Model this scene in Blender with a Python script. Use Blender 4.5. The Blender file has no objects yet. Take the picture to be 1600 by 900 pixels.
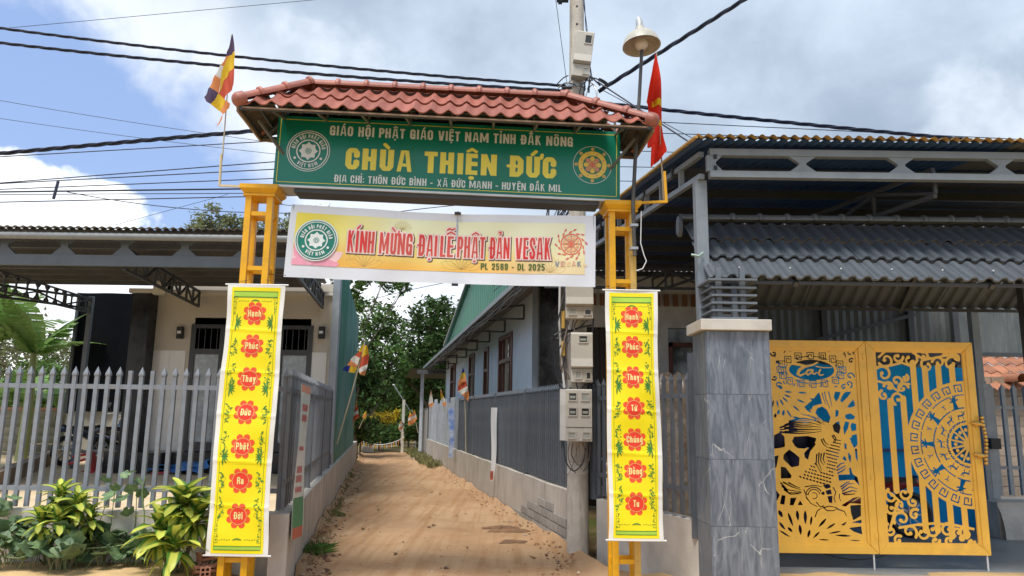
import bpy, bmesh, math, random
import numpy as np
from mathutils import Matrix, Vector, Euler

random.seed(7)
RNG = np.random.default_rng(11)
SC = bpy.context.scene
COL = SC.collection
PI = math.pi
R = math.radians

# ------------------------------------------------------------------ camera
PITCH, ROLL, CAM_H, FPX = R(9.75), R(0.75), 1.6, 1150.0
cd = bpy.data.cameras.new('camera')
cam = bpy.data.objects.new('camera', cd)
COL.objects.link(cam)
cd.sensor_width = 36.0
cd.lens = FPX / 1600 * 36
cd.clip_start = 0.05
cd.clip_end = 3000
CAMR = Matrix.Rotation(PI / 2 + PITCH, 3, 'X') @ Matrix.Rotation(ROLL, 3, 'Z')
cam.matrix_world = Matrix.Translation((0, 0, CAM_H)) @ CAMR.to_4x4()
SC.camera = cam

# ------------------------------------------------------------------ light, sky, exposure
SUN_EL, SUN_AZ = R(64), R(205)      # azimuth clockwise from +Y: behind the camera, a little to the left
sd = bpy.data.lights.new('sun', 'SUN')
sun = bpy.data.objects.new('sun', sd)
COL.objects.link(sun)
sd.energy = 2.8
sd.angle = R(20)
sd.color = (1.0, 0.95, 0.87)
tos = Vector((math.sin(SUN_AZ) * math.cos(SUN_EL), math.cos(SUN_AZ) * math.cos(SUN_EL), math.sin(SUN_EL)))
sun.rotation_euler = tos.to_track_quat('Z', 'Y').to_euler()

W = bpy.data.worlds.new('World')
SC.world = W
W.use_nodes = True
nt = W.node_tree
nt.nodes.clear()


def N(t, typ, **kw):
    n = t.nodes.new(typ)
    for k, v in kw.items():
        if k == 'op':
            n.operation = v
        elif k == 'ins':
            for kk, vv in v.items():
                n.inputs[kk].default_value = vv
        else:
            setattr(n, k, v)
    return n


def math_(t, op, a, b=None, c=None, clamp=False):
    n = t.nodes.new('ShaderNodeMath')
    n.operation = op
    n.use_clamp = clamp
    for i, x in enumerate((a, b, c)):
        if x is None:
            continue
        if isinstance(x, (int, float)):
            n.inputs[i].default_value = x
        else:
            t.links.new(x, n.inputs[i])
    return n.outputs[0]


def smooth_(t, x, lo, hi):
    n = t.nodes.new('ShaderNodeMapRange')
    n.interpolation_type = 'SMOOTHSTEP'
    t.links.new(x, n.inputs[0])
    n.inputs[1].default_value = lo
    n.inputs[2].default_value = hi
    n.inputs[3].default_value = 0
    n.inputs[4].default_value = 1
    return n.outputs[0]


def mixc(t, fac, a, b, mode='MIX'):
    n = t.nodes.new('ShaderNodeMix')
    n.data_type = 'RGBA'
    n.blend_type = mode
    for s, x in ((n.inputs[0], fac), (n.inputs[6], a), (n.inputs[7], b)):
        if isinstance(x, (int, float)):
            s.default_value = x
        elif isinstance(x, (tuple, list)):
            s.default_value = (*x[:3], 1)
        else:
            t.links.new(x, s)
    return n.outputs[2]


tc = nt.nodes.new('ShaderNodeTexCoord')
sep = nt.nodes.new('ShaderNodeSeparateXYZ')
nt.links.new(tc.outputs['Generated'], sep.inputs[0])
dx, dy, dz = sep.outputs
sky = N(nt, 'ShaderNodeTexSky', sky_type='NISHITA', sun_disc=False, sun_elevation=SUN_EL, sun_rotation=SUN_AZ,
        altitude=600, air_density=1.0, dust_density=0.6, ozone_density=1.3)
# cloud sheet coordinates: the direction laid out on a plane overhead
den = math_(nt, 'ADD', math_(nt, 'MAXIMUM', dz, 0.0), 0.18)
cx = math_(nt, 'DIVIDE', dx, den)
cy = math_(nt, 'DIVIDE', dy, den)
cmb = nt.nodes.new('ShaderNodeCombineXYZ')
nt.links.new(cx, cmb.inputs[0])
nt.links.new(cy, cmb.inputs[1])
n1 = N(nt, 'ShaderNodeTexNoise', ins={'Scale': 0.9, 'Detail': 8, 'Roughness': 0.52, 'Distortion': 0.15})
nt.links.new(cmb.outputs[0], n1.inputs['Vector'])
n2 = N(nt, 'ShaderNodeTexNoise', ins={'Scale': 6.0, 'Detail': 10, 'Roughness': 0.58, 'Distortion': 0.2})
nt.links.new(tc.outputs['Generated'], n2.inputs['Vector'])
n3 = N(nt, 'ShaderNodeTexNoise', ins={'Scale': 2.6, 'Detail': 6, 'Roughness': 0.5})
mp = N(nt, 'ShaderNodeMapping')
mp.inputs['Location'].default_value = (3.1, 1.2, 0.4)
mp.inputs['Scale'].default_value = (1, 1, 1.6)
nt.links.new(tc.outputs['Generated'], mp.inputs[0])
nt.links.new(mp.outputs[0], n3.inputs['Vector'])
# grey cloud deck: overhead and towards the right, breaking up low on the left
s = math_(nt, 'ADD', dx, math_(nt, 'MULTIPLY', dz, 1.5))
s = math_(nt, 'ADD', s, math_(nt, 'MULTIPLY', math_(nt, 'SUBTRACT', n2.outputs[0], 0.5), 0.55))
s = math_(nt, 'ADD', s, math_(nt, 'MULTIPLY', math_(nt, 'SUBTRACT', n1.outputs[0], 0.5), 0.3))
deck = smooth_(nt, s, 0.05, 0.22)
# cumulus heads low over the horizon
c2 = math_(nt, 'ADD', n3.outputs[0], math_(nt, 'MULTIPLY', math_(nt, 'SUBTRACT', n2.outputs[0], 0.5), 0.35))
c2 = math_(nt, 'SUBTRACT', c2, math_(nt, 'MULTIPLY', dz, 1.9))
cum = smooth_(nt, c2, 0.085, 0.125)
cum = math_(nt, 'MULTIPLY', cum, math_(nt, 'SUBTRACT', 1.0, math_(nt, 'MULTIPLY', deck, 0.92)))
cl = mixc(nt, smooth_(nt, math_(nt, 'ADD', math_(nt, 'MULTIPLY', n1.outputs[0], .72), math_(nt, 'MULTIPLY', n2.outputs[0], .28)), 0.38, 0.62), (0.30, 0.37, 0.46), (0.56, 0.65, 0.76))
edge = math_(nt, 'MULTIPLY', math_(nt, 'SUBTRACT', 1.0, smooth_(nt, s, 0.18, 0.46)), 0.8)
cl = mixc(nt, math_(nt, 'MULTIPLY', smooth_(nt, math_(nt, 'ADD', n3.outputs[0], math_(nt, 'MULTIPLY', n2.outputs[0], .35)), .72, .86), .6), cl, (0.80, 0.86, 0.93))
cl = mixc(nt, edge, cl, (0.80, 0.84, 0.90))
cumc = mixc(nt, smooth_(nt, n2.outputs[0], 0.35, 0.7), (0.80, 0.86, 0.95), (1.15, 1.15, 1.12))
skyc = mixc(nt, 1.0, sky.outputs[0], (0.155, 0.128, 0.112), 'MULTIPLY')
# pale milky air over the clear blue
skyc = mixc(nt, 0.6, skyc, (0.29, 0.44, 0.78))
c = mixc(nt, math_(nt, 'MULTIPLY', deck, 0.93), skyc, cl)
c = mixc(nt, cum, c, cumc)
bg = nt.nodes.new('ShaderNodeBackground')
bg.inputs[1].default_value = 1.0
nt.links.new(c, bg.inputs[0])
wo = nt.nodes.new('ShaderNodeOutputWorld')
nt.links.new(bg.outputs[0], wo.inputs[0])

SC.view_settings.view_transform = 'Standard'
SC.view_settings.look = 'None'
SC.view_settings.exposure = 0.48
SC.view_settings.gamma = 1.0
SC.cycles.max_bounces = 6
SC.cycles.transparent_max_bounces = 8
SC.cycles.caustics_reflective = False
SC.cycles.caustics_refractive = False

# ------------------------------------------------------------------ measuring helpers (a sight line meets a plane)
CAMP = Vector((0, 0, CAM_H))


def ray(u, v):
    return CAMR @ Vector(((u - 800) / FPX, -(v - 450) / FPX, -1.0))


def P(u, v, Y):
    d = ray(u, v)
    return CAMP + d * (Y / d.y)


def G(u, v, z=0.0):
    d = ray(u, v)
    return CAMP + d * ((z - CAM_H) / d.z)


def XR(y, off=0.0):      # x of the right lane wall face at depth y
    return 2.64 - 0.208 * y + off


def XL(y, off=0.0):      # x of the left lane wall face
    return -0.82 - 0.17 * y + off


# ------------------------------------------------------------------ materials
MATS = {}


def mat(name, col, rough=0.6, metal=0.0, var=0.12, scale=4.0, bump=0.0, bscale=40.0, spec=0.5, dirt=None, dscale=1.5,
        damt=0.5, trans=0.0, emit=None, island=0.0, objrand=0.0, hue=None, coat=0.0, streak=0.0):
    if name in MATS:
        return MATS[name]
    m = bpy.data.materials.new(name)
    MATS[name] = m
    m.use_nodes = True
    t = m.node_tree
    b = t.nodes['Principled BSDF']
    out = t.nodes['Material Output']
    geo = t.nodes.new('ShaderNodeTexCoord')
    ob = geo.outputs['Object']
    noi = N(t, 'ShaderNodeTexNoise', ins={'Scale': scale, 'Detail': 5, 'Roughness': 0.6})
    t.links.new(ob, noi.inputs['Vector'])
    lo = tuple(x * (1 - var) for x in col)
    hi = tuple(min(1, x * (1 + var)) for x in col)
    c = mixc(t, smooth_(t, noi.outputs[0], 0.3, 0.7), lo, hi)
    if hue:
        n_ = N(t, 'ShaderNodeTexNoise', ins={'Scale': scale * 0.4, 'Detail': 3})
        t.links.new(ob, n_.inputs['Vector'])
        c = mixc(t, smooth_(t, n_.outputs[0], 0.4, 0.65), c, hue)
    if dirt:
        n_ = N(t, 'ShaderNodeTexNoise', ins={'Scale': dscale, 'Detail': 7, 'Roughness': 0.68})
        if streak:
            m_ = N(t, 'ShaderNodeMapping')
            m_.inputs['Scale'].default_value = (streak, streak, 0.5)
            t.links.new(ob, m_.inputs[0])
            t.links.new(m_.outputs[0], n_.inputs['Vector'])
        else:
            t.links.new(ob, n_.inputs['Vector'])
        f = math_(t, 'MULTIPLY', smooth_(t, n_.outputs[0], 0.48, 0.72), damt)
        c = mixc(t, f, c, dirt)
    if island:
        g = t.nodes.new('ShaderNodeNewGeometry')
        k = math_(t, 'ADD', math_(t, 'MULTIPLY', g.outputs['Random Per Island'], 2 * island), 1 - island)
        h = N(t, 'ShaderNodeHueSaturation')
        t.links.new(k, h.inputs['Value'])
        hh = math_(t, 'ADD', math_(t, 'MULTIPLY', g.outputs['Random Per Island'], 0.05), 0.475)
        t.links.new(hh, h.inputs['Hue'])
        t.links.new(c, h.inputs['Color'])
        c = h.outputs[0]
    if objrand:
        g = t.nodes.new('ShaderNodeObjectInfo')
        k = math_(t, 'ADD', math_(t, 'MULTIPLY', g.outputs['Random'], 2 * objrand), 1 - objrand)
        h = N(t, 'ShaderNodeHueSaturation')
        t.links.new(k, h.inputs['Value'])
        t.links.new(c, h.inputs['Color'])
        c = h.outputs[0]
    t.links.new(c, b.inputs['Base Color'])
    b.inputs['Metallic'].default_value = metal
    b.inputs['Specular IOR Level'].default_value = spec
    b.inputs['Coat Weight'].default_value = coat
    r_ = math_(t, 'ADD', math_(t, 'MULTIPLY', math_(t, 'SUBTRACT', noi.outputs[0], 0.5), 0.25), rough, clamp=True)
    t.links.new(r_, b.inputs['Roughness'])
    if bump:
        bn = N(t, 'ShaderNodeTexNoise', ins={'Scale': bscale, 'Detail': 5, 'Roughness': 0.65})
        t.links.new(ob, bn.inputs['Vector'])
        bp = t.nodes.new('ShaderNodeBump')
        bp.inputs['Strength'].default_value = 1.0
        bp.inputs['Distance'].default_value = bump
        t.links.new(bn.outputs[0], bp.inputs['Height'])
        t.links.new(bp.outputs[0], b.inputs['Normal'])
    if emit:
        b.inputs['Emission Color'].default_value = (*emit[:3], 1)
        b.inputs['Emission Strength'].default_value = emit[3]
    if trans:
        tr = t.nodes.new('ShaderNodeBsdfTranslucent')
        t.links.new(c, tr.inputs[0])
        mx = t.nodes.new('ShaderNodeMixShader')
        mx.inputs[0].default_value = trans
        t.links.new(b.outputs[0], mx.inputs[1])
        t.links.new(tr.outputs[0], mx.inputs[2])
        t.links.new(mx.outputs[0], out.inputs[0])
    m.diffuse_color = (*col[:3], 1)
    return m


# ------------------------------------------------------------------ mesh and object helpers
WM = {}


def tag(o, label=None, cat=None, group=None, kind=None):
    for k, v in (('label', label), ('category', cat), ('group', group), ('kind', kind)):
        if v:
            o[k] = v
    return o


def thing(name, label, cat, loc=(0, 0, 0), rz=0.0, group=None):
    o = bpy.data.objects.new(name, None)
    o.empty_display_size = 0.1
    COL.objects.link(o)
    o.location = loc
    o.rotation_euler = (0, 0, rz)
    WM[o] = Matrix.Translation(loc) @ Matrix.Rotation(rz, 4, 'Z')
    return tag(o, label, cat, group)


class MB:
    def __init__(s, M=None):
        s.v, s.f, s.m, s.M = [], [], [], M

    def add(s, vs, fs, mi=0):
        o = len(s.v)
        if s.M is not None:
            vs = [s.M @ Vector(p) for p in vs]
        s.v += [tuple(p) for p in vs]
        s.f += [tuple(o + i for i in f) for f in fs]
        s.m += [mi] * len(fs)
        return s

    def box(s, lo, hi, mi=0):
        (a, b, c), (d, e, f) = lo, hi
        return s.add([(a, b, c), (d, b, c), (d, e, c), (a, e, c), (a, b, f), (d, b, f), (d, e, f), (a, e, f)],
                     [(0, 3, 2, 1), (4, 5, 6, 7), (0, 1, 5, 4), (1, 2, 6, 5), (2, 3, 7, 6), (3, 0, 4, 7)], mi)

    def beam(s, a, b, w, h, mi=0, up=(0, 0, 1)):
        a, b = Vector(a), Vector(b)
        d = (b - a).normalized()
        up = Vector(up)
        if abs(d.dot(up)) > 0.98:
            up = Vector((0, 1, 0))
        x = d.cross(up).normalized()
        z = x.cross(d)
        vs = []
        for q in (a, b):
            for i, j in ((-1, -1), (1, -1), (1, 1), (-1, 1)):
                vs.append(q + x * (i * w / 2) + z * (j * h / 2))
        return s.add(vs, [(0, 1, 2, 3), (7, 6, 5, 4), (0, 4, 5, 1), (1, 5, 6, 2), (2, 6, 7, 3), (3, 7, 4, 0)], mi)

    def tube(s, path, r, n=6, mi=0, caps=True):
        path = [Vector(p) for p in path]
        L = len(path)
        rr = r if isinstance(r, (list, tuple)) else [r] * L
        vs, fs = [], []
        prev = None
        for i, p in enumerate(path):
            d = (path[min(i + 1, L - 1)] - path[max(i - 1, 0)])
            if d.length < 1e-9:
                d = Vector((0, 0, 1))
            d.normalize()
            if prev is None:
                up = Vector((0, 0, 1)) if abs(d.z) < 0.95 else Vector((1, 0, 0))
                x = d.cross(up).normalized()
            else:
                x = (prev - d * prev.dot(d))
                if x.length < 1e-6:
                    x = d.cross(Vector((0, 0, 1)))
                x.normalize()
            prev = x
            y = d.cross(x)
            for k in range(n):
                a = 2 * PI * k / n
                vs.append(p + x * (rr[i] * math.cos(a)) + y * (rr[i] * math.sin(a)))
        for i in range(L - 1):
            for k in range(n):
                a, b = i * n + k, i * n + (k + 1) % n
                fs.append((a, b, b + n, a + n))
        if caps:
            fs.append(tuple(range(n - 1, -1, -1)))
            fs.append(tuple((L - 1) * n + k for k in range(n)))
        return s.add(vs, fs, mi)

    def lathe(s, prof, c=(0, 0, 0), n=16, mi=0, M=None):
        vs, fs = [], []
        for (r, z) in prof:
            for k in range(n):
                a = 2 * PI * k / n
                p = Vector((r * math.cos(a), r * math.sin(a), z))
                vs.append((M @ p if M else p) + Vector(c))
        for i in range(len(prof) - 1):
            for k in range(n):
                a, b = i * n + k, i * n + (k + 1) % n
                fs.append((a, b, b + n, a + n))
        return s.add(vs, fs, mi)

    def grid(s, fn, nu, nv, mi=0):
        vs = [fn(i / nu, j / nv) for j in range(nv + 1) for i in range(nu + 1)]
        fs = []
        for j in range(nv):
            for i in range(nu):
                a = j * (nu + 1) + i
                fs.append((a, a + 1, a + nu + 2, a + nu + 1))
        return s.add(vs, fs, mi)

    def prism(s, pts, d, mi=0):
        """closed polygon (list of 3D points) pushed along vector d"""
        n = len(pts)
        d = Vector(d)
        vs = [Vector(p) for p in pts] + [Vector(p) + d for p in pts]
        fs = [tuple(range(n)), tuple(range(2 * n - 1, n - 1, -1))]
        for i in range(n):
            j = (i + 1) % n
            fs.append((i, i + n, j + n, j))
        return s.add(vs, fs, mi)

    def corr(s, p0, U, V, amp, period, th=0.004, nv=1, seg=6, mi=0, prof=None, sag=0.0):
        """corrugated sheet from p0, waves repeat along U"""
        p0, U, V = Vector(p0), Vector(U), Vector(V)
        nrm = U.cross(V).normalized()
        nw = max(1, round(U.length / period))
        nu = nw * seg
        k0 = len(s.v)
        for side in (0, 1):
            vs = []
            for j in range(nv + 1):
                for i in range(nu + 1):
                    ph = 2 * PI * i / seg
                    h = amp * (prof(i % seg / seg) if prof else math.cos(ph))
                    t = j / nv
                    vs.append(p0 + U * (i / nu) + V * t + nrm * (h - side * th) - Vector((0, 0, sag * 4 * t * (1 - t))))
            fs = []
            for j in range(nv):
                for i in range(nu):
                    a = j * (nu + 1) + i
                    q = (a, a + 1, a + nu + 2, a + nu + 1)
                    fs.append(q if side == 0 else q[::-1])
            s.add(vs, fs, mi)
        return s

    def mesh(s, name, mats, smooth=False, inv=None):
        me = bpy.data.meshes.new(name)
        vs = s.v
        if inv is not None:
            vs = [inv @ Vector(p) for p in vs]
        me.from_pydata([tuple(p) for p in vs], [], s.f)
        mats = mats if isinstance(mats, (list, tuple)) else [mats]
        for m in mats:
            me.materials.append(m)
        if len(mats) > 1:
            me.polygons.foreach_set('material_index', s.m)
        if smooth:
            me.polygons.foreach_set('use_smooth', [True] * len(s.f))
            if smooth != 'all':
                try:
                    me.set_sharp_from_angle(angle=R(40))
                except Exception:
                    pass
        me.update()
        return me

    def build(s, name, mats, parent=None, smooth=False, loc=None, local=False):
        """vertices are world coordinates (or parent's own with local=True)"""
        if parent is not None:
            inv = None if local else WM[parent].inverted()
            me = s.mesh(name, mats, smooth, inv)
            o = bpy.data.objects.new(name, me)
            COL.objects.link(o)
            o.parent = parent
            WM[o] = WM[parent]
        else:
            loc = Vector(loc) if loc is not None else Vector((0, 0, 0))
            me = s.mesh(name, mats, smooth, Matrix.Translation(-loc))
            o = bpy.data.objects.new(name, me)
            COL.objects.link(o)
            o.location = loc
            WM[o] = Matrix.Translation(loc)
        return o


def inst(name, me, parent, M, world=True):
    o = bpy.data.objects.new(name, me)
    COL.objects.link(o)
    if parent is not None:
        o.parent = parent
        Ml = WM[parent].inverted() @ M if world else M
        WM[o] = WM[parent] @ Ml
    else:
        Ml = M
        WM[o] = M
    o.matrix_basis = Ml
    return o


def copy_tree(o, parent=None):
    c = o.copy()
    COL.objects.link(c)
    if parent is not None:
        c.parent = parent
    for ch in list(o.children):
        copy_tree(ch, c)
    return c


def T(x, y, z):
    return Matrix.Translation((x, y, z))


def RX(a):
    return Matrix.Rotation(a, 4, 'X')


def RY(a):
    return Matrix.Rotation(a, 4, 'Y')


def RZ(a):
    return Matrix.Rotation(a, 4, 'Z')


def S(x, y, z):
    return Matrix.Diagonal((x, y, z, 1))


# ------------------------------------------------------------------ lettering
class Cut:
    """a sheet described by a field that is positive where there is metal; contoured into a mesh with thickness"""

    def __init__(s, w, h, res, solid, cl=.02):
        s.cl = cl
        s.w, s.h, s.res = w, h, res
        s.nx, s.ny = int(w / res) + 1, int(h / res) + 1
        s.X, s.Y = np.meshgrid(np.linspace(0, w, s.nx), np.linspace(0, h, s.ny))
        s.F = np.full(s.X.shape, cl if solid else -cl)

    def win(s, x0, x1, y0, y1, pad=.03):
        pad = max(pad, s.cl)
        i0, i1 = max(0, int((x0 - pad) / s.w * (s.nx - 1))), min(s.nx, int((x1 + pad) / s.w * (s.nx - 1)) + 2)
        j0, j1 = max(0, int((y0 - pad) / s.h * (s.ny - 1))), min(s.ny, int((y1 + pad) / s.h * (s.ny - 1)) + 2)
        return slice(j0, j1), slice(i0, i1)

    def comb(s, sl, d, add):
        if s.F[sl].size == 0:
            return
        d = np.clip(d, -s.cl, s.cl)
        s.F[sl] = np.maximum(s.F[sl], d) if add else np.minimum(s.F[sl], -d)

    def stroke(s, pts, w, add=True, w1=None):
        xs_, ys_ = [p[0] for p in pts], [p[1] for p in pts]
        sl = s.win(min(xs_), max(xs_), min(ys_), max(ys_), s.cl + .02 + w)
        X, Y = s.X[sl], s.Y[sl]
        if X.size == 0:
            return
        best = np.full(X.shape, -9.0)
        n = len(pts) - 1
        for i in range(n):
            (ax, ay), (bx, by) = pts[i], pts[i + 1]
            dx_, dy_ = bx - ax, by - ay
            L = dx_ * dx_ + dy_ * dy_ or 1e-9
            t_ = np.clip(((X - ax) * dx_ + (Y - ay) * dy_) / L, 0, 1)
            r_ = (w + ((w1 if w1 is not None else w) - w) * (i + t_) / n) / 2
            best = np.maximum(best, r_ - np.hypot(X - ax - dx_ * t_, Y - ay - dy_ * t_))
        s.comb(sl, best, add)

    def circ(s, x, y, r, add=True, ry=None):
        ry = ry or r
        sl = s.win(x - r, x + r, y - ry, y + ry)
        X, Y = s.X[sl], s.Y[sl]
        q = np.hypot((X - x) / r, (Y - y) / ry)
        s.comb(sl, (1 - q) * min(r, ry), add)

    def ring(s, x, y, r0, r1, add=True, k=1.0):
        sl = s.win(x - r1, x + r1, y - r1, y + r1)
        q = np.hypot(s.X[sl] - x, (s.Y[sl] - y) / k)
        s.comb(sl, np.minimum(q - r0, r1 - q), add)

    def poly(s, pts, add=True):
        xs_, ys_ = [p[0] for p in pts], [p[1] for p in pts]
        sl = s.win(min(xs_), max(xs_), min(ys_), max(ys_))
        X, Y = s.X[sl], s.Y[sl]
        if X.size == 0:
            return
        ins = np.zeros(X.shape, bool)
        dist = np.full(X.shape, 9.0)
        n = len(pts)
        for i in range(n):
            (ax, ay), (bx, by) = pts[i], pts[(i + 1) % n]
            dx_, dy_ = bx - ax, by - ay
            L = dx_ * dx_ + dy_ * dy_ or 1e-9
            t_ = np.clip(((X - ax) * dx_ + (Y - ay) * dy_) / L, 0, 1)
            dist = np.minimum(dist, np.hypot(X - ax - dx_ * t_, Y - ay - dy_ * t_))
            c1 = (ay > Y) != (by > Y)
            with np.errstate(divide='ignore', invalid='ignore'):
                xx = (bx - ax) * (Y - ay) / (by - ay if by != ay else 1e-9) + ax
            ins ^= c1 & (X < xx)
        s.comb(sl, np.where(ins, dist, -dist), add)

    def leaf(s, x, y, a, L, w, add=True):
        pr_ = [(0, 0), (.15, .28), (.35, .45), (.55, .48), (.8, .28), (1, 0), (.8, -.28), (.55, -.48), (.35, -.45), (.15, -.28)]
        ca, sa = math.cos(a), math.sin(a)
        s.poly([(x + L * p * ca - w * q * sa, y + L * p * sa + w * q * ca) for p, q in pr_], add)

    def curl(s, x, y, r, a0, turns, w, add=True, sgn=1):
        """spiral that winds in to its centre, with a drop at the end"""
        pts = []
        n = 16
        for i in range(n + 1):
            t_ = i / n
            rr = r * (1 - .78 * t_)
            a = a0 + sgn * 2 * PI * turns * t_
            pts.append((x + rr * math.cos(a), y + rr * math.sin(a)))
        s.stroke(pts, w, add, w * .6)
        s.circ(*pts[-1], w * .65, add)

    def contour(s, run=400):
        F, nx_, ny_ = s.F, s.nx, s.ny
        F = F.copy()
        F[np.abs(F) < 1e-5] = 1e-5
        dx_, dy_ = s.w / (nx_ - 1), s.h / (ny_ - 1)
        pos = F > 0
        V, key, faces, walls = [], {}, [], []

        def vg(i, j):
            k = (0, i, j)
            if k not in key:
                key[k] = len(V)
                V.append((i * dx_, j * dy_))
            return key[k]

        def ve(i, j, d):
            k = (1 + d, i, j)
            if k not in key:
                a = F[j, i]
                b = F[j, i + 1] if d == 0 else F[j + 1, i]
                t_ = a / (a - b)
                key[k] = len(V)
                V.append(((i + (t_ if d == 0 else 0)) * dx_, (j + (t_ if d == 1 else 0)) * dy_))
            return key[k]

        full = pos[:-1, :-1] & pos[:-1, 1:] & pos[1:, :-1] & pos[1:, 1:]
        empty = ~(pos[:-1, :-1] | pos[:-1, 1:] | pos[1:, :-1] | pos[1:, 1:])
        for j in range(ny_ - 1):
            i = 0
            while i < nx_ - 1:
                if empty[j, i]:
                    i += 1
                    continue
                if full[j, i]:
                    k = i
                    while k < nx_ - 1 and full[j, k] and k - i < run:
                        k += 1
                    faces.append((vg(i, j), vg(k, j), vg(k, j + 1), vg(i, j + 1)))
                    i = k
                    continue
                cs = [(i, j), (i + 1, j), (i + 1, j + 1), (i, j + 1)]
                inside = [pos[c_[1], c_[0]] for c_ in cs]
                ed = [lambda: ve(i, j, 0), lambda: ve(i + 1, j, 1), lambda: ve(i, j + 1, 0), lambda: ve(i, j, 1)]
                loop, cross = [], []
                for q in range(4):
                    if inside[q]:
                        loop.append(vg(*cs[q]))
                    if inside[q] != inside[(q + 1) % 4]:
                        e = ed[q]()
                        loop.append(e)
                        cross.append((e, inside[q]))
                if len(loop) >= 3:
                    faces.append(tuple(loop))
                for q in range(len(cross)):
                    if cross[q][1]:
                        walls.append((cross[q][0], cross[(q + 1) % len(cross)][0]))
                i += 1
        return V, faces, walls

    def mesh(s, name, th, m, M=None):
        V, faces, walls = s.contour()
        n = len(V)
        vs = [(p[0], 0.0, p[1]) for p in V] + [(p[0], th, p[1]) for p in V]
        fs = [f for f in faces] + [tuple(n + i for i in f[::-1]) for f in faces] + [(b, a, a + n, b + n) for a, b in walls]
        mb = MB(M)
        mb.add(vs, fs)
        return mb



# block capitals and small letters as pen strokes; x 0..1 across the letter, y 0..1 up to cap height
GL = {}


def _g(ch, w, *strokes):
    GL[ch] = (w, [[tuple(float(q) for q in p.split(',')) for p in s_.split()] for s_ in strokes])


_g('I', .0, '.5,-.3 .5,1.3')
_g('A', .36, '-.12,-.3 .42,1.3', '1.12,-.3 .58,1.3', '.1,.26 .9,.26')
_g('B', .28, '0,-.3 0,1.3', '0,1 .7,1 1,.88 1,.66 .7,.52 0,.52', '.7,.52 1,.38 1,.13 .7,0 0,0')
_g('C', .28, '1,.68 1,.85 .75,1 .25,1 0,.85 0,.15 .25,0 .75,0 1,.15 1,.33')
_g('D', .28, '0,-.3 0,1.3', '0,1 .6,1 1,.82 1,.18 .6,0 0,0')
_g('E', .22, '0,-.3 0,1.3', '0,1 1.9,1', '0,.52 1.2,.52', '0,0 1.9,0')
_g('G', .29, '1,.70 1,.85 .75,1 .25,1 0,.85 0,.15 .25,0 .6,0 1,.17', '1,-.3 1,.46', '.6,.46 1,.46')
_g('H', .29, '0,-.3 0,1.3', '1,-.3 1,1.3', '0,.52 1,.52')
_g('K', .34, '0,-.3 0,1.3', '1.15,1.3 .1,.42', '.35,.62 1.2,-.3')
_g('L', .20, '0,-.3 0,1.3', '0,0 1.9,0')
_g('M', .54, '0,-.3 0,1.3', '1,-.3 1,1.3', '0,1.15 .5,.1 1,1.15')
_g('N', .35, '0,-.3 0,1.3', '1,-.3 1,1.3', '0,1.1 1,-.1')
_g('O', .29, '0,.85 .25,1 .75,1 1,.85 1,.15 .75,0 .25,0 0,.15 0,.85')
_g('P', .27, '0,-.3 0,1.3', '0,1 .7,1 1,.86 1,.58 .7,.44 0,.44')
_g('R', .28, '0,-.3 0,1.3', '0,1 .7,1 1,.86 1,.62 .7,.48 0,.48', '.75,.45 1,.3 1.05,-.3')
_g('S', .27, '1,.72 1,.86 .75,1 .25,1 0,.86 0,.68 .3,.56 .7,.44 1,.32 1,.14 .75,0 .25,0 0,.14 0,.28')
_g('T', .26, '.5,-.3 .5,1.3', '-1,1 2,1')
_g('U', .28, '0,1.3 0,.15 .25,0 .75,0 1,.15 1,1.3')
_g('V', .36, '-.12,1.3 .45,-.2', '1.12,1.3 .55,-.2')
_g('X', .44, '-.1,-.3 1.1,1.3', '1.1,-.3 -.1,1.3')
_g('Y', .34, '-.15,1.3 .5,.42 1.15,1.3', '.5,.42 .5,-.3')
_g('0', .25, '0,.85 .25,1 .75,1 1,.85 1,.15 .75,0 .25,0 0,.15 0,.85')
_g('2', .25, '0,.74 0,.87 .25,1 .75,1 1,.87 1,.62 0,0 1.9,0')
_g('5', .25, '1,1 .05,1 .05,.56 .7,.60 1,.45 1,.15 .75,0 .25,0 0,.15')
_g('6', .25, '1,.82 .75,1 .25,1 0,.85 0,.15 .25,0 .75,0 1,.15 1,.42 .75,.56 .25,.56 0,.45')
_g('9', .25, '0,.18 .25,0 .75,0 1,.15 1,.85 .75,1 .25,1 0,.85 0,.58 .25,.44 .75,.44 1,.55')
_g('-', .14, '0,.4 1,.4')
_g(':', .0, '.5,.08 .5,.1', '.5,.58 .5,.6')
_g('a', .22, '0,.56 .2,.68 .8,.68 1,.55 1,-.3', '1,.40 .2,.38 0,.26 0,.1 .2,0 .6,0 1,.14')
_g('c', .21, '1,.5 .85,.68 .2,.68 0,.55 0,.13 .2,0 .85,0 1,.18')
_g('g', .23, '1,.85 1,-.18 .75,-.3 .1,-.28', '1,.55 .75,.68 .25,.68 0,.55 0,.18 .25,.05 .75,.05 1,.18')
_g('h', .22, '0,-.3 0,1.3', '0,.55 .4,.68 .8,.68 1,.55 1,-.3')
_g('i', .0, '.5,-.3 .5,.70', '.5,.95 .5,1.02')
_g('n', .22, '0,-.3 0,.72', '0,.55 .4,.68 .8,.68 1,.55 1,-.3')
_g('o', .23, '0,.55 .25,.68 .75,.68 1,.55 1,.13 .75,0 .25,0 0,.13 0,.55')
_g('t', .13, '.25,1.0 .25,.12 .6,0 1.2,0', '-.8,.66 1.3,.66')
_g('u', .22, '0,.72 0,.13 .2,0 .6,0 1,.13', '1,-.3 1,.72')
_g('y', .24, '-.05,.76 .5,.04', '1.05,.76 .42,-.25 .1,-.3')


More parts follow.
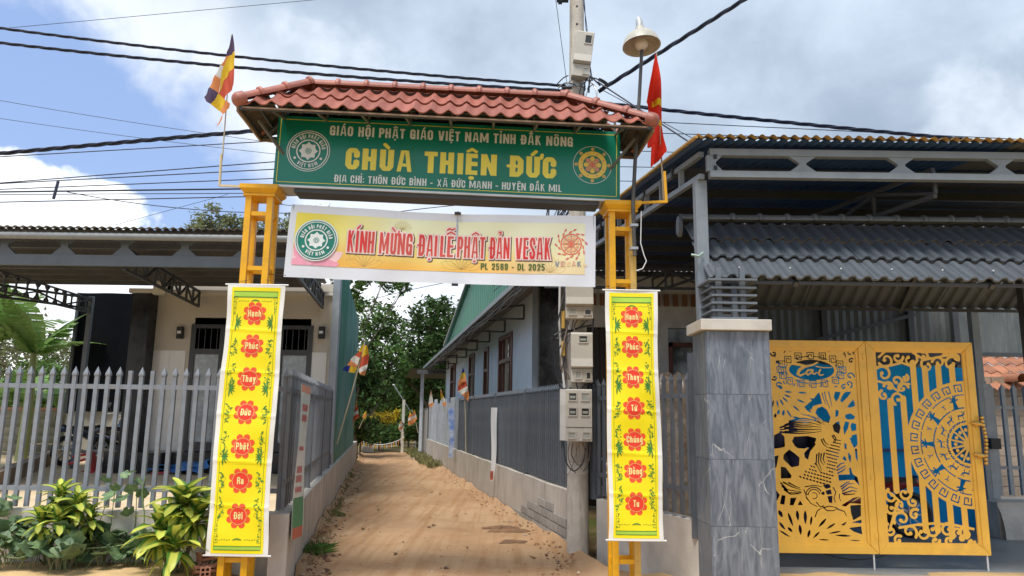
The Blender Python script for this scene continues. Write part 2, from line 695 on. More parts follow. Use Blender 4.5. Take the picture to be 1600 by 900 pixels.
def word(s_, wt=.19, cap=1.0, width=None, grow=(0.0,), gap=.10, sp=.30, res=.03, run=8, gs=1.0):
    """the word as 2D outlines; baseline y = 0, centred on x; one (verts, faces) for each growth of the outline"""
    import unicodedata
    pen, items = 0.0, []
    for ch in unicodedata.normalize('NFD', s_):
        if ch == ' ':
            pen += sp
            continue
        if unicodedata.combining(ch):
            items[-1][3].append(ch)
            continue
        bar = ch in '\u0110'
        g = GL['D' if bar else ch]
        g = (g[0] * gs, g[1])
        items.append([ch, pen + (.05 if bar else 0), g, [], bar])
        pen += g[0] + wt + gap + (.05 if bar else 0)
    W_ = pen - gap
    mrg = .22 + max(grow)
    c = Cut(W_ + 2 * mrg, 2.1, res, False, .3)
    y0 = .45
    for ch, x0, (gw, strokes), marks, bar in items:
        lo = ch in 'acgnouyhtix'
        g = Cut(gw + wt + .3, 2.1, res, False, .3)
        for st_ in strokes:
            g.stroke([(.15 + wt / 2 + x * gw if gw else .15 + wt / 2 + (x - .5) * .3, y0 + (wt / 2 + y * (1 - wt) if 0 <= y <= 1 else y)) for x, y in st_], wt * (.7 if ch in 'NMKXA' and abs(st_[0][0] - st_[-1][0]) > .25 else 1))
        ylo = y0 - (.32 if ch in 'gy' else 0)
        g.F = np.minimum(g.F, np.minimum(np.minimum(g.Y - ylo, y0 + (.715 + .0 if ch in 'nuyo' else 1) - g.Y), np.minimum(g.X - .15 + (.02 if ch == 't' else 0), .15 + gw + wt - g.X)))
        xc = .15 + (gw + wt) / 2
        top = y0 + (.76 if ch in 'acnouy' else 1.0)
        m = wt * .62
        yy = top + .14
        if '\u0302' in marks:
            g.stroke([(xc - .15, yy - .04), (xc, yy + .07), (xc + .15, yy - .04)], m)
            yy += .17
        if '\u0306' in marks:
            g.stroke([(xc - .13, yy + .07), (xc - .07, yy - .02), (xc + .07, yy - .02), (xc + .13, yy + .07)], m)
            yy += .17
        if '\u0301' in marks:
            g.stroke([(xc - .03, yy - .05), (xc + .09, yy + .10)], m * 1.1)
        if '\u0300' in marks:
            g.stroke([(xc + .03, yy - .05), (xc - .09, yy + .10)], m * 1.1)
        if '\u0303' in marks:
            g.stroke([(xc - .15, yy - .02), (xc - .07, yy + .06), (xc + .05, yy), (xc + .14, yy + .07)], m * .9)
        if '\u0309' in marks:
            g.stroke([(xc - .06, yy + .11), (xc + .05, yy + .12), (xc + .06, yy + .04), (xc - .01, yy - .02)], m * .8)
        if '\u0323' in marks:
            g.stroke([(xc - .02, y0 - .15), (xc + .02, y0 - .15)], m * 1.3)
        if '\u031b' in marks:
            xr = .15 + gw + wt
            g.stroke([(xr - .08, top - .09), (xr + .05, top - .07), (xr + .07, top + .10)], m)
        if bar:
            g.stroke([(.10, y0 + .5), (.15 + wt / 2 + gw * .45, y0 + .5)], m * 1.1)
        # paste the letter into the word
        i0 = int(round((x0 + mrg - .15) / c.w * (c.nx - 1)))
        h_ = min(c.F.shape[0], g.F.shape[0])
        w_ = min(g.F.shape[1], c.F.shape[1] - i0)
        c.F[:h_, i0:i0 + w_] = np.maximum(c.F[:h_, i0:i0 + w_], g.F[:h_, :w_])
    k = cap
    kx = width / W_ if width else k
    outs = []
    base = c.F.copy()
    for gr in grow:
        c.F = base + gr
        V, faces, _ = c.contour(run)
        outs.append(([((x - mrg - W_ / 2) * kx, (y - y0) * k) for x, y in V], faces))
    return outs, W_ * k



class Ink:
    """flat print laid on a surface: 2D shapes carried by surf(x, y, lift)"""

    def __init__(s, surf):
        s.surf, s.mb = surf, MB()

    def poly(s, pts, lift=1, mi=0):
        n = len(pts)
        c = (sum(p[0] for p in pts) / n, sum(p[1] for p in pts) / n)
        k = 1 + int(max(math.hypot(p[0] - c[0], p[1] - c[1]) for p in pts) / .045)
        vs = [c] + [(c[0] + (p[0] - c[0]) * q / k, c[1] + (p[1] - c[1]) * q / k) for q in range(1, k + 1) for p in pts]
        fs = [(0, 1 + i, 1 + (i + 1) % n) for i in range(n)]
        for q in range(k - 1):
            o = 1 + q * n
            fs += [(o + i, o + n + i, o + n + (i + 1) % n, o + (i + 1) % n) for i in range(n)]
        s.mb.add([s.surf(p[0], p[1], lift) for p in vs], fs, mi)

    def raw(s, vs, fs, x, y, lift=1, mi=0, rot=0.0, k=1.0):
        ca, sa = math.cos(rot), math.sin(rot)
        pts = [(x + k * (p[0] * ca - p[1] * sa), y + k * (p[0] * sa + p[1] * ca)) for p in vs]
        s.mb.add([s.surf(p[0], p[1], lift) for p in pts], fs, mi)

    def circ(s, x, y, r, lift=1, mi=0, n=18, ry=None):
        s.poly([(x + r * math.cos(2 * PI * i / n), y + (ry or r) * math.sin(2 * PI * i / n)) for i in range(n)], lift, mi)

    def ring(s, x, y, r0, r1, lift=1, mi=0, n=32, a0=0, a1=2 * PI):
        vs, fs = [], []
        for i in range(n + 1):
            a = a0 + (a1 - a0) * i / n
            vs += [(x + r0 * math.cos(a), y + r0 * math.sin(a)), (x + r1 * math.cos(a), y + r1 * math.sin(a))]
        for i in range(n):
            fs.append((2 * i, 2 * i + 1, 2 * i + 3, 2 * i + 2))
        s.mb.add([s.surf(p[0], p[1], lift) for p in vs], fs, mi)

    def line(s, pts, w, lift=1, mi=0):
        out = []
        for a, b in zip(pts[:-1], pts[1:]):
            k = max(1, int(math.hypot(b[0] - a[0], b[1] - a[1]) / 0.06))
            out += [(a[0] + (b[0] - a[0]) * i / k, a[1] + (b[1] - a[1]) * i / k) for i in range(k)]
        out.append(pts[-1])
        vs, fs = [], []
        for i, p in enumerate(out):
            q0, q1 = out[max(i - 1, 0)], out[min(i + 1, len(out) - 1)]
            d = (q1[0] - q0[0], q1[1] - q0[1])
            l = math.hypot(*d) or 1
            nx, ny = -d[1] / l * w / 2, d[0] / l * w / 2
            vs += [(p[0] + nx, p[1] + ny), (p[0] - nx, p[1] - ny)]
        for i in range(len(out) - 1):
            fs.append((2 * i, 2 * i + 1, 2 * i + 3, 2 * i + 2))
        s.mb.add([s.surf(p[0], p[1], lift) for p in vs], fs, mi)

    def leaf(s, x, y, a, L, w, lift=1, mi=0):
        ca, sa = math.cos(a), math.sin(a)
        pr = [(0, 0), (.3, .42), (.6, .5), (.85, .25), (1, 0), (.85, -.25), (.6, -.5), (.3, -.42)]
        s.poly([(x + L * p * ca - w * q * sa, y + L * p * sa + w * q * ca) for p, q in pr], lift, mi)

    def arc_text(s, string, x, y, r, a_mid, size, lift=1, mi=0, inward=False, spread=1.0):
        """letters round a circle; a_mid is the angle of the middle of the text"""
        adv = []
        import unicodedata
        for ch in unicodedata.normalize('NFC', string):
            if ch == ' ':
                adv.append((None, 0.36 * size))
                continue
            outs, w_ = word(ch, .19, size, None, res=.05, run=400)
            adv.append((outs[0], w_ + .14 * size))
        tot = sum(a for _, a in adv) * spread
        pos = -tot / 2
        for sh, a in adv:
            mid = pos + a * spread / 2
            pos += a * spread
            if sh is None:
                continue
            if not inward:
                th = a_mid - mid / r
                rot, rr = th - PI / 2, r
            else:
                th = a_mid + mid / r
                rot, rr = th + PI / 2, r + size
            s.raw(sh[0], sh[1], x + rr * math.cos(th), y + rr * math.sin(th), lift, mi, rot)

    def build(s, name, mats, parent):
        return s.mb.build(name, mats, parent, local=True)
# ------------------------------------------------------------------ common materials
def dirt_material():
    m = bpy.data.materials.new('packed red dirt')
    m.use_nodes = True
    t = m.node_tree
    b = t.nodes['Principled BSDF']
    tc_ = t.nodes.new('ShaderNodeTexCoord')
    ob = tc_.outputs['Object']
    big = N(t, 'ShaderNodeTexNoise', ins={'Scale': 0.55, 'Detail': 6, 'Roughness': 0.6})
    mid = N(t, 'ShaderNodeTexNoise', ins={'Scale': 3.2, 'Detail': 8, 'Roughness': 0.7, 'Distortion': 0.4})
    fine = N(t, 'ShaderNodeTexNoise', ins={'Scale': 60, 'Detail': 4, 'Roughness': 0.7})
    # wheel and sweep streaks drawn out along the lane
    mp_ = N(t, 'ShaderNodeMapping')
    mp_.inputs['Rotation'].default_value = (0, 0, -0.19)
    mp_.inputs['Scale'].default_value = (3.2, 0.16, 1)
    st = N(t, 'ShaderNodeTexNoise', ins={'Scale': 2.4, 'Detail': 6, 'Roughness': 0.6})
    mp2 = N(t, 'ShaderNodeMapping')
    mp2.inputs['Rotation'].default_value = (0, 0, 0.1)
    mp2.inputs['Scale'].default_value = (0.7, 1.9, 1)
    st2 = N(t, 'ShaderNodeTexNoise', ins={'Scale': 1.6, 'Detail': 6, 'Roughness': 0.65})
    for n_ in (big, mid, fine, mp_, mp2):
        t.links.new(ob, n_.inputs['Vector'])
    t.links.new(mp_.outputs[0], st.inputs['Vector'])
    t.links.new(mp2.outputs[0], st2.inputs['Vector'])
    c = mixc(t, smooth_(t, big.outputs[0], 0.35, 0.65), (0.385, 0.235, 0.13), (0.48, 0.315, 0.185))
    c = mixc(t, math_(t, 'MULTIPLY', smooth_(t, st.outputs[0], 0.42, 0.68), 0.75), c, (0.33, 0.18, 0.085))
    c = mixc(t, math_(t, 'MULTIPLY', smooth_(t, st2.outputs[0], 0.50, 0.72), 0.38), c, (0.30, 0.155, 0.07))
    c = mixc(t, math_(t, 'MULTIPLY', smooth_(t, mid.outputs[0], 0.5, 0.75), 0.4), c, (0.50, 0.33, 0.19))
    c = mixc(t, math_(t, 'MULTIPLY', smooth_(t, fine.outputs[0], 0.62, 0.75), 0.35), c, (0.2, 0.11, 0.06))
    t.links.new(c, b.inputs['Base Color'])
    b.inputs['Roughness'].default_value = 0.92
    b.inputs['Specular IOR Level'].default_value = 0.2
    h = math_(t, 'ADD', math_(t, 'MULTIPLY', fine.outputs[0], 0.35), mid.outputs[0])
    bp = t.nodes.new('ShaderNodeBump')
    bp.inputs['Strength'].default_value = 1
    bp.inputs['Distance'].default_value = 0.018
    t.links.new(h, bp.inputs['Height'])
    t.links.new(bp.outputs[0], b.inputs['Normal'])
    return m


M_dirt = dirt_material()
M_sand = mat('sandy verge', (0.62, 0.43, 0.22), 0.9, var=0.12, scale=3, bump=0.012, bscale=30, dirt=(0.42, 0.26, 0.13), dscale=2.5, damt=0.6, spec=0.2)
M_ground = mat('soil', (0.34, 0.22, 0.12), 0.95, var=0.2, scale=1.2, bump=0.03, bscale=12, hue=(0.10, 0.12, 0.03), spec=0.15)
M_plaster = mat('cement plaster wall', (0.50, 0.46, 0.41), 0.85, var=0.1, scale=2.2, bump=0.004, bscale=25, dirt=(0.30, 0.25, 0.19), dscale=1.6, damt=0.75, streak=3.0, spec=0.25)
M_plaster2 = mat('pale cement', (0.56, 0.53, 0.48), 0.85, var=0.1, scale=3, bump=0.003, bscale=30, dirt=(0.33, 0.3, 0.26), dscale=2, damt=0.6, spec=0.25)
M_yard = mat('yellowish yard screed', (0.74, 0.58, 0.38), 0.75, var=0.1, scale=1.5, dirt=(0.45, 0.33, 0.2), dscale=1.2, damt=0.5)
M_floor = mat('grey shed floor', (0.27, 0.28, 0.28), 0.45, var=0.15, scale=1.3, dirt=(0.14, 0.14, 0.14), dscale=2, damt=0.6)
M_grey = mat('grey fence paint', (0.20, 0.225, 0.265), 0.42, var=0.12, scale=6, dirt=(0.20, 0.15, 0.11), dscale=7, damt=0.6, objrand=0.07)
M_greym = mat('mid grey fence paint', (0.15, 0.165, 0.19), 0.42, var=0.12, scale=4, dirt=(0.17, 0.14, 0.12), dscale=5, damt=0.5, objrand=0.14)
M_greyd = mat('dark grey fence paint', (0.095, 0.11, 0.135), 0.42, var=0.12, scale=4, dirt=(0.16, 0.155, 0.15), dscale=5, damt=0.4, objrand=0.12)
M_steel = mat('grey structural paint', (0.22, 0.255, 0.29), 0.45, var=0.08, scale=5, dirt=(0.16, 0.16, 0.16), dscale=7, damt=0.3)
M_steeld = mat('dark structural steel', (0.055, 0.06, 0.068), 0.5, var=0.1, scale=5)
M_galv = mat('galvanised steel', (0.45, 0.47, 0.49), 0.38, metal=0.6, var=0.12, scale=6, dirt=(0.3, 0.28, 0.26), dscale=5, damt=0.5)
M_yellow = mat('yellow gate paint', (0.80, 0.41, 0.006), 0.42, var=0.06, scale=7, dirt=(0.50, 0.27, 0.03), dscale=12, damt=0.4)
M_yellow2 = mat('faded yellow paint', (0.66, 0.42, 0.10), 0.5, var=0.08, scale=9, dirt=(0.35, 0.25, 0.12), dscale=14, damt=0.5)
M_tile = mat('glazed red clay tile', (0.37, 0.125, 0.088), 0.5, var=0.14, scale=6, dirt=(0.20, 0.085, 0.07), dscale=9, damt=0.6, objrand=0.13, bump=0.002, bscale=60)
M_tund = mat('shaded tile underside', (.075, .058, .05), .85, var=.25, scale=8, objrand=.2)  # brownish clay, with the shade under the roof put into the colour
M_tilecut = mat('unglazed tile edge', (0.30, 0.20, 0.13), 0.8, var=0.1, scale=20)
M_white = mat('white vinyl', (0.72, 0.73, 0.74), 0.5, var=0.03, scale=3)
M_black = mat('black rubber', (0.015, 0.015, 0.016), 0.5, var=0.2)

# ------------------------------------------------------------------ ground, lane, floors


def sst(x, a, b):
    t_ = max(0.0, min(1.0, (x - a) / (b - a)))
    return t_ * t_ * (3 - 2 * t_)


def gh(x, y):
    z = 0.0
    if y < 12:
        z += 0.20 * sst(-x, 2.2, 2.65)
        z += 0.09 * sst(x, 0.95, 1.5)
    z += 0.006 * math.sin(2.1 * x + 1.3 * y) + 0.005 * math.sin(5.3 * x - 3.7 * y)
    return z


def spaced(a, b, fine, far):
    out = [-far, -far * .5, -far * .25, -far * .1, -40, -20]
    k = a
    while k <= b:
        out.append(k)
        k += fine
    return out + [b + 12, b + 35, b + 90, far * .4, far]


xs = spaced(-12, 12, 0.3, 900)
ys = spaced(2, 34, 0.35, 900)
mb = MB()
nx = len(xs)
mb.add([(x, y, (gh(x, y) - .07 if abs(x) < 12.2 and 1.9 < y < 34.5 else -.07)) for y in ys for x in xs],
       [(j * nx + i, j * nx + i + 1, (j + 1) * nx + i + 1, (j + 1) * nx + i) for j in range(len(ys) - 1) for i in range(nx - 1)])
tag(mb.build('ground', M_ground, smooth='all'), kind='structure')

# the dirt lane between the two low walls, crowned and rutted


def lane_z(x, y, t_):
    e = min(t_, 1 - t_)
    rut = -0.02 * math.exp(-((t_ - 0.3) / 0.07) ** 2) - 0.02 * math.exp(-((t_ - 0.68) / 0.07) ** 2)
    berm = 0.10 * math.exp(-(e / 0.035) ** 2) * (0.7 + 0.3 * math.sin(3.1 * y) * math.sin(1.7 * y + x)) if y > 7.7 else 0
    return 0.012 + gh(x, y) * (1 if y < 8 else 0.3) + rut + berm + 0.008 * math.sin(1.9 * y + 4 * x) * math.sin(2.7 * x) + 0.006 * math.sin(7 * y + 3 * x) + 0.004 * math.sin(19 * x + 5 * y) * math.sin(11 * y - 7 * x)


def lane(u, v):
    y = 1.5 + (31.0 - 1.5) * v ** 1.35
    xl = XL(max(y, 7.0)) + 0.01 if y > 6.9 else -3.0
    xr = XR(max(y, 9.0)) - 0.01 if y > 8.95 else min(1.15, 0.75 + (8.95 - y) * .25)
    x = xl + (xr - xl) * u
    return (x, y, lane_z(x, y, u))


mb = MB()
mb.grid(lane, 64, 420)
tag(mb.build('dirt_lane', M_dirt, smooth='all'), kind='structure')

# sandy pavement strips in front of both properties
mb = MB()
mb.grid(lambda u, v: (-12 + 9.45 * u, 2 + 5.08 * v, gh(-12 + 9.45 * u, 2 + 5.08 * v) + 0.012), 40, 20)
tag(mb.build('sandy_verge', M_sand, smooth='all'), kind='structure')
mb = MB()


def vr(u, v):
    x = 1.0 + 12 * u
    y = 2 + (5.55 + 0.04 * (x - 1)) * v
    return (x, y, gh(x, y) + 0.016)


mb.grid(vr, 40, 20)
tag(mb.build('sandy_verge', M_sand, smooth='all'), kind='structure')
mb = MB()
mb.box((-26, 7.22, -0.2), (XL(7.22) - 0.16, 7.24, 0.50))
mb.add([(-26, 7.22, 0.52), (XL(7.22) - .15, 7.22, 0.52), (XL(24) - .15, 24, 0.52), (-26, 24, 0.52)], [(0, 1, 2, 3)])
tag(mb.build('yard_floor', M_yard), kind='structure')
mb = MB()
mb.box((1.95, 7.55, -0.2), (16, 16.5, 0.105))
tag(mb.build('shed_floor', M_floor), kind='structure')

# dark grains, crumbs of earth and dry leaves on the lane
mb = MB()
for k in range(900):
    y = 7.6 + 20 * random.random() ** 1.8
    u = random.random()
    if random.random() < 0.6:
        u = random.choice((random.random() * 0.10, 1 - random.random() * 0.10))
    x = XL(y) + 0.04 + (XR(max(y, 9)) - XL(y) - 0.08) * u
    z = lane_z(x, y, u)
    r = random.uniform(0.005, 0.015) * (1.4 if u < .1 or u > .9 else 1)
    a = random.random() * 6
    mb.M = T(x, y, z + r * .3) @ RZ(a) @ S(r * random.uniform(1, 1.8), r, r * 0.6)
    mb.add([(1, 0, 0), (-.2, 1, 0), (-1, -.1, 0), (.1, -1, 0), (0, 0, 1), (0, 0, -1)],
           [(0, 1, 4), (1, 2, 4), (2, 3, 4), (3, 0, 4), (1, 0, 5), (2, 1, 5), (3, 2, 5), (0, 3, 5)], random.choice((0, 0, 0, 0, 1)))
tag(mb.build('gravel', [mat('earth crumbs', (0.30, 0.17, 0.09), 0.95, island=0.4), mat('small pale stones', (0.42, 0.36, 0.29), 0.9, island=0.3)]), kind='stuff')
mb = MB()
for k in range(90):
    y = 7.7 + 13 * random.random() ** 1.4
    u = random.random() if random.random() < .5 else random.random() * .12
    x = XL(y) + 0.05 + (XR(max(y, 9)) - XL(y) - .1) * u
    r = random.uniform(0.02, 0.045)
    mb.M = T(x, y, lane_z(x, y, u) + 0.01) @ RZ(random.random() * 6) @ RX(random.uniform(-.3, .3)) @ S(r * 1.5, r * .7, r)
    mb.add([(-1, 0, 0), (0, -1, .25), (1, 0, 0.1), (0, 1, .3)], [(0, 1, 2), (0, 2, 3)])
tag(mb.build('dry_leaves', mat('dry leaf', (0.12, 0.055, 0.025), 0.8, island=0.5)), kind='stuff')
# damp dark patch of churned earth by the pole wall
mb = MB()
for (px_, py_, rx_, ry_) in ((795, 830, .26, .2), (800, 848, .16, .12), (783, 826, .24, .12)):
    g = G(px_, py_)
    pts = []
    for i in range(22):
        a = 2 * PI * i / 22
        k = 1 + 0.28 * math.sin(3 * a + px_) + 0.16 * math.sin(7 * a)
        pts.append((rx_ * k * math.cos(a), ry_ * k * math.sin(a)))
    o = len(mb.v)
    ring = []
    for (a, b) in pts:
        x, y = g.x + a, g.y + b
        ring.append((x, y, lane_z(x, y, (x - XL(y)) / (XR(y) - XL(y))) + 0.006))
    mb.add([(g.x, g.y, lane_z(g.x, g.y, (g.x - XL(g.y)) / (XR(g.y) - XL(g.y))) + 0.03 + .004 * rx_)] + ring, [(0, 1 + i, 1 + (i + 1) % 22) for i in range(22)])
tag(mb.build('damp_earth', mat('damp churned earth', (0.20, 0.105, 0.05), 0.8, bump=0.02, bscale=14, var=.3, scale=8)), kind='stuff')

# ------------------------------------------------------------------ low walls


def wall(name, label, a, b, th, z0, z1, side, material, cap=None):
    """low wall from a to b, thickness th on the given side of the line"""
    a, b = Vector((*a, 0)), Vector((*b, 0))
    d = (b - a).normalized()
    n = Vector((-d.y, d.x, 0)) * side
    mb = MB()
    L = (b - a).length
    k = max(2, int(L / 0.5))
    top = [a + d * (L * i / k) + Vector((0, 0, z1 + 0.006 * math.sin(i * 1.7))) for i in range(k + 1)]
    vs, fs = [], []
    for i, t_ in enumerate(top):
        vs += [(t_.x, t_.y, z0), tuple(t_), tuple(t_ + n * th), (t_.x + n.x * th, t_.y + n.y * th, z0)]
    for i in range(k):
        o = 4 * i
        for j in range(3):
            fs.append((o + j, o + 4 + j, o + 5 + j, o + 1 + j))
    fs += [(0, 1, 2, 3), (4 * k + 3, 4 * k + 2, 4 * k + 1, 4 * k)]
    mb.add(vs, fs)
    w = mb.build(name, material, loc=(a.x, a.y, z0))
    tag(w, label, 'low wall')
    return w


wall('boundary_wall', 'low cement wall along the left edge of the dirt lane below dark slatted fence', (XL(6.95), 6.95), (XL(24.5), 24.5), 0.16, -0.1, 0.68, 1, M_plaster)
wall('boundary_wall', 'low cement wall behind the striped bushes under pale pointed pickets', (-9.0, 7.1), (XL(7.1) - 0.17, 7.1), 0.13, 0.0, 0.67, 1, M_plaster2)
wall('boundary_wall', 'long low cement wall along the right edge of the dirt lane with worn plaster', (XR(9.05), 9.05), (XR(27.3), 27.3), 0.15, -0.1, 0.69, -1, M_plaster)
wall('boundary_wall', 'short low cement wall between utility pole and marble gate pillar', (1.0, 8.72), (1.86, 6.72), 0.14, -0.1, 0.66, 1, M_plaster2)
# bare block courses where the plaster has come off the right wall
wr = bpy.data.objects['boundary_wall.002']
blk = MB()
blk.box((-.0, -.19, -.05), (.012, .19, .05))
bme = blk.mesh('block', mat('bare cement block', (0.33, 0.31, 0.285), 0.9, var=.15, scale=9, objrand=.15, bump=.004))
dirw = Vector((-0.208, 1, 0)).normalized()
for row, (y0, y1) in enumerate(((9.2, 12.4), (9.3, 11.8), (9.5, 11.2), (9.9, 10.9))):
    y = y0 + (0.2 if row % 2 else 0)
    while y < y1:
        x = XR(y) - 0.006
        inst('block', bme, wr, T(x, y, 0.07 + row * 0.115) @ RZ(math.atan2(0.208, 1) + PI))
        y += 0.41

# ------------------------------------------------------------------ picket fences


def picket_mesh(w, z0, z1, m, tip=True, d=None, tipw=1.25):
    mb = MB()
    d = d or w
    a, b = w / 2, d / 2
    th = 0.085 if tip else 0.0
    mb.box((-a, -b, z0), (a, b, z1 - th))
    if tip:
        zt, k = z1 - th, tipw
        mb.box((-a * k, -b * k, zt - 0.004), (a * k, b * k, zt + 0.014))
        mb.add([(-a * k, -b * k, zt + .014), (a * k, -b * k, zt + .014), (a * k, b * k, zt + .014), (-a * k, b * k, zt + .014), (0, 0, z1)],
               [(0, 1, 4), (1, 2, 4), (2, 3, 4), (3, 0, 4)])
    return mb.mesh('picket', m)


def fence(name, label, a, b, z0, z1, pitch, w, m, rails, group=None, posts=(), skip_tip=(), d=None, tipw=1.25, wob=0.0, gaps=()):
    a, b = Vector((*a, 0)), Vector((*b, 0))
    L = (b - a).length
    dr = (b - a) / L
    rz = math.atan2(dr.y, dr.x)
    t_ = thing(name, label, 'fence', a, rz, group)
    me = picket_mesh(w, z0, z1, m, True, d, tipw)
    me2 = None
    n = int(L / pitch)
    for i in range(n + 1):
        x = i * pitch + pitch / 2
        if x > L or any(g0 < x < g1 for g0, g1 in gaps):
            continue
        q = me
        if i in skip_tip:
            me2 = me2 or picket_mesh(w, z0, z1 - 0.04, m, False, d)
            q = me2
        inst('picket', q, t_, T(x, 0, random.uniform(-wob, wob)) @ RY(random.uniform(-wob, wob) * .6), world=False)
    for z in rails:
        mb = MB()
        mb.box((0, -0.013 + (d or w) * .0, z - 0.022), (L, 0.013, z + 0.022))
        mb.build('rail', m, t_, local=True)
    for (x, pw, ph) in posts:
        mb = MB()
        mb.box((x - pw / 2, -pw / 2 - .012, z0 - .05), (x + pw / 2, pw / 2 + .012, ph))
        mb.lathe([(0, .045), (.024, .035), (.03, .015), (.02, 0)], (x, 0, ph), 10)
        mb.build('fence_post', m, t_, smooth=True, local=True)
    return t_


fl = fence('picket_fence', 'pale grey pointed picket fence on the low wall behind the bushes', (-7.6, 7.17), (-2.14, 7.17), 0.69, 2.01, 0.1075, 0.038,
           M_grey, (1.815, 0.86), skip_tip=(36, 38), d=0.03)
fl2 = fence('picket_fence', 'dark grey close-set picket fence on the wall left of the lane', (XL(7.0) - 0.08, 7.0), (XL(12.7) - 0.08, 12.7), 0.71, 2.02, 0.155, 0.045,
            M_greym, (1.8, 0.95), posts=((2.35, 0.05, 1.93), (4.15, 0.05, 1.93), (5.7, 0.05, 1.95)), gaps=((2.39, 2.47),), d=.035)
fr2 = fence('picket_fence', 'long dark grey close-set picket fence on the wall right of the lane', (XR(9.35) + 0.07, 9.35), (XR(19.3) + 0.07, 19.3), 0.72, 2.02, 0.115, 0.050,
            M_greyd, (1.82, 0.92), posts=((0.0, .06, 1.95), (2.5, 0.055, 1.98), (5.1, .055, 1.98), (7.7, 0.055, 1.98), (10.1, .055, 1.98)))
fr1 = fence('picket_fence', 'short dark picket fence behind the right yellow banner on low wall', (1.0, 8.79), (1.80, 6.86), 0.70, 2.03, 0.135, 0.034,
            M_greyd, (1.80, 0.93), posts=((0.0, .085, 1.97),), d=.03)

# corrugated tin fence further down the right side
tf = thing('tin_fence', 'weathered galvanised tin fence panels beyond the dark pickets on right wall', 'fence', (XR(19.4) + .06, 19.4, 0.69))
y = 19.4
k = 0
while y < 26.4:
    y2 = y + 0.86
    p0 = Vector((XR(y) + .06, y, 0.69))
    U = Vector((XR(y2) + .06, y2 - 0.02, 0.69)) - p0
    mb = MB()
    mb.corr(p0, U, (0, 0, 1.30 + 0.08 * math.sin(k * 2.3)), 0.012, 0.12, seg=4)
    mb.build('tin_sheet', mat('weathered tin pale', (0.43, 0.47, 0.52), 0.5, metal=.3, dirt=(.3, .27, .25), dscale=2.5, damt=.6, objrand=.2), tf)
    y = y2
    k += 1
mb = MB()
mb.beam((XR(19.4) + .09, 19.4, 1.7), (XR(26.4) + .09, 26.4, 1.7), .04, .04)
mb.build('rail', M_galv, tf)
pg = thing('plank_gate', 'old grey plank gate at far end of the right wall', 'gate', (XR(27.3), 27.3, 0))
for i in range(12):
    y = 27.35 + i * 0.22
    mb = MB()
    mb.box((XR(y), y, 0.02), (XR(y) + .03, y + .2, 1.75 + 0.06 * math.sin(i * 1.9)))
    mb.build('plank', mat('old grey plank', (0.28, 0.27, 0.26), 0.8, objrand=.2, dirt=(.15, .13, .11), dscale=6, streak=4), pg)
# faded cloth banner strips tied to the walls
for nm, lb, u0, v0, u1, v1, yb, w_, lean in (
        ('fence_banner', 'narrow faded white banner leaning on dark fence right of the lane', 774, 637, 768, 752, 14.0, .115, .0),
        ('fence_banner', 'narrow blue and white banner strip beside the tin fence panels', 707, 637, 704, 715, 19.3, .16, 0)):
    t_ = thing(nm, lb, 'banner', (XR(yb) - .06, yb, 0.3))
    p_top = P(u0, v0, yb)
    p_bot = P(u1, v1, yb)
    mb = MB()
    mb.grid(lambda a, b: (p_bot.x + (p_top.x - p_bot.x) * b + (a - .5) * w_ * (1 - .35 * (1 - b)) + 0.02 * math.sin(5 * b), yb - .09 + a * .3 * w_ + .02 * math.sin(7 * b + 2 * a), p_bot.z + (p_top.z - p_bot.z) * b), 4, 12)
    mb.build('cloth', M_white if 'white banner leaning' in lb else mat('blue white print', (.5, .58, .72), .6, hue=(.15, .25, .6), scale=9), t_, smooth=True)
    if 'leaning' not in lb:
        continue
    mb = MB()
    for b in np.linspace(.04, .13, 5):
        c_ = Vector((p_bot.x + (p_top.x - p_bot.x) * b, yb - .13, p_bot.z + (p_top.z - p_bot.z) * b))
        mb.box(c_ - Vector((w_ * .25, .004, .02)), c_ + Vector((w_ * .25, 0.0, .02)))
    mb.build('printed_stripe', mat('red brown print', (.45, .12, .07), .6) if 'leaning' in lb else mat('blue print', (.08, .15, .5), .6), t_)

# ------------------------------------------------------------------ entrance gate
GX, GY, GRZ = -0.67, 6.86, R(3.0)
gate = thing('entrance_arch', 'yellow steel entrance arch with red tiled roof and green temple sign', 'gateway', (GX, GY, 0), GRZ)


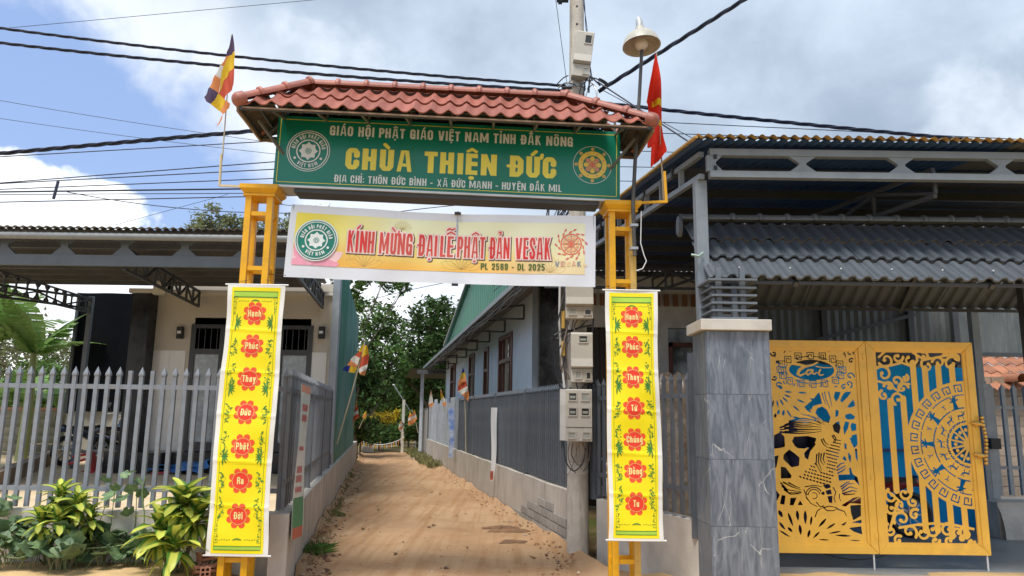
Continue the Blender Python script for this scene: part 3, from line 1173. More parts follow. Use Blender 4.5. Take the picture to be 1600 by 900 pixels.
def tower(cx):
    hw, hd, t_ = 0.125, 0.12, 0.055
    rungs = []
    for z in (0.33, 1.2, 2.1, 2.9, 3.42):
        for sy in (-1, 1):
            rungs.append(((cx - hw + .0, sy * (hd - .0275) - .016, z - .02), (cx + hw, sy * (hd - .0275) + .016, z + .02)))
        for sx in (-1, 1):
            rungs.append(((cx + sx * (hw - .0275) - .014, -hd + .03, z - .017), (cx + sx * (hw - .0275) + .014, hd - .03, z + .017)))
    tw = thing('post_tower', None, None)
    tw.parent = gate
    WM[tw] = WM[gate]
    for lo_, hi_ in rungs:
        mb = MB()
        mb.box(lo_, hi_)
        mb.build('rung', M_yellow, tw, local=True)
    lm = MB()
    lm.box((-t_ / 2, -t_ / 2, 0), (t_ / 2, t_ / 2, 3.60))
    for sx in (-1, 1):
        for sy in (-1, 1):
            m_ = M_yellow2 if (cx > 0 and sx > 0 and sy < 0) else M_yellow
            le = lm.mesh('tower_leg', m_)
            inst('tower_leg', le, tw, T(cx + sx * (hw - t_ / 2 + 0.001), sy * (hd - t_ / 2 + .001), 0), world=False)
    mb = MB()
    mb.box((cx - hw - .02, -hd - .02, 3.585), (cx + hw + .02, hd + .02, 3.605))
    a, b = hw + .012, hw + .05
    c_, d_ = hd + .012, hd + .05
    mb.add([(cx - a, -c_, 3.605), (cx + a, -c_, 3.605), (cx + a, c_, 3.605), (cx - a, c_, 3.605),
            (cx - b, -d_, 3.65), (cx + b, -d_, 3.65), (cx + b, d_, 3.65), (cx - b, d_, 3.65),
            (cx - b, -d_, 3.69), (cx + b, -d_, 3.69), (cx + b, d_, 3.69), (cx - b, d_, 3.69)],
           [(0, 1, 5, 4), (1, 2, 6, 5), (2, 3, 7, 6), (3, 0, 4, 7), (4, 5, 9, 8), (5, 6, 10, 9), (6, 7, 11, 10), (7, 4, 8, 11), (8, 9, 10, 11), (3, 2, 1, 0)])
    mb.build('cap', M_yellow, tw, local=True)
    mb = MB()
    mb.box((cx - .25, -.22, -.05), (cx + .25, .22, 0.02))
    mb.build('footing', M_plaster, tw, local=True)
    return tw


TL, TR_ = -1.715, 1.715
tower(TL)
tower(TR_).scale = (1, 1, .984)

# roof: hipped, two tile courses each way
EZ, RZZ, EX0, EX1, EY = 4.305, 4.655, -1.86, 1.93, 0.385
RX0, RX1 = -1.30, 1.13
roof = thing('roof', None, None)
roof.parent = gate
WM[roof] = WM[gate]


def tile_mesh(w, L, amp, th, m, seg=8, prof=None, under=None):
    mb = MB()
    vs, fs = [], []
    for side in (0, 1):
        for j in range(2):
            for i in range(seg + 1):
                t_ = i / seg
                h = amp * (prof(t_) if prof else math.cos(2 * PI * t_))
                vs.append((w * (t_ - .5) * 1.03, L * j, h - side * th + (th if j == 0 else 0)))
    n = seg + 1
    for i in range(seg):
        fs.append((i, i + 1, n + i + 1, n + i))
        fs.append((2 * n + i + 1, 2 * n + i, 3 * n + i, 3 * n + i + 1))
        fs.append((2 * n + i, 2 * n + i + 1, i + 1, i))
        fs.append((n + i, n + i + 1, 3 * n + i + 1, 3 * n + i))
    fs += [(0, n, 3 * n, 2 * n), (seg, 2 * n + seg, 3 * n + seg, n + seg)]
    mb.add(vs, fs)
    if under:
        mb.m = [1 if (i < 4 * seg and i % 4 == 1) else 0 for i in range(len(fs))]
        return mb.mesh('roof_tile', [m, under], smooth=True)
    return mb.mesh('roof_tile', m, smooth=True)


def lay_tiles(parent, origin, U, V, width, length, w, rows, L, me, cuts=(), name='roof_tile', lift=0.012, jit=0.004, tilt=.035):
    """tiles in courses; U across, V up the slope; cuts are (point, normal) planes, the side against the normal is kept"""
    U, V = Vector(U).normalized(), Vector(V).normalized()
    Nn = U.cross(V)
    B = Matrix((U, V, Nn)).transposed().to_4x4()
    n = round(width / w)
    w = width / n
    for r_ in range(rows):
        for i in range(n):
            pos = Vector(origin) + U * (w * (i + .5)) + V * (length / rows * r_) + Nn * (lift * 0.4 + tilt * L * .55 + random.uniform(0, jit))
            M_ = T(*pos) @ B @ RZ(random.uniform(-.008, .008)) @ RX(-tilt)
            corners = [M_ @ Vector((sx * w / 2, y_, 0)) for sx in (-1, 1) for y_ in (0, L)]
            out = False
            cut = []
            for (p, nn) in cuts:
                ds = [(c_ - Vector(p)).dot(Vector(nn)) for c_ in corners]
                if min(ds) > -0.01:
                    out = True
                    break
                if max(ds) > 0:
                    cut.append((p, nn))
            if out:
                continue
            if not cut:
                inst(name, me, parent, M_, world=False)
            else:
                bm = bmesh.new()
                bm.from_mesh(me)
                bm.transform(M_)
                for p, nn in cut:
                    bmesh.ops.bisect_plane(bm, geom=bm.verts[:] + bm.edges[:] + bm.faces[:], plane_co=p, plane_no=nn, clear_outer=True)
                if len(bm.faces) > 2:
                    m2 = bpy.data.meshes.new(name)
                    bm.to_mesh(m2)
                    for mm in me.materials:
                        m2.materials.append(mm)
                    inst(name, m2, parent, Matrix.Identity(4), world=False)
                bm.free()


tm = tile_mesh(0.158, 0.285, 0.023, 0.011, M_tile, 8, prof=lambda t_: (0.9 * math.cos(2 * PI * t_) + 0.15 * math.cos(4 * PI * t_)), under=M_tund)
hips = [((EX0, -EY), (RX0, 0)), ((EX1, -EY), (RX1, 0)), ((EX1, EY), (RX1, 0)), ((EX0, EY), (RX0, 0))]


def hipn(k, sgn):
    a, b = hips[k]
    d = Vector((b[0] - a[0], b[1] - a[1], 0))
    n_ = Vector((-d.y, d.x, 0)).normalized() * sgn
    return ((a[0], a[1], 0), tuple(n_))


rise = RZZ - EZ
sl = math.hypot(EY, rise)
# front slope keeps what lies between the two front hips
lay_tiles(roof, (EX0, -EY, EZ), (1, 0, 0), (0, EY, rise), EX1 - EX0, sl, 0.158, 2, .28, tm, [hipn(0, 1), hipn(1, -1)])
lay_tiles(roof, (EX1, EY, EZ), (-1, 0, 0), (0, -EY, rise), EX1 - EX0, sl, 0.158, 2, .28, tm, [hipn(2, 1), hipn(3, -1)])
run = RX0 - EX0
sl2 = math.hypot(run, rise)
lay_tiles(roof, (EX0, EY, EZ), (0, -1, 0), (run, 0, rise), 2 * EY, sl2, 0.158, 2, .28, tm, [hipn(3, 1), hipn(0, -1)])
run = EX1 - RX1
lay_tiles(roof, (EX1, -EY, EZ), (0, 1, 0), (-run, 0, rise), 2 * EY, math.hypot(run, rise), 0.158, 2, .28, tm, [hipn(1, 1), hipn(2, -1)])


def ridge_cap_mesh(L, r, m):
    mb = MB()
    prof = [(r * .84, 0), (r * .84, L * .80), (r * 1.12, L * .84), (r * 1.16, L * .93), (r * 1.0, L * .97), (r * .84, L * 1.0)]
    n = 12
    vs, fs = [], []
    for side in (0, 1):
        for (rr, y_) in prof:
            for k in range(n + 1):
                a = -0.25 + (PI + 0.5) * k / n
                q = rr - side * .009
                vs.append((q * math.cos(a), y_, q * math.sin(a)))
    q = len(prof) * (n + 1)
    for i in range(len(prof) - 1):
        for k in range(n):
            a = i * (n + 1) + k
            f = (a, a + 1, a + n + 2, a + n + 1)
            fs += [f[::-1], tuple(q + z for z in f)]
    for k in range(n):
        fs.append((k, k + 1, q + k + 1, q + k))
    mb.add(vs, fs)
    return mb.mesh('ridge_cap', m, smooth=True)


def lay_ridge(parent, a, b, L, r, m, name='ridge_cap', lift=0.0, end_cap=False):
    a, b = Vector(a), Vector(b)
    d = b - a
    n = max(1, round(d.length / L))
    L = d.length / n
    me = ridge_cap_mesh(L * 1.04, r, m)
    V = d.normalized()
    U = V.cross(Vector((0, 0, 1))).normalized()
    W_ = U.cross(V)
    B = Matrix((U, V, W_)).transposed().to_4x4()
    for i in range(n):
        p = a + V * (L * i) + W_ * (lift + random.uniform(0, .004))
        inst(name, me, parent, T(*p) @ B, world=False)
    if end_cap:
        mb = MB()
        prof = [(0.001, -r * .95)] + [(r * 1.18 * math.cos(t_), -r * .95 * math.sin(t_)) for t_ in (1.2, .9, .6, .3, 0)] + [(r * 1.18, r * .8), (r * 1.05, r * .9)]
        vs, fs = [], []
        n_ = 14
        for (rr, y_) in prof:
            for k in range(n_):
                al = 2 * PI * k / n_
                vs.append((rr * math.cos(al), y_, rr * math.sin(al) * .95))
        for i in range(len(prof) - 1):
            for k in range(n_):
                q, w_ = i * n_ + k, i * n_ + (k + 1) % n_
                fs.append((q, w_, w_ + n_, q + n_))
        mb.add(vs, fs)
        me2 = mb.mesh('hip_end', m, smooth=True)
        inst('hip_end', me2, parent, T(*(a + V * .02 + W_ * lift)) @ B, world=False)


lay_ridge(roof, (RX0, 0, RZZ + .045), (RX1, 0, RZZ + .045), 0.285, 0.060, M_tile)
for (a, b) in hips:
    lay_ridge(roof, (a[0], a[1], EZ + .035), (b[0], b[1], RZZ + .055), 0.30, 0.062, M_tile, name='hip_cap', end_cap=True)
# timber-coloured eave edge, steel rafters and battens under the tiles
mb = MB()
for z_, q in ((EZ - 0.045, 0),):
    mb.beam((EX0, -EY + .015, z_ + .02), (EX1, -EY + .015, z_ + .02), .015, .014)
    mb.beam((EX0, EY - .01, z_), (EX1, EY - .01, z_), .02, .035)
    mb.beam((EX0 + .01, -EY + .02, z_), (EX0 + .01, EY - .02, z_), .02, .035)
    mb.beam((EX1 - .01, -EY + .02, z_), (EX1 - .01, EY - .02, z_), .02, .035)
mb.build('eave_edge', M_tilecut, roof, local=True)
fr = thing('roof_frame', None, None)
fr.parent = gate
WM[fr] = WM[gate]
x = RX0
while x < RX1 + .01:
    for sy in (-1, 1):
        mb = MB()
        mb.beam((x, sy * (EY - .03), EZ - .035), (x, 0, RZZ - .05), .03, .03)
        mb.build('rafter', M_steeld, fr, local=True)
    x += (RX1 - RX0) / 7
for (a, b) in hips:
    mb = MB()
    mb.beam((a[0] * .985, a[1] * .97, EZ - .035), (b[0], b[1], RZZ - .05), .035, .035)
    mb.build('rafter', M_steeld, fr, local=True)
for sy in (-1, 1):
    for f_ in (0.0, 0.33, 0.66):
        mb = MB()
        xa = EX0 + (RX0 - EX0) * f_ + .03
        xb = EX1 + (RX1 - EX1) * f_ - .03
        mb.beam((xa, sy * (EY - .03) * (1 - f_), EZ - .02 + rise * f_ - .01), (xb, sy * (EY - .03) * (1 - f_), EZ - .02 + rise * f_ - .01), .022, .022)
        mb.build('batten', M_steeld, fr, local=True)
for ex, rx in ((EX0, RX0), (EX1, RX1)):
    for f_ in (0.03, .25, .5, .75):
        mb = MB()
        xq = ex + (rx - ex) * f_
        mb.beam((xq, -EY * (1 - f_) * .95, EZ - .03 + rise * f_), (xq, EY * (1 - f_) * .95, EZ - .03 + rise * f_), .022, .022)
        mb.build('batten', M_steeld, fr, local=True)
for i in range(9):
    x = -1.55 + i * 0.4
    mb = MB()
    mb.beam((x, .1, 4.38), (x, .1, 4.52), .022, .022)
    mb.beam((x, .1, 4.38), (x, -EY + .05, EZ - .03), .02, .02)
    mb.build('strut', mat('dull strut', (.13, .125, .115), .6), fr, local=True)
for sx in (EX0 + .12, EX1 - .12):
    mb = MB()
    mb.beam((sx + (.22 if sx < 0 else -.22), .1, 4.0), (sx, -.1, EZ - .03), .022, .022)
    mb.build('brace', mat('dull strut', (.13, .125, .115), .6), fr, local=True)

# sign board
SX0, SX1, SZ0, SZ1, SYF = -1.61, 1.70, 3.715, 4.405, -0.085


def green_sign_mat():
    return mat('green sign print', (0.004, 0.17, 0.095), 0.22, var=0.1, scale=1.3, hue=(0.01, 0.22, 0.16), spec=0.5)


M_green = green_sign_mat()
mb = MB()
mb.box((SX0, SYF, SZ0), (SX1, SYF + 0.26, SZ1))
sb = mb.build('sign_board', M_green, gate, local=True)
mb = MB()
mb.box((SX0 - .004, SYF - .014, SZ0 - .022), (SX1 + .004, SYF + .27, SZ0 - .002))
mb.build('bottom_trim', mat('aluminium trim', (.62, .65, .66), .35, metal=.3), sb, local=True)
mb = MB()
mb.box((SX0 + .2, SYF + .012, SZ0 - .06), (SX1 - .2, SYF + .25, SZ0 - .024))
mb.build('cross_beam', M_steeld, sb, local=True)
SW, SH = SX1 - SX0, SZ1 - SZ0


def ssurf(x, y, l):      # x across from the left edge, y up from the bottom edge
    return (SX0 + x, SYF - 0.0012 * l, SZ0 + y)


M_swhite = mat('white sign print', (0.74, 0.78, 0.77), 0.3, var=.04)
M_syel = mat('yellow sign print', (0.86, 0.74, 0.08), 0.3, var=.05)
ink = Ink(ssurf)
for a, b in (((.03, .03), (SW - .035, .03)), ((SW - .035, .03), (SW - .035, SH - .035)), ((SW - .035, SH - .035), (.03, SH - .035)), ((.03, SH - .035), (.03, .03))):
    ink.line([a, b], .006)
ink.build('border_line', M_syel, sb)


def put_text(s_, xa, xb, yb, cap, m, parent, wt=.19, surf=ssurf, name='lettering', lift=1, res=.04):
    ws = [(w_, word(w_, wt, 1.0, None, res=.2)[1]) for w_ in s_.split(' ')]
    tot = sum(w_ for _, w_ in ws) + .40 * (len(ws) - 1)
    k = (xb - xa) / tot
    x = xa
    for w_, n_ in ws:
        ink = Ink(surf)
        ink.raw(*word(w_, wt, cap, n_ * k, res=res)[0][0], x + n_ * k / 2, yb, lift)
        x += (n_ + .40) * k
        o_ = ink.build(name, m, parent)
    return o_


put_text('GIÁO HỘI PHẬT GIÁO VIỆT NAM TỈNH ĐẮK NÔNG', .150 * SW, .860 * SW, .745 * SH, .098, M_swhite, sb, .175, res=.035)
put_text('CHÙA THIỆN ĐỨC', .2 * SW, .812 * SW, .265 * SH, .213, M_syel, sb, .205, res=.025)
put_text('ĐỊA CHỈ: THÔN ĐỨC BÌNH - XÃ ĐỨC MẠNH - HUYỆN ĐẮK MIL', .172 * SW, .828 * SW, .073 * SH, .073, M_swhite, sb, .15, res=.035)
# congregation emblem


def emblem(surf0, cx, cy, r, parent, cwhite, cgreen, filled=False, up=0):
    surf = lambda x, y, l: surf0(x, y, l + up)
    ink = Ink(surf)
    if filled:
        ink.circ(cx, cy, r * 1.06, 1, 0, 40)
        ink.circ(cx, cy, r * 1.0, 2, 1, 40)
    ink.ring(cx, cy, r * .95 if filled else r * .965, r * (1.0 if not filled else .91), 3, 0)
    if not filled:
        ink.ring(cx, cy, r * .865, r * .91, 3, 0)
    ink.ring(cx, cy, r * .50, r * .56, 3, 0)
    n = 64
    pts = []
    for i in range(n):
        a = 2 * PI * i / n
        q = r * (.34 + .10 * (1 - abs(math.sin(4 * a))))
        pts.append((cx + q * math.cos(a + PI / 2), cy + q * math.sin(a + PI / 2)))
    ink.poly(pts, 3, 0)
    ink.circ(cx, cy, r * .15, 4, 1)
    ink.ring(cx, cy, r * .105, r * .125, 5, 0)
    for k in range(8):
        a = PI / 4 * k + .2
        ink.circ(cx + r * .075 * math.cos(a), cy + r * .075 * math.sin(a), r * .022, 5, 0, 6)
    ink.circ(cx, cy, r * .03, 5, 0, 8)
    for sx in (-1, 1):
        ink.circ(cx + sx * r * .60, cy - r * .36, r * .065, 4, 0, 10)
    ink.arc_text('GIÁO HỘI PHẬT GIÁO', cx, cy, r * .62, PI / 2, r * .185, 4, 0)
    ink.arc_text('VIỆT NAM', cx, cy, r * .62, -PI / 2, r * .185, 4, 0, inward=True)
    return ink.build('emblem', [cwhite, cgreen], parent)


emblem(ssurf, .093 * SW, .50 * SH, .205, sb, M_swhite, M_green)
# wheel emblem
M_gold = mat('gold print', (.82, .60, .10), .3, var=.05)
M_pinkp = mat('salmon print', (.62, .28, .17), .3)
M_redp = mat('orange red print', (.72, .14, .04), .3)
ink = Ink(ssurf)
cx_, cy_, r_ = .918 * SW, .49 * SH, .19
ink.ring(cx_, cy_, r_ * .975, r_ * 1.0, 2, 0, 48)
ink.ring(cx_, cy_, r_ * .50, r_ * .73, 3, 1, 40)
for k in range(8):
    a = PI / 4 * k + PI / 2
    ca, sa = math.cos(a), math.sin(a)
    ink.circ(cx_ + r_ * .84 * ca, cy_ + r_ * .84 * sa, r_ * .085, 3, 1, 12)
    ink.circ(cx_ + r_ * .84 * ca, cy_ + r_ * .84 * sa, r_ * .05, 4, 2, 10)
    ink.circ(cx_ + r_ * .33 * ca, cy_ + r_ * .33 * sa, r_ * .125, 3, 1 if k % 2 == 0 else 2, 12)
    a += PI / 8
    ink.circ(cx_ + r_ * .61 * math.cos(a), cy_ + r_ * .61 * math.sin(a), r_ * .045, 4, 2, 8)
ink.circ(cx_, cy_, r_ * .22, 4, 2, 20)
ink.ring(cx_, cy_, r_ * .20, r_ * .225, 5, 1, 20)
q = r_ * .11
for pts in ([(0, q), (0, -q)], [(-q, 0), (q, 0)], [(0, q), (-q, q)], [(0, -q), (q, -q)], [(-q, 0), (-q, -q)], [(q, 0), (q, q)]):
    ink.line([(cx_ + a, cy_ + b) for a, b in pts], r_ * .045, 5, 3)
ink.build('wheel_emblem', [M_swhite, M_gold, M_pinkp, M_redp], sb)

# the arch has settled: roof, frame and sign dip slightly to the right, with a shorter right tower
for o_ in (roof, fr, sb):
    o_.matrix_basis = T(TL, 0 if o_ is sb else -.165, 3.7) @ RY(R(.95)) @ T(-TL, 0, -3.7)
# ------------------------------------------------------------------ hanging scroll banners
M_byel = mat('yellow vinyl print', (0.88, 0.74, 0.008), 0.4, var=0.03, scale=3, spec=0.4)
M_bwht = mat('white vinyl margin', (0.76, 0.76, 0.72), 0.4, var=0.03)
M_bred = mat('flower red print', (0.80, 0.045, 0.02), 0.42, var=.03)
M_bora = mat('petal orange print', (0.82, 0.095, 0.022), 0.42, var=.03)
M_bpal = mat('pale yellow print', (0.86, 0.76, 0.30), 0.42, var=.03)
M_bgrn = mat('leaf green print', (0.055, 0.22, 0.03), 0.45, var=.2, scale=30)
M_blgr = mat('light green print', (0.38, 0.62, 0.06), 0.45, var=.08)


def scroll(name, label, x0, z1, w, h, Y, words, seed, rz=0.0, curl=1.0):
    rnd = random.Random(seed)
    t_ = thing(name, label, 'banner', (x0 + w / 2, Y, z1 - h), rz, 'yellow scroll banners on the arch posts')
    ph = rnd.random() * 6

    def surf(x, y, l):   # x from left edge, y up from the bottom
        s_ = x / w
        t2 = 1 - y / h
        d = 0.014 * math.sin(PI * s_) * (0.3 + t2) + 0.010 * math.sin(9 * t2 + ph + 1.5 * s_) * math.sin(2 * s_ + .5) + 0.005 * math.sin(19 * t2 + 3 * s_ + ph) + .0025 * math.sin(43 * t2 - 4 * s_) + sum(.005 * math.exp(-((t2 - c_ - .01 * s_) / .007) ** 2) for c_ in (.17, .33, .49, .66, .82)) \
            + curl * 0.03 * (s_ ** 3) * t2 ** 1.5
        dx_ = 0.007 * math.sin(5 * t2 + ph) + 0.010 * t2 * (s_ - .5) + (s_ - .5) * .012 * math.sin(11 * t2 + ph * 2)
        return (x - w / 2 + dx_, -d * 1.0 - 0.0011 * l + (0.02 * curl * (s_ ** 6) * t2), y)

    mb = MB()
    mb.grid(lambda a, b: surf(a * w, b * h, -1.5), 14, 150)
    mb.build('vinyl_sheet', M_bwht, t_, smooth=True, local=True)
    mx, my = 0.036 * w / .5 * 1.1, 0.022
    ink = Ink(surf)
    o = len(ink.mb.v)
    ink.mb.grid(lambda a, b: surf(mx + a * (w - 2 * mx), my + b * (h - 2 * my), 0), 14, 150)
    ink.build('printed_field', M_byel, t_)
    xl, xr, yb, yt = mx + .022, w - mx - .022, my + .06, h - my - .035
    ink = Ink(surf)
    for x in (xl, xr):
        ink.line([(x, yb - .03), (x, yt)], .003, 1)
    for y in (yb - .03, yb + .0):
        ink.line([(xl, y), (xr, y)], .006, 2)
    ink.line([(xl - .004, yt - .004), (xr + .004, yt - .004)], .006, 2)
    ink.line([(xl, yt - .055), (xr, yt - .055)], .008, 2)
    # corner fretwork and the small crest top and bottom
    for (cy_, s_) in ((yt - .05, -1), (yb + .03, 1)):
        for cx_, sx in ((xl, 1), (xr, -1)):
            for k in range(4):
                ink.line([(cx_ + sx * .004, cy_ + s_ * (k * .045)), (cx_ + sx * (.030 - .005 * k), cy_ + s_ * (k * .045)), (cx_ + sx * (.030 - .005 * k), cy_ + s_ * (k * .045 + .028)), (cx_ + sx * .010, cy_ + s_ * (k * .045 + .028))], .004, 2)
                ink.leaf(cx_ + sx * .014, cy_ + s_ * (k * .045 + .012), rnd.random() * 6, .02, .009, 2)
        cyy = cy_ + s_ * (.045 if s_ < 0 else .02)
        for k in range(-3, 4):
            ink.leaf(w / 2 + k * .013, cyy, PI / 2 + k * .35, .022, .008, 2)
        for sx in (-1, 1):
            for k in range(5):
                ink.leaf(w / 2 + sx * (.055 + k * .02), cyy + .004, (0 if sx > 0 else PI) + .3 * math.sin(k * 2.), .018, .005, 2)
    ink.build('printed_border', M_bgrn, t_)
    ink = Ink(surf)
    ink.mb.grid(lambda a, b: surf(xl + a * (xr - xl), yt - .05 + b * .042, 1), 6, 2)
    ink.build('printed_band', M_blgr, t_)
    ink = Ink(surf)
    ink.mb.grid(lambda a, b: surf(xl + a * (xr - xl), yb - .028 + b * .026, 1), 6, 2)
    ink.build('printed_band', M_blgr, t_)
    n = len(words)
    y_first, y_last = h - .262 * h / 2.36, .335 * h / 2.36
    step = (y_first - y_last) / (n - 1)
    for i, wd in enumerate(words):
        y = y_first - step * i
        x = w / 2 + (-.0 if n else 0)
        rr = min(.100, step * .345)
        ink = Ink(surf)
        for k in range(8):
            a = 2 * PI * k / 8 + PI / 8
            ink.circ(x + rr * .80 * math.cos(a), y + rr * .82 * math.sin(a), rr * .285, 1, 0, 14)
        ink.circ(x, y, rr * .76, 2, 0, 26)
        ink.ring(x, y, rr * .70, rr * .725, 4, 2, 32)
        ink.circ(x, y, rr * .70, 3, 1, 26)
        ink.build('printed_flower', [M_bora, M_bred, M_bpal], t_)
        _, ww = word(wd, .15, rr * .62, None, res=.1)
        put_text(wd, x - min(ww * 1.05, rr * 1.5) / 2, x + min(ww * 1.05, rr * 1.5) / 2, y - rr * .28, rr * .60, M_bpal, t_, .15, surf=surf, lift=5)
    # leaf sprays either side, every other flower, with trailing vines between
    for i in (0, 2, 4):
        y = y_first - step * i - step * .28 + (-.0)
        if n == 7 and i == 4:
            y = y_first - step * 4 - step * .3
        for sx, x in ((1, xl + .03), (-1, xr - .03)):
            ink = Ink(surf)
            base = 0 if sx > 0 else PI
            for k, (a, L) in enumerate(((1.5, .075), (.95, .065), (.45, .05), (-.05, .045), (-.6, .055), (-1.1, .065), (-1.6, .075))):
                ink.leaf(x, y, a if sx > 0 else PI - a, L * 1.1, .0135, 2)
            ink.build('printed_leaves', M_bgrn, t_)
    for i in range(n - 1):
        if i % 2 == 0 and i < n - 2 and False:
            continue
        y0 = y_first - step * (i + .55)
        y1 = y0 - step * (.75 if i < n - 2 else .6)
        if i in (0, 2, 4):
            y0, y1 = y0 - step * .25, y1
        for sx, x in ((1, xl + .022), (-1, xr - .022)):
            ink = Ink(surf)
            pts = []
            for k in range(12):
                yy = y0 + (y1 - y0) * k / 11
                xx = x + sx * (.012 + .013 * math.sin(k * 1.1))
                pts.append((xx, yy))
                if k % 2 == 0:
                    ink.leaf(xx, yy, rnd.random() * 6.28, .034, .012, 2)
                    ink.circ(xx + rnd.uniform(-.014, .02) * sx, yy + rnd.uniform(-.012, .012), .0065, 2, 0, 8)
                else:
                    ink.circ(xx - .012 * sx, yy, .005, 2, 0, 6)
            ink.line(pts, .0022, 2)
            for q in range(2):
                yy = y0 + (y1 - y0) * (.3 + .4 * q)
                ink.line([(x + sx * (.02 + .02 * math.sin(a)), yy + .018 * math.cos(a)) for a in np.linspace(0, 4.2, 9)], .002, 2)
            ink.build('printed_vine', M_bgrn, t_)
    # top and bottom rods
    for z in (h + .004, .002):
        mb = MB()
        a, b = Vector(surf(0, h if z > .1 else 0, -6)), Vector(surf(w, h if z > .1 else 0, -6))
        mb.tube([(a.x - .025, a.y, z), (b.x + .025, b.y, z)], .008, 8)
        mb.build('rod', M_white, t_, smooth=True, local=True)
    mb = MB()
    for sx in (-1, 1):
        mb.tube([(sx * (w / 2 + .015), 0.01, h + .005), (sx * .07, .05, h + .06)], .0018, 4)
    mb.build('hanging_cord', M_black, t_, local=True)
    return t_


scroll('scroll_banner', 'yellow scroll banner with seven red flowers ending in Ra Đời on left arch post', -2.585, 2.73, 0.515, 2.355, 6.60,
       ['Hạnh', 'Phúc', 'Thay', 'Đức', 'Phật', 'Ra', 'Đời'], 3, curl=1.0)
scroll('scroll_banner', 'yellow scroll banner with seven red flowers ending in Đồng Tu on right arch post', 0.865, 2.735, 0.472, 2.20, 6.66,
       ['Hạnh', 'Phúc', 'Thay', 'Tứ', 'Chúng', 'Đồng', 'Tu'], 5, rz=R(2), curl=.3)

# ------------------------------------------------------------------ horizontal celebration banner
VB = thing('celebration_banner', 'wide yellow and white cloth banner with red Vesak lettering strung across the arch', 'banner', (-2.09, 6.68, 2.83), R(2.6))
VW, VH = 2.875, 0.685


def vsurf(x, y, l):
    a, b = x / VW, y / VH
    sag = -0.028 * 4 * a * (1 - a) * (0.5 + .5 * b)
    d = 0.010 * math.sin(6 * a + 1) * math.sin(PI * b) + 0.006 * math.sin(15 * a + 4 * b) + .004 * math.sin(31 * a - 7 * b)
    dz_ = sag + (0.018 * (1 - a) * (1 - a)) * (b - .3) + 0.004 * math.sin(9 * a) * b + (.012 * (a - .5) if b > .5 else 0)
    dx_ = -0.02 * (1 - b) * (1 - a)
    return (x + dx_, -d - .0016 * l, y + dz_)


M_vwht = mat('white banner cloth', (.70, .73, .80), .5, var=.03)


def gold_field():
    m = bpy.data.materials.new('yellow gradient print')
    m.use_nodes = True
    t = m.node_tree
    b = t.nodes['Principled BSDF']
    tc_ = t.nodes.new('ShaderNodeTexCoord')
    sp = t.nodes.new('ShaderNodeSeparateXYZ')
    t.links.new(tc_.outputs['Object'], sp.inputs[0])
    nz = N(t, 'ShaderNodeTexNoise', ins={'Scale': 1.1, 'Detail': 3})
    t.links.new(tc_.outputs['Object'], nz.inputs['Vector'])
    v = math_(t, 'ADD', sp.outputs[2], math_(t, 'MULTIPLY', math_(t, 'SUBTRACT', nz.outputs[0], .5), .35))
    c1 = mixc(t, smooth_(t, v, .08, .42), (.86, .47, .08), (.80, .74, .26))
    c2 = mixc(t, smooth_(t, sp.outputs[0], .15, 1.2), (.82, .70, .08), (.78, .80, .55))
    c = mixc(t, smooth_(t, v, .25, .55), c1, c2)
    c = mixc(t, math_(t, 'MULTIPLY', smooth_(t, sp.outputs[0], 1.6, 2.7), .6), c, (.80, .80, .60))
    t.links.new(c, b.inputs['Base Color'])
    b.inputs['Roughness'].default_value = .5
    return m


mb = MB()
mb.grid(lambda a, b: vsurf(a * VW, b * VH, -1.5), 70, 14)
mb.build('cloth', M_vwht, VB, smooth=True, local=True)
ink = Ink(vsurf)
fx0, fx1, fy0, fy1 = .06, VW - .10, .115, VH - .075
ink.mb.grid(lambda a, b: vsurf(fx0 + a * (fx1 - fx0), fy0 + b * (fy1 - fy0), 0), 70, 12)
ink.build('printed_field', gold_field(), VB)
# lotus bottom left
M_lot = [mat('lotus pink print', (.80, .34, .46), .5), mat('lotus pale print', (.85, .58, .62), .5), mat('lotus deep print', (.74, .25, .42), .5)]
ink = Ink(vsurf)
for (a, L, w_, mi, l_) in ((2.5, .26, .10, 1, 1), (.6, .26, .10, 1, 1), (2.1, .30, .11, 0, 2), (1.05, .30, .11, 0, 2), (1.8, .33, .11, 1, 3), (1.35, .33, .11, 2, 3), (1.57, .34, .12, 0, 4), (2.9, .2, .08, 0, 2), (.2, .2, .08, 0, 2)):
    x, y, ca, sa = .245, .10, math.cos(a), math.sin(a)
    L, w_ = L * (1.15 if abs(a - 1.57) < .6 else 1.3), w_ * 1.35
    pts = []
    for p, q in [(0, 0), (.3, .42), (.6, .5), (.85, .25), (1, 0), (.85, -.25), (.6, -.5), (.3, -.42)]:
        X, Y_ = x + L * p * ca - w_ * q * sa, y + L * p * sa * .8 + w_ * q * ca
        pts.append((max(fx0, X), max(fy0, Y_)))
    ink.poly(pts, l_ * .7, mi)
ink.build('printed_lotus', M_lot, VB)
M_emg = mat('emblem green print', (.005, .19, .14), .45)
emblem(vsurf, .268, .352, .188, VB, M_swhite, M_emg, True, 6)
# thin flower line drawing in the field
ink = Ink(vsurf)
for (x, y, r_) in ((.72, .13, .18), (1.62, .14, .2), (1.05, .5, .09), (2.45, .13, .15)):
    for a in np.linspace(.3, 2.84, 8):
        pts = [(x + r_ * t_ * math.cos(a + .35 * math.sin(PI * t_) * s_), max(fy0, min(fy1, y + r_ * t_ * math.sin(a + .35 * math.sin(PI * t_) * s_)))) for s_ in (1, -1) for t_ in (np.linspace(0, 1, 7) if s_ > 0 else np.linspace(1, 0, 7))]
        ink.line(pts, .0022, 1)
ink.build('printed_outline', mat('brown line print', (.55, .42, .14), .5), VB)
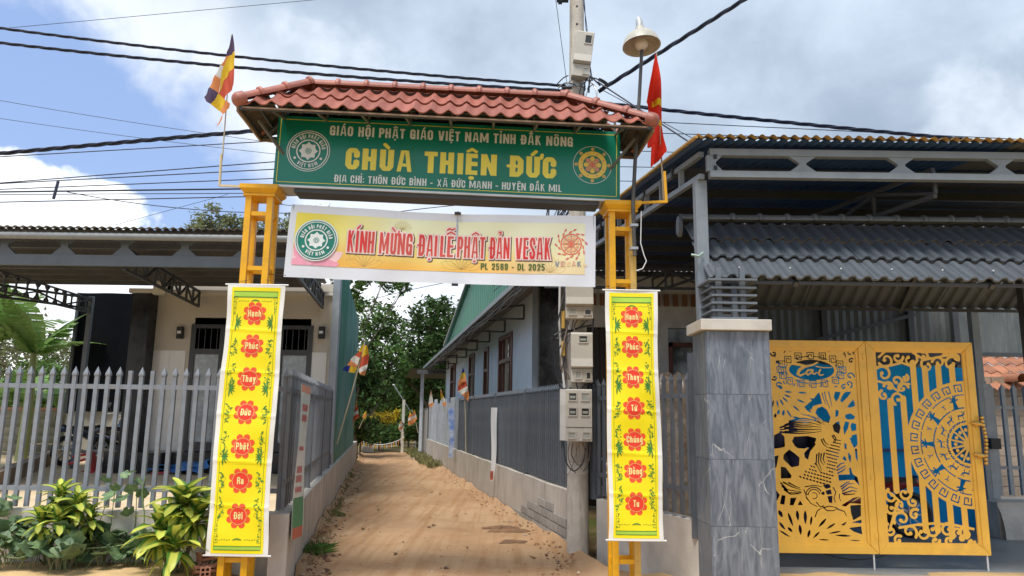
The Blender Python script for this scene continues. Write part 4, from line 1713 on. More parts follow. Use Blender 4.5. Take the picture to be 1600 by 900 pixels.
# big lettering with pale outline and dark drop shadow
M_vsh = mat('dark outline print', (.13, .07, .05), .5)
M_vpk = mat('pale pink outline print', (.86, .66, .62), .5)
M_vrd = mat('crimson print', (.66, .03, .03), .45, hue=(.62, .09, .07), scale=5)
words = [('KÍNH', .93 - .275, .245 - .02), ('MỪNG', 1, 0), ('ĐẠI', 1, 0), ('LỄ', 1, 0), ('PHẬT', 1, 0), ('ĐẢN', 1, 0), ('VESAK', 1, 0)]
# left and right end of each word on the cloth, in photograph pixels, turned into metres along the banner
wpx = [(547, 587), (595, 645), (653, 682), (687, 707), (713, 756), (762, 793), (802, 857)]
pxm = VW / 470.0
for (w_, _, _), (ua, ub) in zip(words, wpx):
    xa, xb = (ua - 456) * pxm, (ub - 456) * pxm
    yb = .252 + .012 * (1 - (xa + xb) / 2 / VW)
    outs, _ = word(w_, .105, .205, xb - xa, grow=(0, .06, .075), gap=.06, res=.016, gs=.58)
    for (oi, dx_, dy_, l_, m_) in ((2, .007, -.007, 1, M_vsh), (1, 0, 0, 3, M_vpk), (0, 0, 0, 5, M_vrd)):
        ink = Ink(vsurf)
        ink.raw(*outs[oi], (xa + xb) / 2 + dx_, yb + dy_, l_)
        ink.build('lettering' if m_ is M_vrd else 'lettering_outline', m_, VB)
M_olive = mat('dark green lettering print', (.07, .13, .02), .5)
put_text('PL 2569 - DL 2025', (750 - 456) * pxm, (848 - 456) * pxm, .148, .063, M_olive, VB, .15, surf=vsurf, lift=3)
# wheel emblem on the right
M_vor = mat('red orange print', (.74, .17, .09), .5)
ink = Ink(vsurf)
cx_, cy_, r_ = (888 - 456) * pxm, .405, .155
for r0, r1 in ((.58, .66), (.48, .50), (.20, .24)):
    ink.ring(cx_, cy_, r_ * r0, r_ * r1, 2, 0, 40)
for k in range(8):
    a = PI / 4 * k
    ink.line([(cx_ + r_ * .14 * math.cos(a), cy_ + r_ * .14 * math.sin(a)), (cx_ + r_ * .6 * math.cos(a), cy_ + r_ * .6 * math.sin(a))], r_ * .055, 2)
    a += PI / 8
    ink.circ(cx_ + r_ * .38 * math.cos(a), cy_ + r_ * .38 * math.sin(a), r_ * .09, 3, 1, 10)
for k in range(10):
    a = 2 * PI * k / 10 + .2
    x, y = cx_ + r_ * .84 * math.cos(a), cy_ + r_ * .84 * math.sin(a)
    ink.leaf(x, y, a + 2.2, r_ * .3, r_ * .1, 2, 0)
    ink.leaf(x, y, a - 1.0, r_ * .28, r_ * .1, 2, 2)
ink.circ(cx_, cy_, r_ * .15, 3, 0, 14)
ink.build('wheel_emblem', [M_vor, mat('orange print', (.82, .45, .2), .5), mat('pinkish red print', (.72, .12, .14), .5)], VB)
for ch, m_ in (('V', (.22, .25, .30)), ('E', (.6, .33, .25)), ('S', (.85, .62, .35)), ('A', (.75, .4, .3)), ('K', (.25, .28, .32))):
    i = 'VESAK'.index(ch)
    put_text(ch, cx_ - .15 + i * .052, cx_ - .15 + i * .052 + .042, .19, .05, mat('letter print ' + ch, m_, .5), VB, .17, surf=vsurf, lift=2)
put_text('2025', cx_ + .115, cx_ + .155, .192, .022, mat('letter print S', (.85, .62, .35), .5), VB, .17, surf=vsurf, lift=2)
for z in (0.0, VH):
    mb = MB()
    mb.box((1.53, -.03, z - .012 - .025), (1.59, .0, z + .008 - .025))
    mb.build('stay_clip', M_black, VB, local=True)
VB.matrix_basis = T(-2.09, 6.68, 2.83) @ RZ(R(2.6)) @ RY(R(.8))
WM[VB] = VB.matrix_basis.copy()
mb = MB()
mb.tube([(1.56, .02, -.02), (1.56, .02, VH)], .012, 6)
mb.tube([(0.02, .012, -.0), (0.02, .012, VH)], .01, 6)
mb.tube([(VW - .02, .012, -.0), (VW - .02, .012, VH)], .01, 6)
mb.build('stay_rod', M_galv, VB, local=True)
for sx, xa, xb in ((0, .0, -.16), (1, VW, VW + .14)):
    mb = MB()
    mb.tube([(xa, 0, VH - .01), (xb, .03, VH + .01)], .003, 4)
    mb.tube([(xa, 0, .01), (xb, .03, .02)], .003, 4)
    mb.build('tie_cord', M_black, VB, local=True)


# ------------------------------------------------------------------ flags traced from their outlines, each at its own distance
def cloth_patches(name, parent, patches, Y, px, fold, mats, ox=0, oy=0, k=1.0, seed=0):
    from mathutils.geometry import tessellate_polygon
    rnd = random.Random(seed)
    for mi, pts in patches:
        bm = bmesh.new()
        vs = [bm.verts.new((ox + p[0] / k, oy + p[1] / k, 0)) for p in pts]
        tris = tessellate_polygon([[v.co for v in vs]])
        for t_ in tris:
            try:
                bm.faces.new([vs[i] for i in t_])
            except ValueError:
                pass
        for _ in range(3):
            bmesh.ops.subdivide_edges(bm, edges=bm.edges[:], cuts=1, use_grid_fill=True)
            if len(bm.faces) > 900:
                break
        mb = MB()
        vl = list(bm.verts)
        ix = {v: i for i, v in enumerate(vl)}
        out = []
        for v in vl:
            u_, v_ = v.co.x, v.co.y
            p = P(u_, v_, Y)
            out.append((p.x, p.y + fold(u_, v_), p.z))
        mb.add(out, [tuple(ix[v] for v in f.verts) for f in bm.faces])
        bm.free()
        o = mb.build(name, mats[mi], parent, smooth='all')
    return


def fm(n, c, tr=.35):
    return mat('flag ' + n, c, .7, var=.05, trans=tr, spec=.2)


F_pur, F_yel, F_red, F_wht, F_org, F_blu = fm('purple', (.11, .075, .14)), fm('yellow', (.78, .52, .04)), fm('red', (.60, .11, .06)), fm('white', (.78, .76, .70)), fm('orange', (.78, .30, .11)), fm('blue', (.02, .04, .25))
FM = [F_pur, F_yel, F_red, F_wht, F_org, F_blu]

# five-colour flag on the left end of the arch
YF = 6.72
t_ = thing('hanging_flag', 'five-colour Buddhist flag drooping on a pole at left end of arch roof', 'flag', P(346, 290, YF))
fold = lambda u, v: 0.02 * math.sin(u * .22 + v * .05) + 0.008 * math.sin(u * .5 - v * .1)
pt = [(0, [(1450, 205), (1463, 290), (1467, 318), (1430, 340), (1412, 352), (1418, 320), (1438, 255)]),
      (4, [(1412, 352), (1430, 340), (1395, 412), (1382, 410)]),
      (1, [(1467, 318), (1471, 345), (1469, 425), (1430, 450), (1395, 500), (1367, 575), (1378, 490), (1395, 412), (1430, 340)]),
      (2, [(1469, 425), (1463, 530), (1455, 570), (1425, 590), (1402, 625), (1365, 580), (1395, 500), (1430, 450)]),
      (3, [(1382, 410), (1395, 412), (1378, 490), (1350, 475)]),
      (4, [(1350, 475), (1378, 490), (1365, 580), (1312, 548)]),
      (0, [(1312, 548), (1365, 580), (1322, 657), (1290, 635), (1272, 603)]),
      (1, [(1365, 580), (1410, 628), (1395, 660), (1378, 697), (1322, 657)]),
      (4, [(1410, 628), (1440, 650), (1436, 680), (1412, 705), (1398, 720), (1378, 697), (1395, 660)]),
      (4, [(1398, 722), (1393, 755), (1348, 792), (1368, 758)])]
cloth_patches('flag_cloth', t_, pt, YF, 0, fold, FM, 0, 0, 4.0)
mb = MB()
mb.tube([P(345, 262, YF + .02), P(348, 240, YF + .02), P(351.5, 195, YF + .09), P(362, 54, YF + .09)], [.0075, .007, .006, .005], 6)
mb.build('flag_pole', mat('pale bamboo pole', (.50, .42, .28), .6), t_, smooth=True)
mb = MB()
a, b, c_ = P(400, 292, YF), P(343, 290, YF), P(346, 241, YF)
mb.beam(a, b, .02, .02)
mb.tube([b, c_], .013, 8)
mb.build('flag_bracket', mat('cream bracket', (.62, .52, .33), .6), t_)

# red flag with star on the right end
YR = 6.98
t_ = thing('hanging_flag', 'red flag with yellow star drooping on a pole at right end of arch roof', 'flag', P(1040, 316, YR))
fold = lambda u, v: 0.045 * math.sin(u * .33 + v * .03) + 0.012 * math.sin(u * .8)
F_star = fm('star yellow', (.88, .62, .02))
F_rd = fm('bright red', (.72, .035, .015))
flag_out = [(712, 0), (722, 70), (733, 160), (738, 235), (742, 300), (745, 400), (752, 470), (764, 545), (730, 585), (678, 636), (680, 580), (683, 520), (666, 512), (668, 450), (690, 395), (672, 330), (654, 285), (664, 220), (680, 150), (692, 90), (704, 40)]
cloth_patches('flag_cloth', t_, [(0, flag_out)], YR, 0, fold, [F_rd], 820, 80, 3.4615)
fold2 = lambda u, v: fold(u, v) - .006
cloth_patches('star', t_, [(0, [(690, 268), (738, 261), (741, 300), (728, 296), (716, 303), (688, 298)]), (0, [(738, 362), (745, 400), (722, 396), (710, 388), (726, 372)])], YR, 0, fold2, [F_star], 820, 80, 3.4615)
mb = MB()
pp = P(1039, 312, YR)
mb.tube([P(1037, 312, YR + .04), P(1033, 240, YR + .04), P(1026, 82, YR + .04)], [.009, .008, .006], 6)
mb.build('flag_pole', mat('weathered pole', (.38, .30, .2), .7), t_, smooth=True)
mb = MB()
mb.beam(P(1000, 317, YR - .02), P(1043, 315, YR - .02), .025, .025)
mb.beam(P(1041, 316, YR - .02), P(1038, 268, YR - .02), .024, .024)
mb.build('flag_bracket', M_yellow, t_)


def stripe_flag(label, Y, pole, outline, cols, fold_amp=.03, seed=0, px=1, cat='flag', group='small five-colour flags along the lane'):
    """small lane flag: outline cut in bands from top to bottom"""
    from mathutils.geometry import tessellate_polygon
    a, b = pole
    t_ = thing('lane_flag', label, cat, P(*a, Y), 0, group)
    mb = MB()
    mb.tube([P(*a, Y + .03), P((a[0] + b[0]) / 2 + 1, (a[1] + b[1]) / 2, Y + .03), P(*b, Y + .03)], [.014, .012, .009], 6)
    mb.build('flag_pole', mat('bamboo pole', (.42, .36, .24), .7), t_, smooth=True)
    vmin, vmax = min(p[1] for p in outline), max(p[1] for p in outline)
    umin = min(p[0] for p in outline)
    sl_ = .55
    n = len(cols)
    bmx = bmesh.new()
    vs = [bmx.verts.new((p[0], p[1], 0)) for p in outline]
    for tri in tessellate_polygon([[v.co for v in vs]]):
        try:
            bmx.faces.new([vs[i] for i in tri])
        except ValueError:
            pass
    q0, q1 = min(p[1] + sl_ * p[0] for p in outline), max(p[1] + sl_ * p[0] for p in outline)
    for i, ci in enumerate(cols):
        lo, hi = q0 + (q1 - q0) * i / n, q0 + (q1 - q0) * (i + 1) / n
        b2 = bmx.copy()
        nn = Vector((sl_, 1, 0)).normalized()
        ln = math.hypot(sl_, 1)
        bmesh.ops.bisect_plane(b2, geom=b2.verts[:] + b2.edges[:] + b2.faces[:], plane_co=nn * (lo / ln), plane_no=-nn, clear_outer=True)
        bmesh.ops.bisect_plane(b2, geom=b2.verts[:] + b2.edges[:] + b2.faces[:], plane_co=nn * (hi / ln), plane_no=nn, clear_outer=True)
        if not b2.faces:
            b2.free()
            continue
        bmesh.ops.subdivide_edges(b2, edges=b2.edges[:], cuts=2, use_grid_fill=True)
        mb = MB()
        vl = list(b2.verts)
        ix = {v: k for k, v in enumerate(vl)}
        out = []
        for v in vl:
            p = P(v.co.x, v.co.y, Y)
            out.append((p.x, p.y + fold_amp * math.sin((v.co.x - umin) * .55 + .1 * v.co.y + seed), p.z))
        mb.add(out, [tuple(ix[v] for v in f.verts) for f in b2.faces])
        mb.build('flag_cloth', FM[ci], t_, smooth='all')
        b2.free()
    bmx.free()


GRP = 'small five-colour flags along the lane'
z5 = lambda pts: [(430 + a / 3.3333, 430 + b / 3.3333) for a, b in pts]
z6 = lambda pts: [(630 + a / 3.0, 430 + b / 3.0) for a, b in pts]
stripe_flag('large five-colour flag on a leaning bamboo pole tied to the left wall', 12.6, z5([(322, 880), (470, 345)]),
            z5([(472, 340), (483, 385), (486, 430), (478, 480), (464, 522), (448, 518), (430, 500)]), (5, 1, 1, 2, 2, 3, 4), .04)
cur = bpy.data.objects['lane_flag']
cloth_patches('flag_cloth', cur, [(1, [(455, 362), (472, 342), (470, 370), (452, 400), (436, 398)]), (2, [(436, 398), (452, 400), (443, 432), (412, 418)]), (3, [(412, 418), (443, 432), (430, 470), (398, 450), (395, 438)]),
                                  (4, [(395, 440), (430, 470), (424, 478), (372, 468)]), (5, [(372, 470), (392, 474), (380, 504), (350, 494)]), (1, [(392, 474), (424, 480), (414, 510), (380, 504)])], 12.62, 0,
              lambda u, v: .03 * math.sin(u * .5), FM, 430, 430, 3.3333)
stripe_flag('five-colour flag with orange tip standing before the dark right fence', 17.4, z6([(294, 830), (283, 470)]),
            z6([(281, 432), (290, 460), (297, 500), (308, 560), (304, 592), (282, 565), (254, 545), (258, 505), (272, 465)]), (5, 1, 4, 2, 3, 4, 4), .04)
stripe_flag('small white and orange flag above the end of the tin fence', 24.0, z6([(128, 640), (130, 540)]),
            z6([(130, 540), (137, 575), (143, 612), (128, 620), (117, 610), (122, 575)]), (4, 3, 3, 4), .04)
stripe_flag('small faded flag drooping over the middle of the tin fence', 21.5, z6([(192, 640), (177, 535)]),
            z6([(176, 536), (186, 560), (198, 590), (203, 612), (188, 615), (176, 585)]), (4, 1, 3, 4), .04)
stripe_flag('pair of orange and white flags crossed on a pole by the plank gate', 27.0, z6([(70, 740), (40, 628)]),
            z6([(52, 628), (60, 655), (66, 672), (52, 690), (40, 704), (22, 700), (24, 668), (32, 640), (42, 655)]), (1, 4, 3, 4, 4), .05)
stripe_flag('small red and white striped flag beside the green metal wall corner', 18.5, z5([(400, 800), (424, 655)]),
            z5([(424, 652), (430, 680), (437, 740), (420, 752), (404, 774), (408, 720), (414, 680)]), (1, 4, 2, 3, 2, 4), .04)
stripe_flag('tiny orange flag low on the left near the end of the lane', 26, z5([(436, 800), (474, 706)]),
            z5([(474, 706), (478, 735), (470, 750), (453, 742), (460, 722)]), (1, 4, 1), .04)
stripe_flag('small white and orange flag on a stake near the yellow flowering bush', 30, z5([(655, 860), (652, 758)]),
            z5([(655, 758), (664, 780), (666, 812), (652, 818), (642, 795), (648, 775)]), (4, 3, 4, 3), .05)
# bunting across the far end
t_ = thing('flag_bunting', 'string of tiny pale pennants across the far end of the lane', 'bunting', P(563, 688, 29.5))
a, b = P(560, 686, 29.5), P(632, 683, 29.5)
mb = MB()
pts = [a + (b - a) * (i / 20) - Vector((0, 0, .25 * 4 * (i / 20) * (1 - i / 20))) for i in range(21)]
mb.tube(pts, .012, 4)
mb.build('cord', M_white, t_)
for i in range(20):
    p, q = pts[i], pts[i + 1]
    mb = MB()
    mb.add([p + Vector((.01, .0, 0)), p * .2 + q * .8, (p + q) / 2 - Vector((0, -.02, .22))], [(0, 1, 2)])
    mb.build('pennant', FM[(3, 4, 3, 1)[i % 4]], t_)

# ------------------------------------------------------------------ street lamp on the arch
YL = 6.74
t_ = thing('street_lamp', 'lamp with enamel bell shade on thin dark pole clamped to the right arch post', 'street lamp', P(993, 395, YL))
mb = MB()
pl = [P(992, 400, YL), P(989, 320, YL), P(993, 240, YL), P(999, 150, YL), P(1003, 75, YL)]
mb.tube(pl[:3], [.019, .019, .018], 10)
mb.tube(pl[2:], [.0185, .0175, .016], 10)
mb.build('pole', mat('weathered dark pole', (.085, .08, .075), .45, metal=.3, dirt=(.2, .17, .13), dscale=8), t_, smooth=True)
c_ = P(1001.5, 62, YL)
tilt = RX(R(-6)) @ RY(R(-3)) @ S(1.12, 1.12, 1.25)
M_enam = mat('weathered enamel', (.50, .48, .42), .45, dirt=(.30, .27, .2), dscale=12, damt=.6)
mb = MB(T(*c_) @ tilt)
prof = [(.168, -.060), (.165, -.050), (.150, -.005), (.118, .035), (.080, .060), (.045, .072), (.040, .11), (.0, .112)]
inn = [(.160, -.056), (.142, -.005), (.110, .027), (.070, .050), (.0, .060)]
mb.lathe(prof, n=28)
mb.lathe(inn[::-1], n=28)
mb.lathe([(.168, -.060), (.160, -.056)], n=28)
mb.build('lamp_shade', M_enam, t_, smooth=True)
mb = MB(T(*c_) @ tilt)
mb.lathe([(.035, .06), (.035, .0), (.050, -.005), (.058, -.03), (.055, -.06), (.03, -.085), (0, -.09)], n=18)
mb.build('bulb', mat('frosted bulb', (.62, .60, .54), .35), t_, smooth=True)
mb = MB(T(*c_) @ tilt)
mb.tube([(0, 0, .10), (0, -.01, .15), (0, .01, .19), (0, .05, .19), (0, .075, .15), (0, .085, .05), (0, .08, -.08)], [.03, .028, .026, .02, .016, .015, .015], 10)
mb.build('gooseneck', mat('pale galvanised neck', (.5, .52, .52), .4, metal=.3), t_, smooth=True)
mb = MB()
for v_ in (352, 388):
    p = P(991, v_, YL)
    mb.box(p - Vector((.034, .02, .012)), p + Vector((.034, .07, .012)))
mb.build('clamp', M_galv, t_)
mb = MB()
cw = [P(1002, 330, YL), P(1001, 380, YL), P(1006, 398, YL), P(1010, 408, YL), P(1004, 420, YL), P(994, 423, YL)]
mb.tube(cw, .005, 5)
mb.build('lamp_wire', M_white, t_, smooth=True)

# ------------------------------------------------------------------ utility pole
PX, PY = 0.795, 8.83
t_ = thing('utility_pole', 'tall weathered concrete utility pole carrying meter boxes and cable bundles', 'utility pole', (PX, PY, 0))
M_conc = mat('weathered concrete pole', (.52, .48, .42), .85, var=.12, scale=7, dirt=(.26, .22, .17), dscale=2.5, damt=.7, streak=4, bump=.004)
mb = MB()
mb.lathe([(.128, -.3), (.128, 0), (.124, .9), (.118, 2), (.106, 4), (.096, 6), (.085, 8.4), (0, 8.4)], (PX, PY, 0), 24)
mb.build('pole_shaft', M_conc, t_, smooth=True)
mb = MB()
for z in (5.35, 5.9, 6.1, 6.3, 6.55, 6.8, 7.05, 7.3):
    r_ = .0975 - .004 * (z - 5.3)
    mb.tube([(PX - .005, PY - r_ - .002, z), (PX - .005, PY - r_ + .03, z)], .016, 8)
mb.build('bolt_hole', M_black, t_)
mb = MB()
for z in (5.72, 3.9, 3.1, 1.85):
    mb.lathe([(.112, z - .02), (.116, z - .02), (.116, z + .02), (.112, z + .02)], (PX, PY, 0), 24)
mb.build('steel_strap', M_galv, t_, smooth=True)
mb = MB()
p = P(893, 757, PY)
mb.lathe([(.1248, .93), (.1256, .93), (.1256, 1.06), (.1248, 1.06)], (PX, PY, 0), 24)
mb.v = [q for q in mb.v]
mb.build('whitewash_band', mat('worn whitewash', (.6, .58, .53), .8), t_, smooth=True)
put_s = MB()
M_rp = mat('red stencil', (.45, .05, .06), .6)
for i in range(9):
    a = R(206)
    z = 1.32 + i * .045
    rr = .1245
    x, y = PX + rr * math.cos(a), PY + rr * math.sin(a)
    dx_, dy_ = -math.sin(a) * .014, math.cos(a) * .014
    put_s.add([(x - dx_, y - dy_, z), (x + dx_, y + dy_, z), (x + dx_, y + dy_, z + .03), (x - dx_, y - dy_, z + .03)], [(0, 1, 2, 3)])
put_s.build('red_stencil', M_rp, t_)

# ------------------------------------------------------------------ meter boxes
M_box = mat('weathered meter box plastic', (.50, .475, .42), .5, var=.05, dirt=(.33, .28, .22), dscale=5, damt=.65)
M_wind = mat('dark meter window', (.04, .042, .04), .15, spec=.6)
M_dial = mat('meter face', (.34, .35, .32), .4)


def meter_box(label, u, v, wpx_, hpx_, Y, windows, lower, tilt=0.0, chin=True, depth=.16):
    p = P(u, v + hpx_ / 2, Y)
    ptop = P(u, v - hpx_ / 2, Y)
    h = ptop.z - p.z
    w = (P(u + wpx_ / 2, v, Y) - P(u - wpx_ / 2, v, Y)).length
    t_ = thing('meter_box', label, 'electric meter box', (p.x, Y + depth, p.z), 0, 'electric meter boxes on the utility pole')
    M_ = T(p.x, Y, p.z) @ RY(tilt)
    mb = MB(M_)
    hl = h * .27
    # main case with a sloping skirt over the breaker compartment
    pts = [(-w / 2, 0.03, 0), (-w / 2, 0.03, hl), (-w / 2, -.02, hl + .02), (-w / 2, 0.0, hl + h * .2), (-w / 2, 0.0, h - .02), (-w / 2, .02, h), (-w / 2, depth, h), (-w / 2, depth, 0)] if chin else \
        [(-w / 2, 0.0, 0), (-w / 2, 0.0, h - .01), (-w / 2, .01, h), (-w / 2, depth, h), (-w / 2, depth, 0)]
    mb.prism(pts, (w, 0, 0))
    case = mb.build('case', M_box, t_)
    bv = case.modifiers.new('bevel', 'BEVEL')
    bv.width = .006
    bv.segments = 2
    for (a, b, ww, hh, kind) in windows + lower:
        ys_ = (0.03 if (chin and b < .25) else 0.0)
        mb = MB(M_)
        x0, z0 = -w / 2 + a * w, b * h
        x1, z1 = x0 + ww * w, z0 + hh * h
        f_ = .012
        mb.box((x0 - f_, ys_ - .010, z0 - f_), (x1 + f_, ys_ - .001, z0))
        mb.box((x0 - f_, ys_ - .010, z1), (x1 + f_, ys_ - .001, z1 + f_))
        mb.box((x0 - f_, ys_ - .009, z0), (x0, ys_ - .001, z1))
        mb.box((x1, ys_ - .009, z0), (x1 + f_, ys_ - .001, z1))
        mb.build('window_frame', M_box, t_)
        mb = MB(M_)
        mb.box((x0, ys_ - .003, z0), (x1, ys_ + .002, z1))
        pane = mb.build('window_pane', M_wind if kind else M_dial, t_)
        if kind == 2:
            mb = MB(M_)
            mb.box((x0 + .01, ys_ - .006, z0 + .25 * (z1 - z0)), (x1 - .01, ys_ - .003, z0 + .6 * (z1 - z0)))
            mb.build('dial', M_dial, t_)
    mb = MB(M_)
    mb.box((-w / 2 + .0, -.003 if not chin else .026, hl - .004), (w / 2, .0 if not chin else .031, hl + .002))
    mb.build('seam', M_wind, t_)
    mb = MB(M_)
    mb.tube([(0.02, .01, .02), (.02, -.02 + .03 * (1 if chin else 0), .012)], .008, 6)
    mb.build('lock_screw', M_white, t_)
    return t_


meter_box('tilted meter box with one window, high on the pole above the tiled roof', 907, 82, 28, 70, PY - .27, [(.52, .72, .34, .17, 1)], [(.62, .07, .3, .11, 0)], tilt=R(7), depth=.16)
meter_box('double meter box just below the end of the long celebration banner', 906, 462, 43, 70, PY - .30, [(.18, .80, .24, .1, 1), (.68, .80, .22, .1, 1)], [(.14, .09, .22, .12, 0), (.70, .09, .20, .10, 1)])
meter_box('stained single meter box, middle of the three stacked at eye level', 909.5, 558, 34, 78, PY - .29, [(.38, .80, .36, .12, 2)], [(.22, .08, .24, .12, 0), (.72, .07, .17, .12, 1)])
meter_box('large four-window meter box, lowest on the pole', 905, 649, 41, 82, PY - .30, [(.12, .79, .27, .13, 2), (.60, .79, .27, .13, 0), (.12, .50, .27, .13, 2), (.60, .50, .27, .13, 2)], [(.10, .07, .24, .10, 0), (.66, .07, .24, .10, 0)], chin=False)

# conduits and the tangle of cables on the pole
t_ = thing('cable_conduit', 'white plastic conduit trunking fixed left of the lowest meter box', 'conduit', P(879, 690, PY - .2))
mb = MB()
a, b = P(879.5, 688, PY - .2), P(878, 608, PY - .2)
mb.box((a.x - .035, a.y - .03, a.z), (a.x + .035, a.y + .03, b.z))
mb.build('trunking', mat('grey white pvc', (.55, .55, .54), .5, dirt=(.35, .33, .3), dscale=6), t_)
mb = MB()
mb.tube([P(875, 440, PY - .12), P(874, 500, PY - .12), P(877, 560, PY - .15), P(882, 606, PY - .16)], .014, 8)
mb.build('riser_pipe', mat('grey white pvc', (.55, .55, .54), .5), t_, smooth=True)
t_ = thing('cable_conduit', 'short yellow conduit pieces left of the middle meter boxes', 'conduit', P(880, 556, PY - .17))
for (v0, v1) in ((486, 513), (533, 556)):
    mb = MB()
    mb.tube([P(880, v0, PY - .17), P(880, v1, PY - .17)], .022, 8)
    mb.build('yellow_sleeve', mat('yellow conduit', (.55, .36, .08), .5), t_, smooth=True)

M_cab = mat('black cable sheath', (.018, .02, .026), .45, var=.1)
M_cabn = mat('navy black cable', (.014, .02, .045), .45)
M_cabg = mat('grey brown wire', (.19, .15, .12), .6, island=.3)


def snake(p, q, sag, seedv, n=10, wob=.05):
    rnd = random.Random(seedv)
    out = []
    for i in range(n + 1):
        t2 = i / n
        r_ = p + (q - p) * t2 - Vector((0, 0, sag * 4 * t2 * (1 - t2)))
        k = math.sin(PI * t2)
        out.append(r_ + Vector((rnd.uniform(-wob, wob) * k, rnd.uniform(-wob, wob) * k * .5, rnd.uniform(-wob, wob) * k)))
    return out


def smoothp(pts, k=3):
    out = []
    n = len(pts)
    for i in range(n - 1):
        p0, p1, p2, p3 = pts[max(i - 1, 0)], pts[i], pts[i + 1], pts[min(i + 2, n - 1)]
        for j in range(k):
            t2 = j / k
            out.append(0.5 * ((2 * p1) + (p2 - p0) * t2 + (2 * p0 - 5 * p1 + 4 * p2 - p3) * t2 ** 2 + (3 * p1 - p0 - 3 * p2 + p3) * t2 ** 3))
    out.append(pts[-1])
    return out


t_ = thing('cable_tangle', 'tangle of black and brown wires looping beside the eye-level meter boxes', 'cables', P(885, 560, PY - .2))
loops = [([(884, 440), (880, 470), (872, 500), (868, 530), (868, 570), (874, 600), (886, 612), (892, 606)], .014, 0),
         ([(925, 508), (905, 512), (885, 520), (870, 530), (862, 528)], .016, 0), ([(918, 500), (900, 515), (880, 516), (866, 524)], .010, 0),
         ([(890, 498), (882, 530), (876, 560), (878, 580), (890, 592), (905, 592)], .012, 1),
         ([(888, 440), (876, 480), (878, 520), (884, 540), (882, 570), (890, 590)], .009, 1),
         ([(896, 499), (892, 520), (886, 545), (888, 580), (884, 606)], .008, 1), ([(902, 499), (897, 512), (900, 522)], .012, 1),
         ([(893, 520), (876, 540), (872, 560), (880, 600)], .007, 0), ([(900, 597), (905, 610), (915, 600)], .010, 0),
         ([(880, 690), (884, 720), (896, 736), (910, 724), (915, 700)], .010, 0), ([(890, 692), (888, 715), (900, 740), (918, 728), (922, 695)], .007, 1),
         ([(895, 692), (893, 712), (906, 728), (914, 706), (910, 692)], .008, 1), ([(900, 692), (902, 720), (912, 735), (920, 715)], .006, 1),
         ([(905, 692), (896, 722), (890, 738), (886, 742)], .005, 1), ([(918, 520), (924, 560), (922, 600), (926, 640)], .010, 0),
         ([(922, 440), (927, 500), (924, 540), (930, 600)], .012, 0), ([(884, 560), (874, 590), (876, 640), (878, 700)], .009, 0)]
for i, (pp, r_, m_) in enumerate(loops):
    pts = [P(u_, v_, PY - .16 - .05 * math.sin(i * 2.1 + k)) for k, (u_, v_) in enumerate(pp)]
    mb = MB()
    mb.tube(smoothp(pts), r_ * .75, 6)
    mb.build('wire_loop', M_cabg if m_ else M_cab, t_, smooth=True)
t_ = thing('cable_tangle', 'coiled wires, clamps and insulators round the pole top above the arch roof', 'cables', P(900, 140, PY - .1))
for i, (pp, r_, m_) in enumerate([([(885, 135), (893, 125), (912, 124), (925, 130), (932, 143), (932, 160)], .012, 2), ([(872, 138), (882, 130), (898, 132), (906, 142)], .010, 0), ([(912, 150), (914, 130), (920, 118), (926, 126)], .011, 0),
                                  ([(920, 145), (922, 120), (930, 126), (938, 134)], .014, 0), ([(918, 140), (926, 122), (940, 128), (950, 135)], .010, 0), ([(878, 137), (893, 137)], .022, 0),
                                  ([(936, 124), (944, 128), (950, 133)], .026, 0), ([(914, 155), (920, 138), (928, 132), (932, 142)], .008, 2), ([(870, 132), (880, 122), (888, 118)], .009, 0), ([(905, 150), (908, 135), (914, 128)], .008, 0)]):
    pts = [P(u_, v_, PY - .18 + .05 * math.sin(i + k)) for k, (u_, v_) in enumerate(pp)]
    mb = MB()
    mb.tube(smoothp(pts), r_ * .8, 6)
    mb.build('wire_loop', M_galv if m_ == 2 else M_cab, t_, smooth=True)
# service bundle from the pole to the blue house, seen below the sign
t_ = thing('cable_tangle', 'many thin service wires fanning down left of the pole under the green sign', 'cables', P(880, 330, PY))
for i in range(12):
    u0 = 884 + (i % 4) * 7
    a = P(u0, 290 + i * 3, PY - .1)
    b = P(835 - i * 7 + (i % 3) * 6, 455 - (i % 5) * 8, 10.5 + .3 * (i % 3))
    mb = MB()
    mb.tube(smoothp(snake(a, b, .06 + .03 * (i % 3), i, 5, .03)), .0055 if i % 3 else .009, 5)
    mb.build('wire', M_cab, t_)

# ------------------------------------------------------------------ overhead cables


def cable(label, u0, v0, Y0, u1, v1, Y1, r_, sagpx=0, ext0=.0, ext1=0., twist=0, group=None, cat='cable', m=None):
    a, b = P(u0, v0, Y0), P(u1, v1, Y1)
    d = b - a
    a2, b2 = a - d * ext0, b + d * ext1
    n = 24
    sag = sagpx / FPX * (Y0 + Y1) / 2
    pts = []
    for i in range(n + 1):
        s_ = -ext0 + (1 + ext0 + ext1) * i / n
        pts.append(a + d * s_ - Vector((0, 0, sag * 4 * s_ * (1 - s_))))
    mb = MB()
    if twist:
        pts = smoothp(pts, 6)
        dn = d.normalized()
        x = dn.cross(Vector((0, 0, 1))).normalized()
        y = x.cross(dn)
        L = 0
        strands = [[] for _ in range(twist)]
        for i, p in enumerate(pts):
            if i:
                L += (p - pts[i - 1]).length
            for k in range(twist):
                al = L * 9 + 2 * PI * k / twist
                strands[k].append(p + x * (r_ * .9 * math.cos(al)) + y * (r_ * .9 * math.sin(al)))
        for st_ in strands:
            mb.tube(st_, r_ * .75, 5)
    else:
        mb.tube(pts, r_, 5)
    o = mb.build('overhead_cable', m or M_cabn, smooth=True, loc=a2)
    return tag(o, label, cat, group)


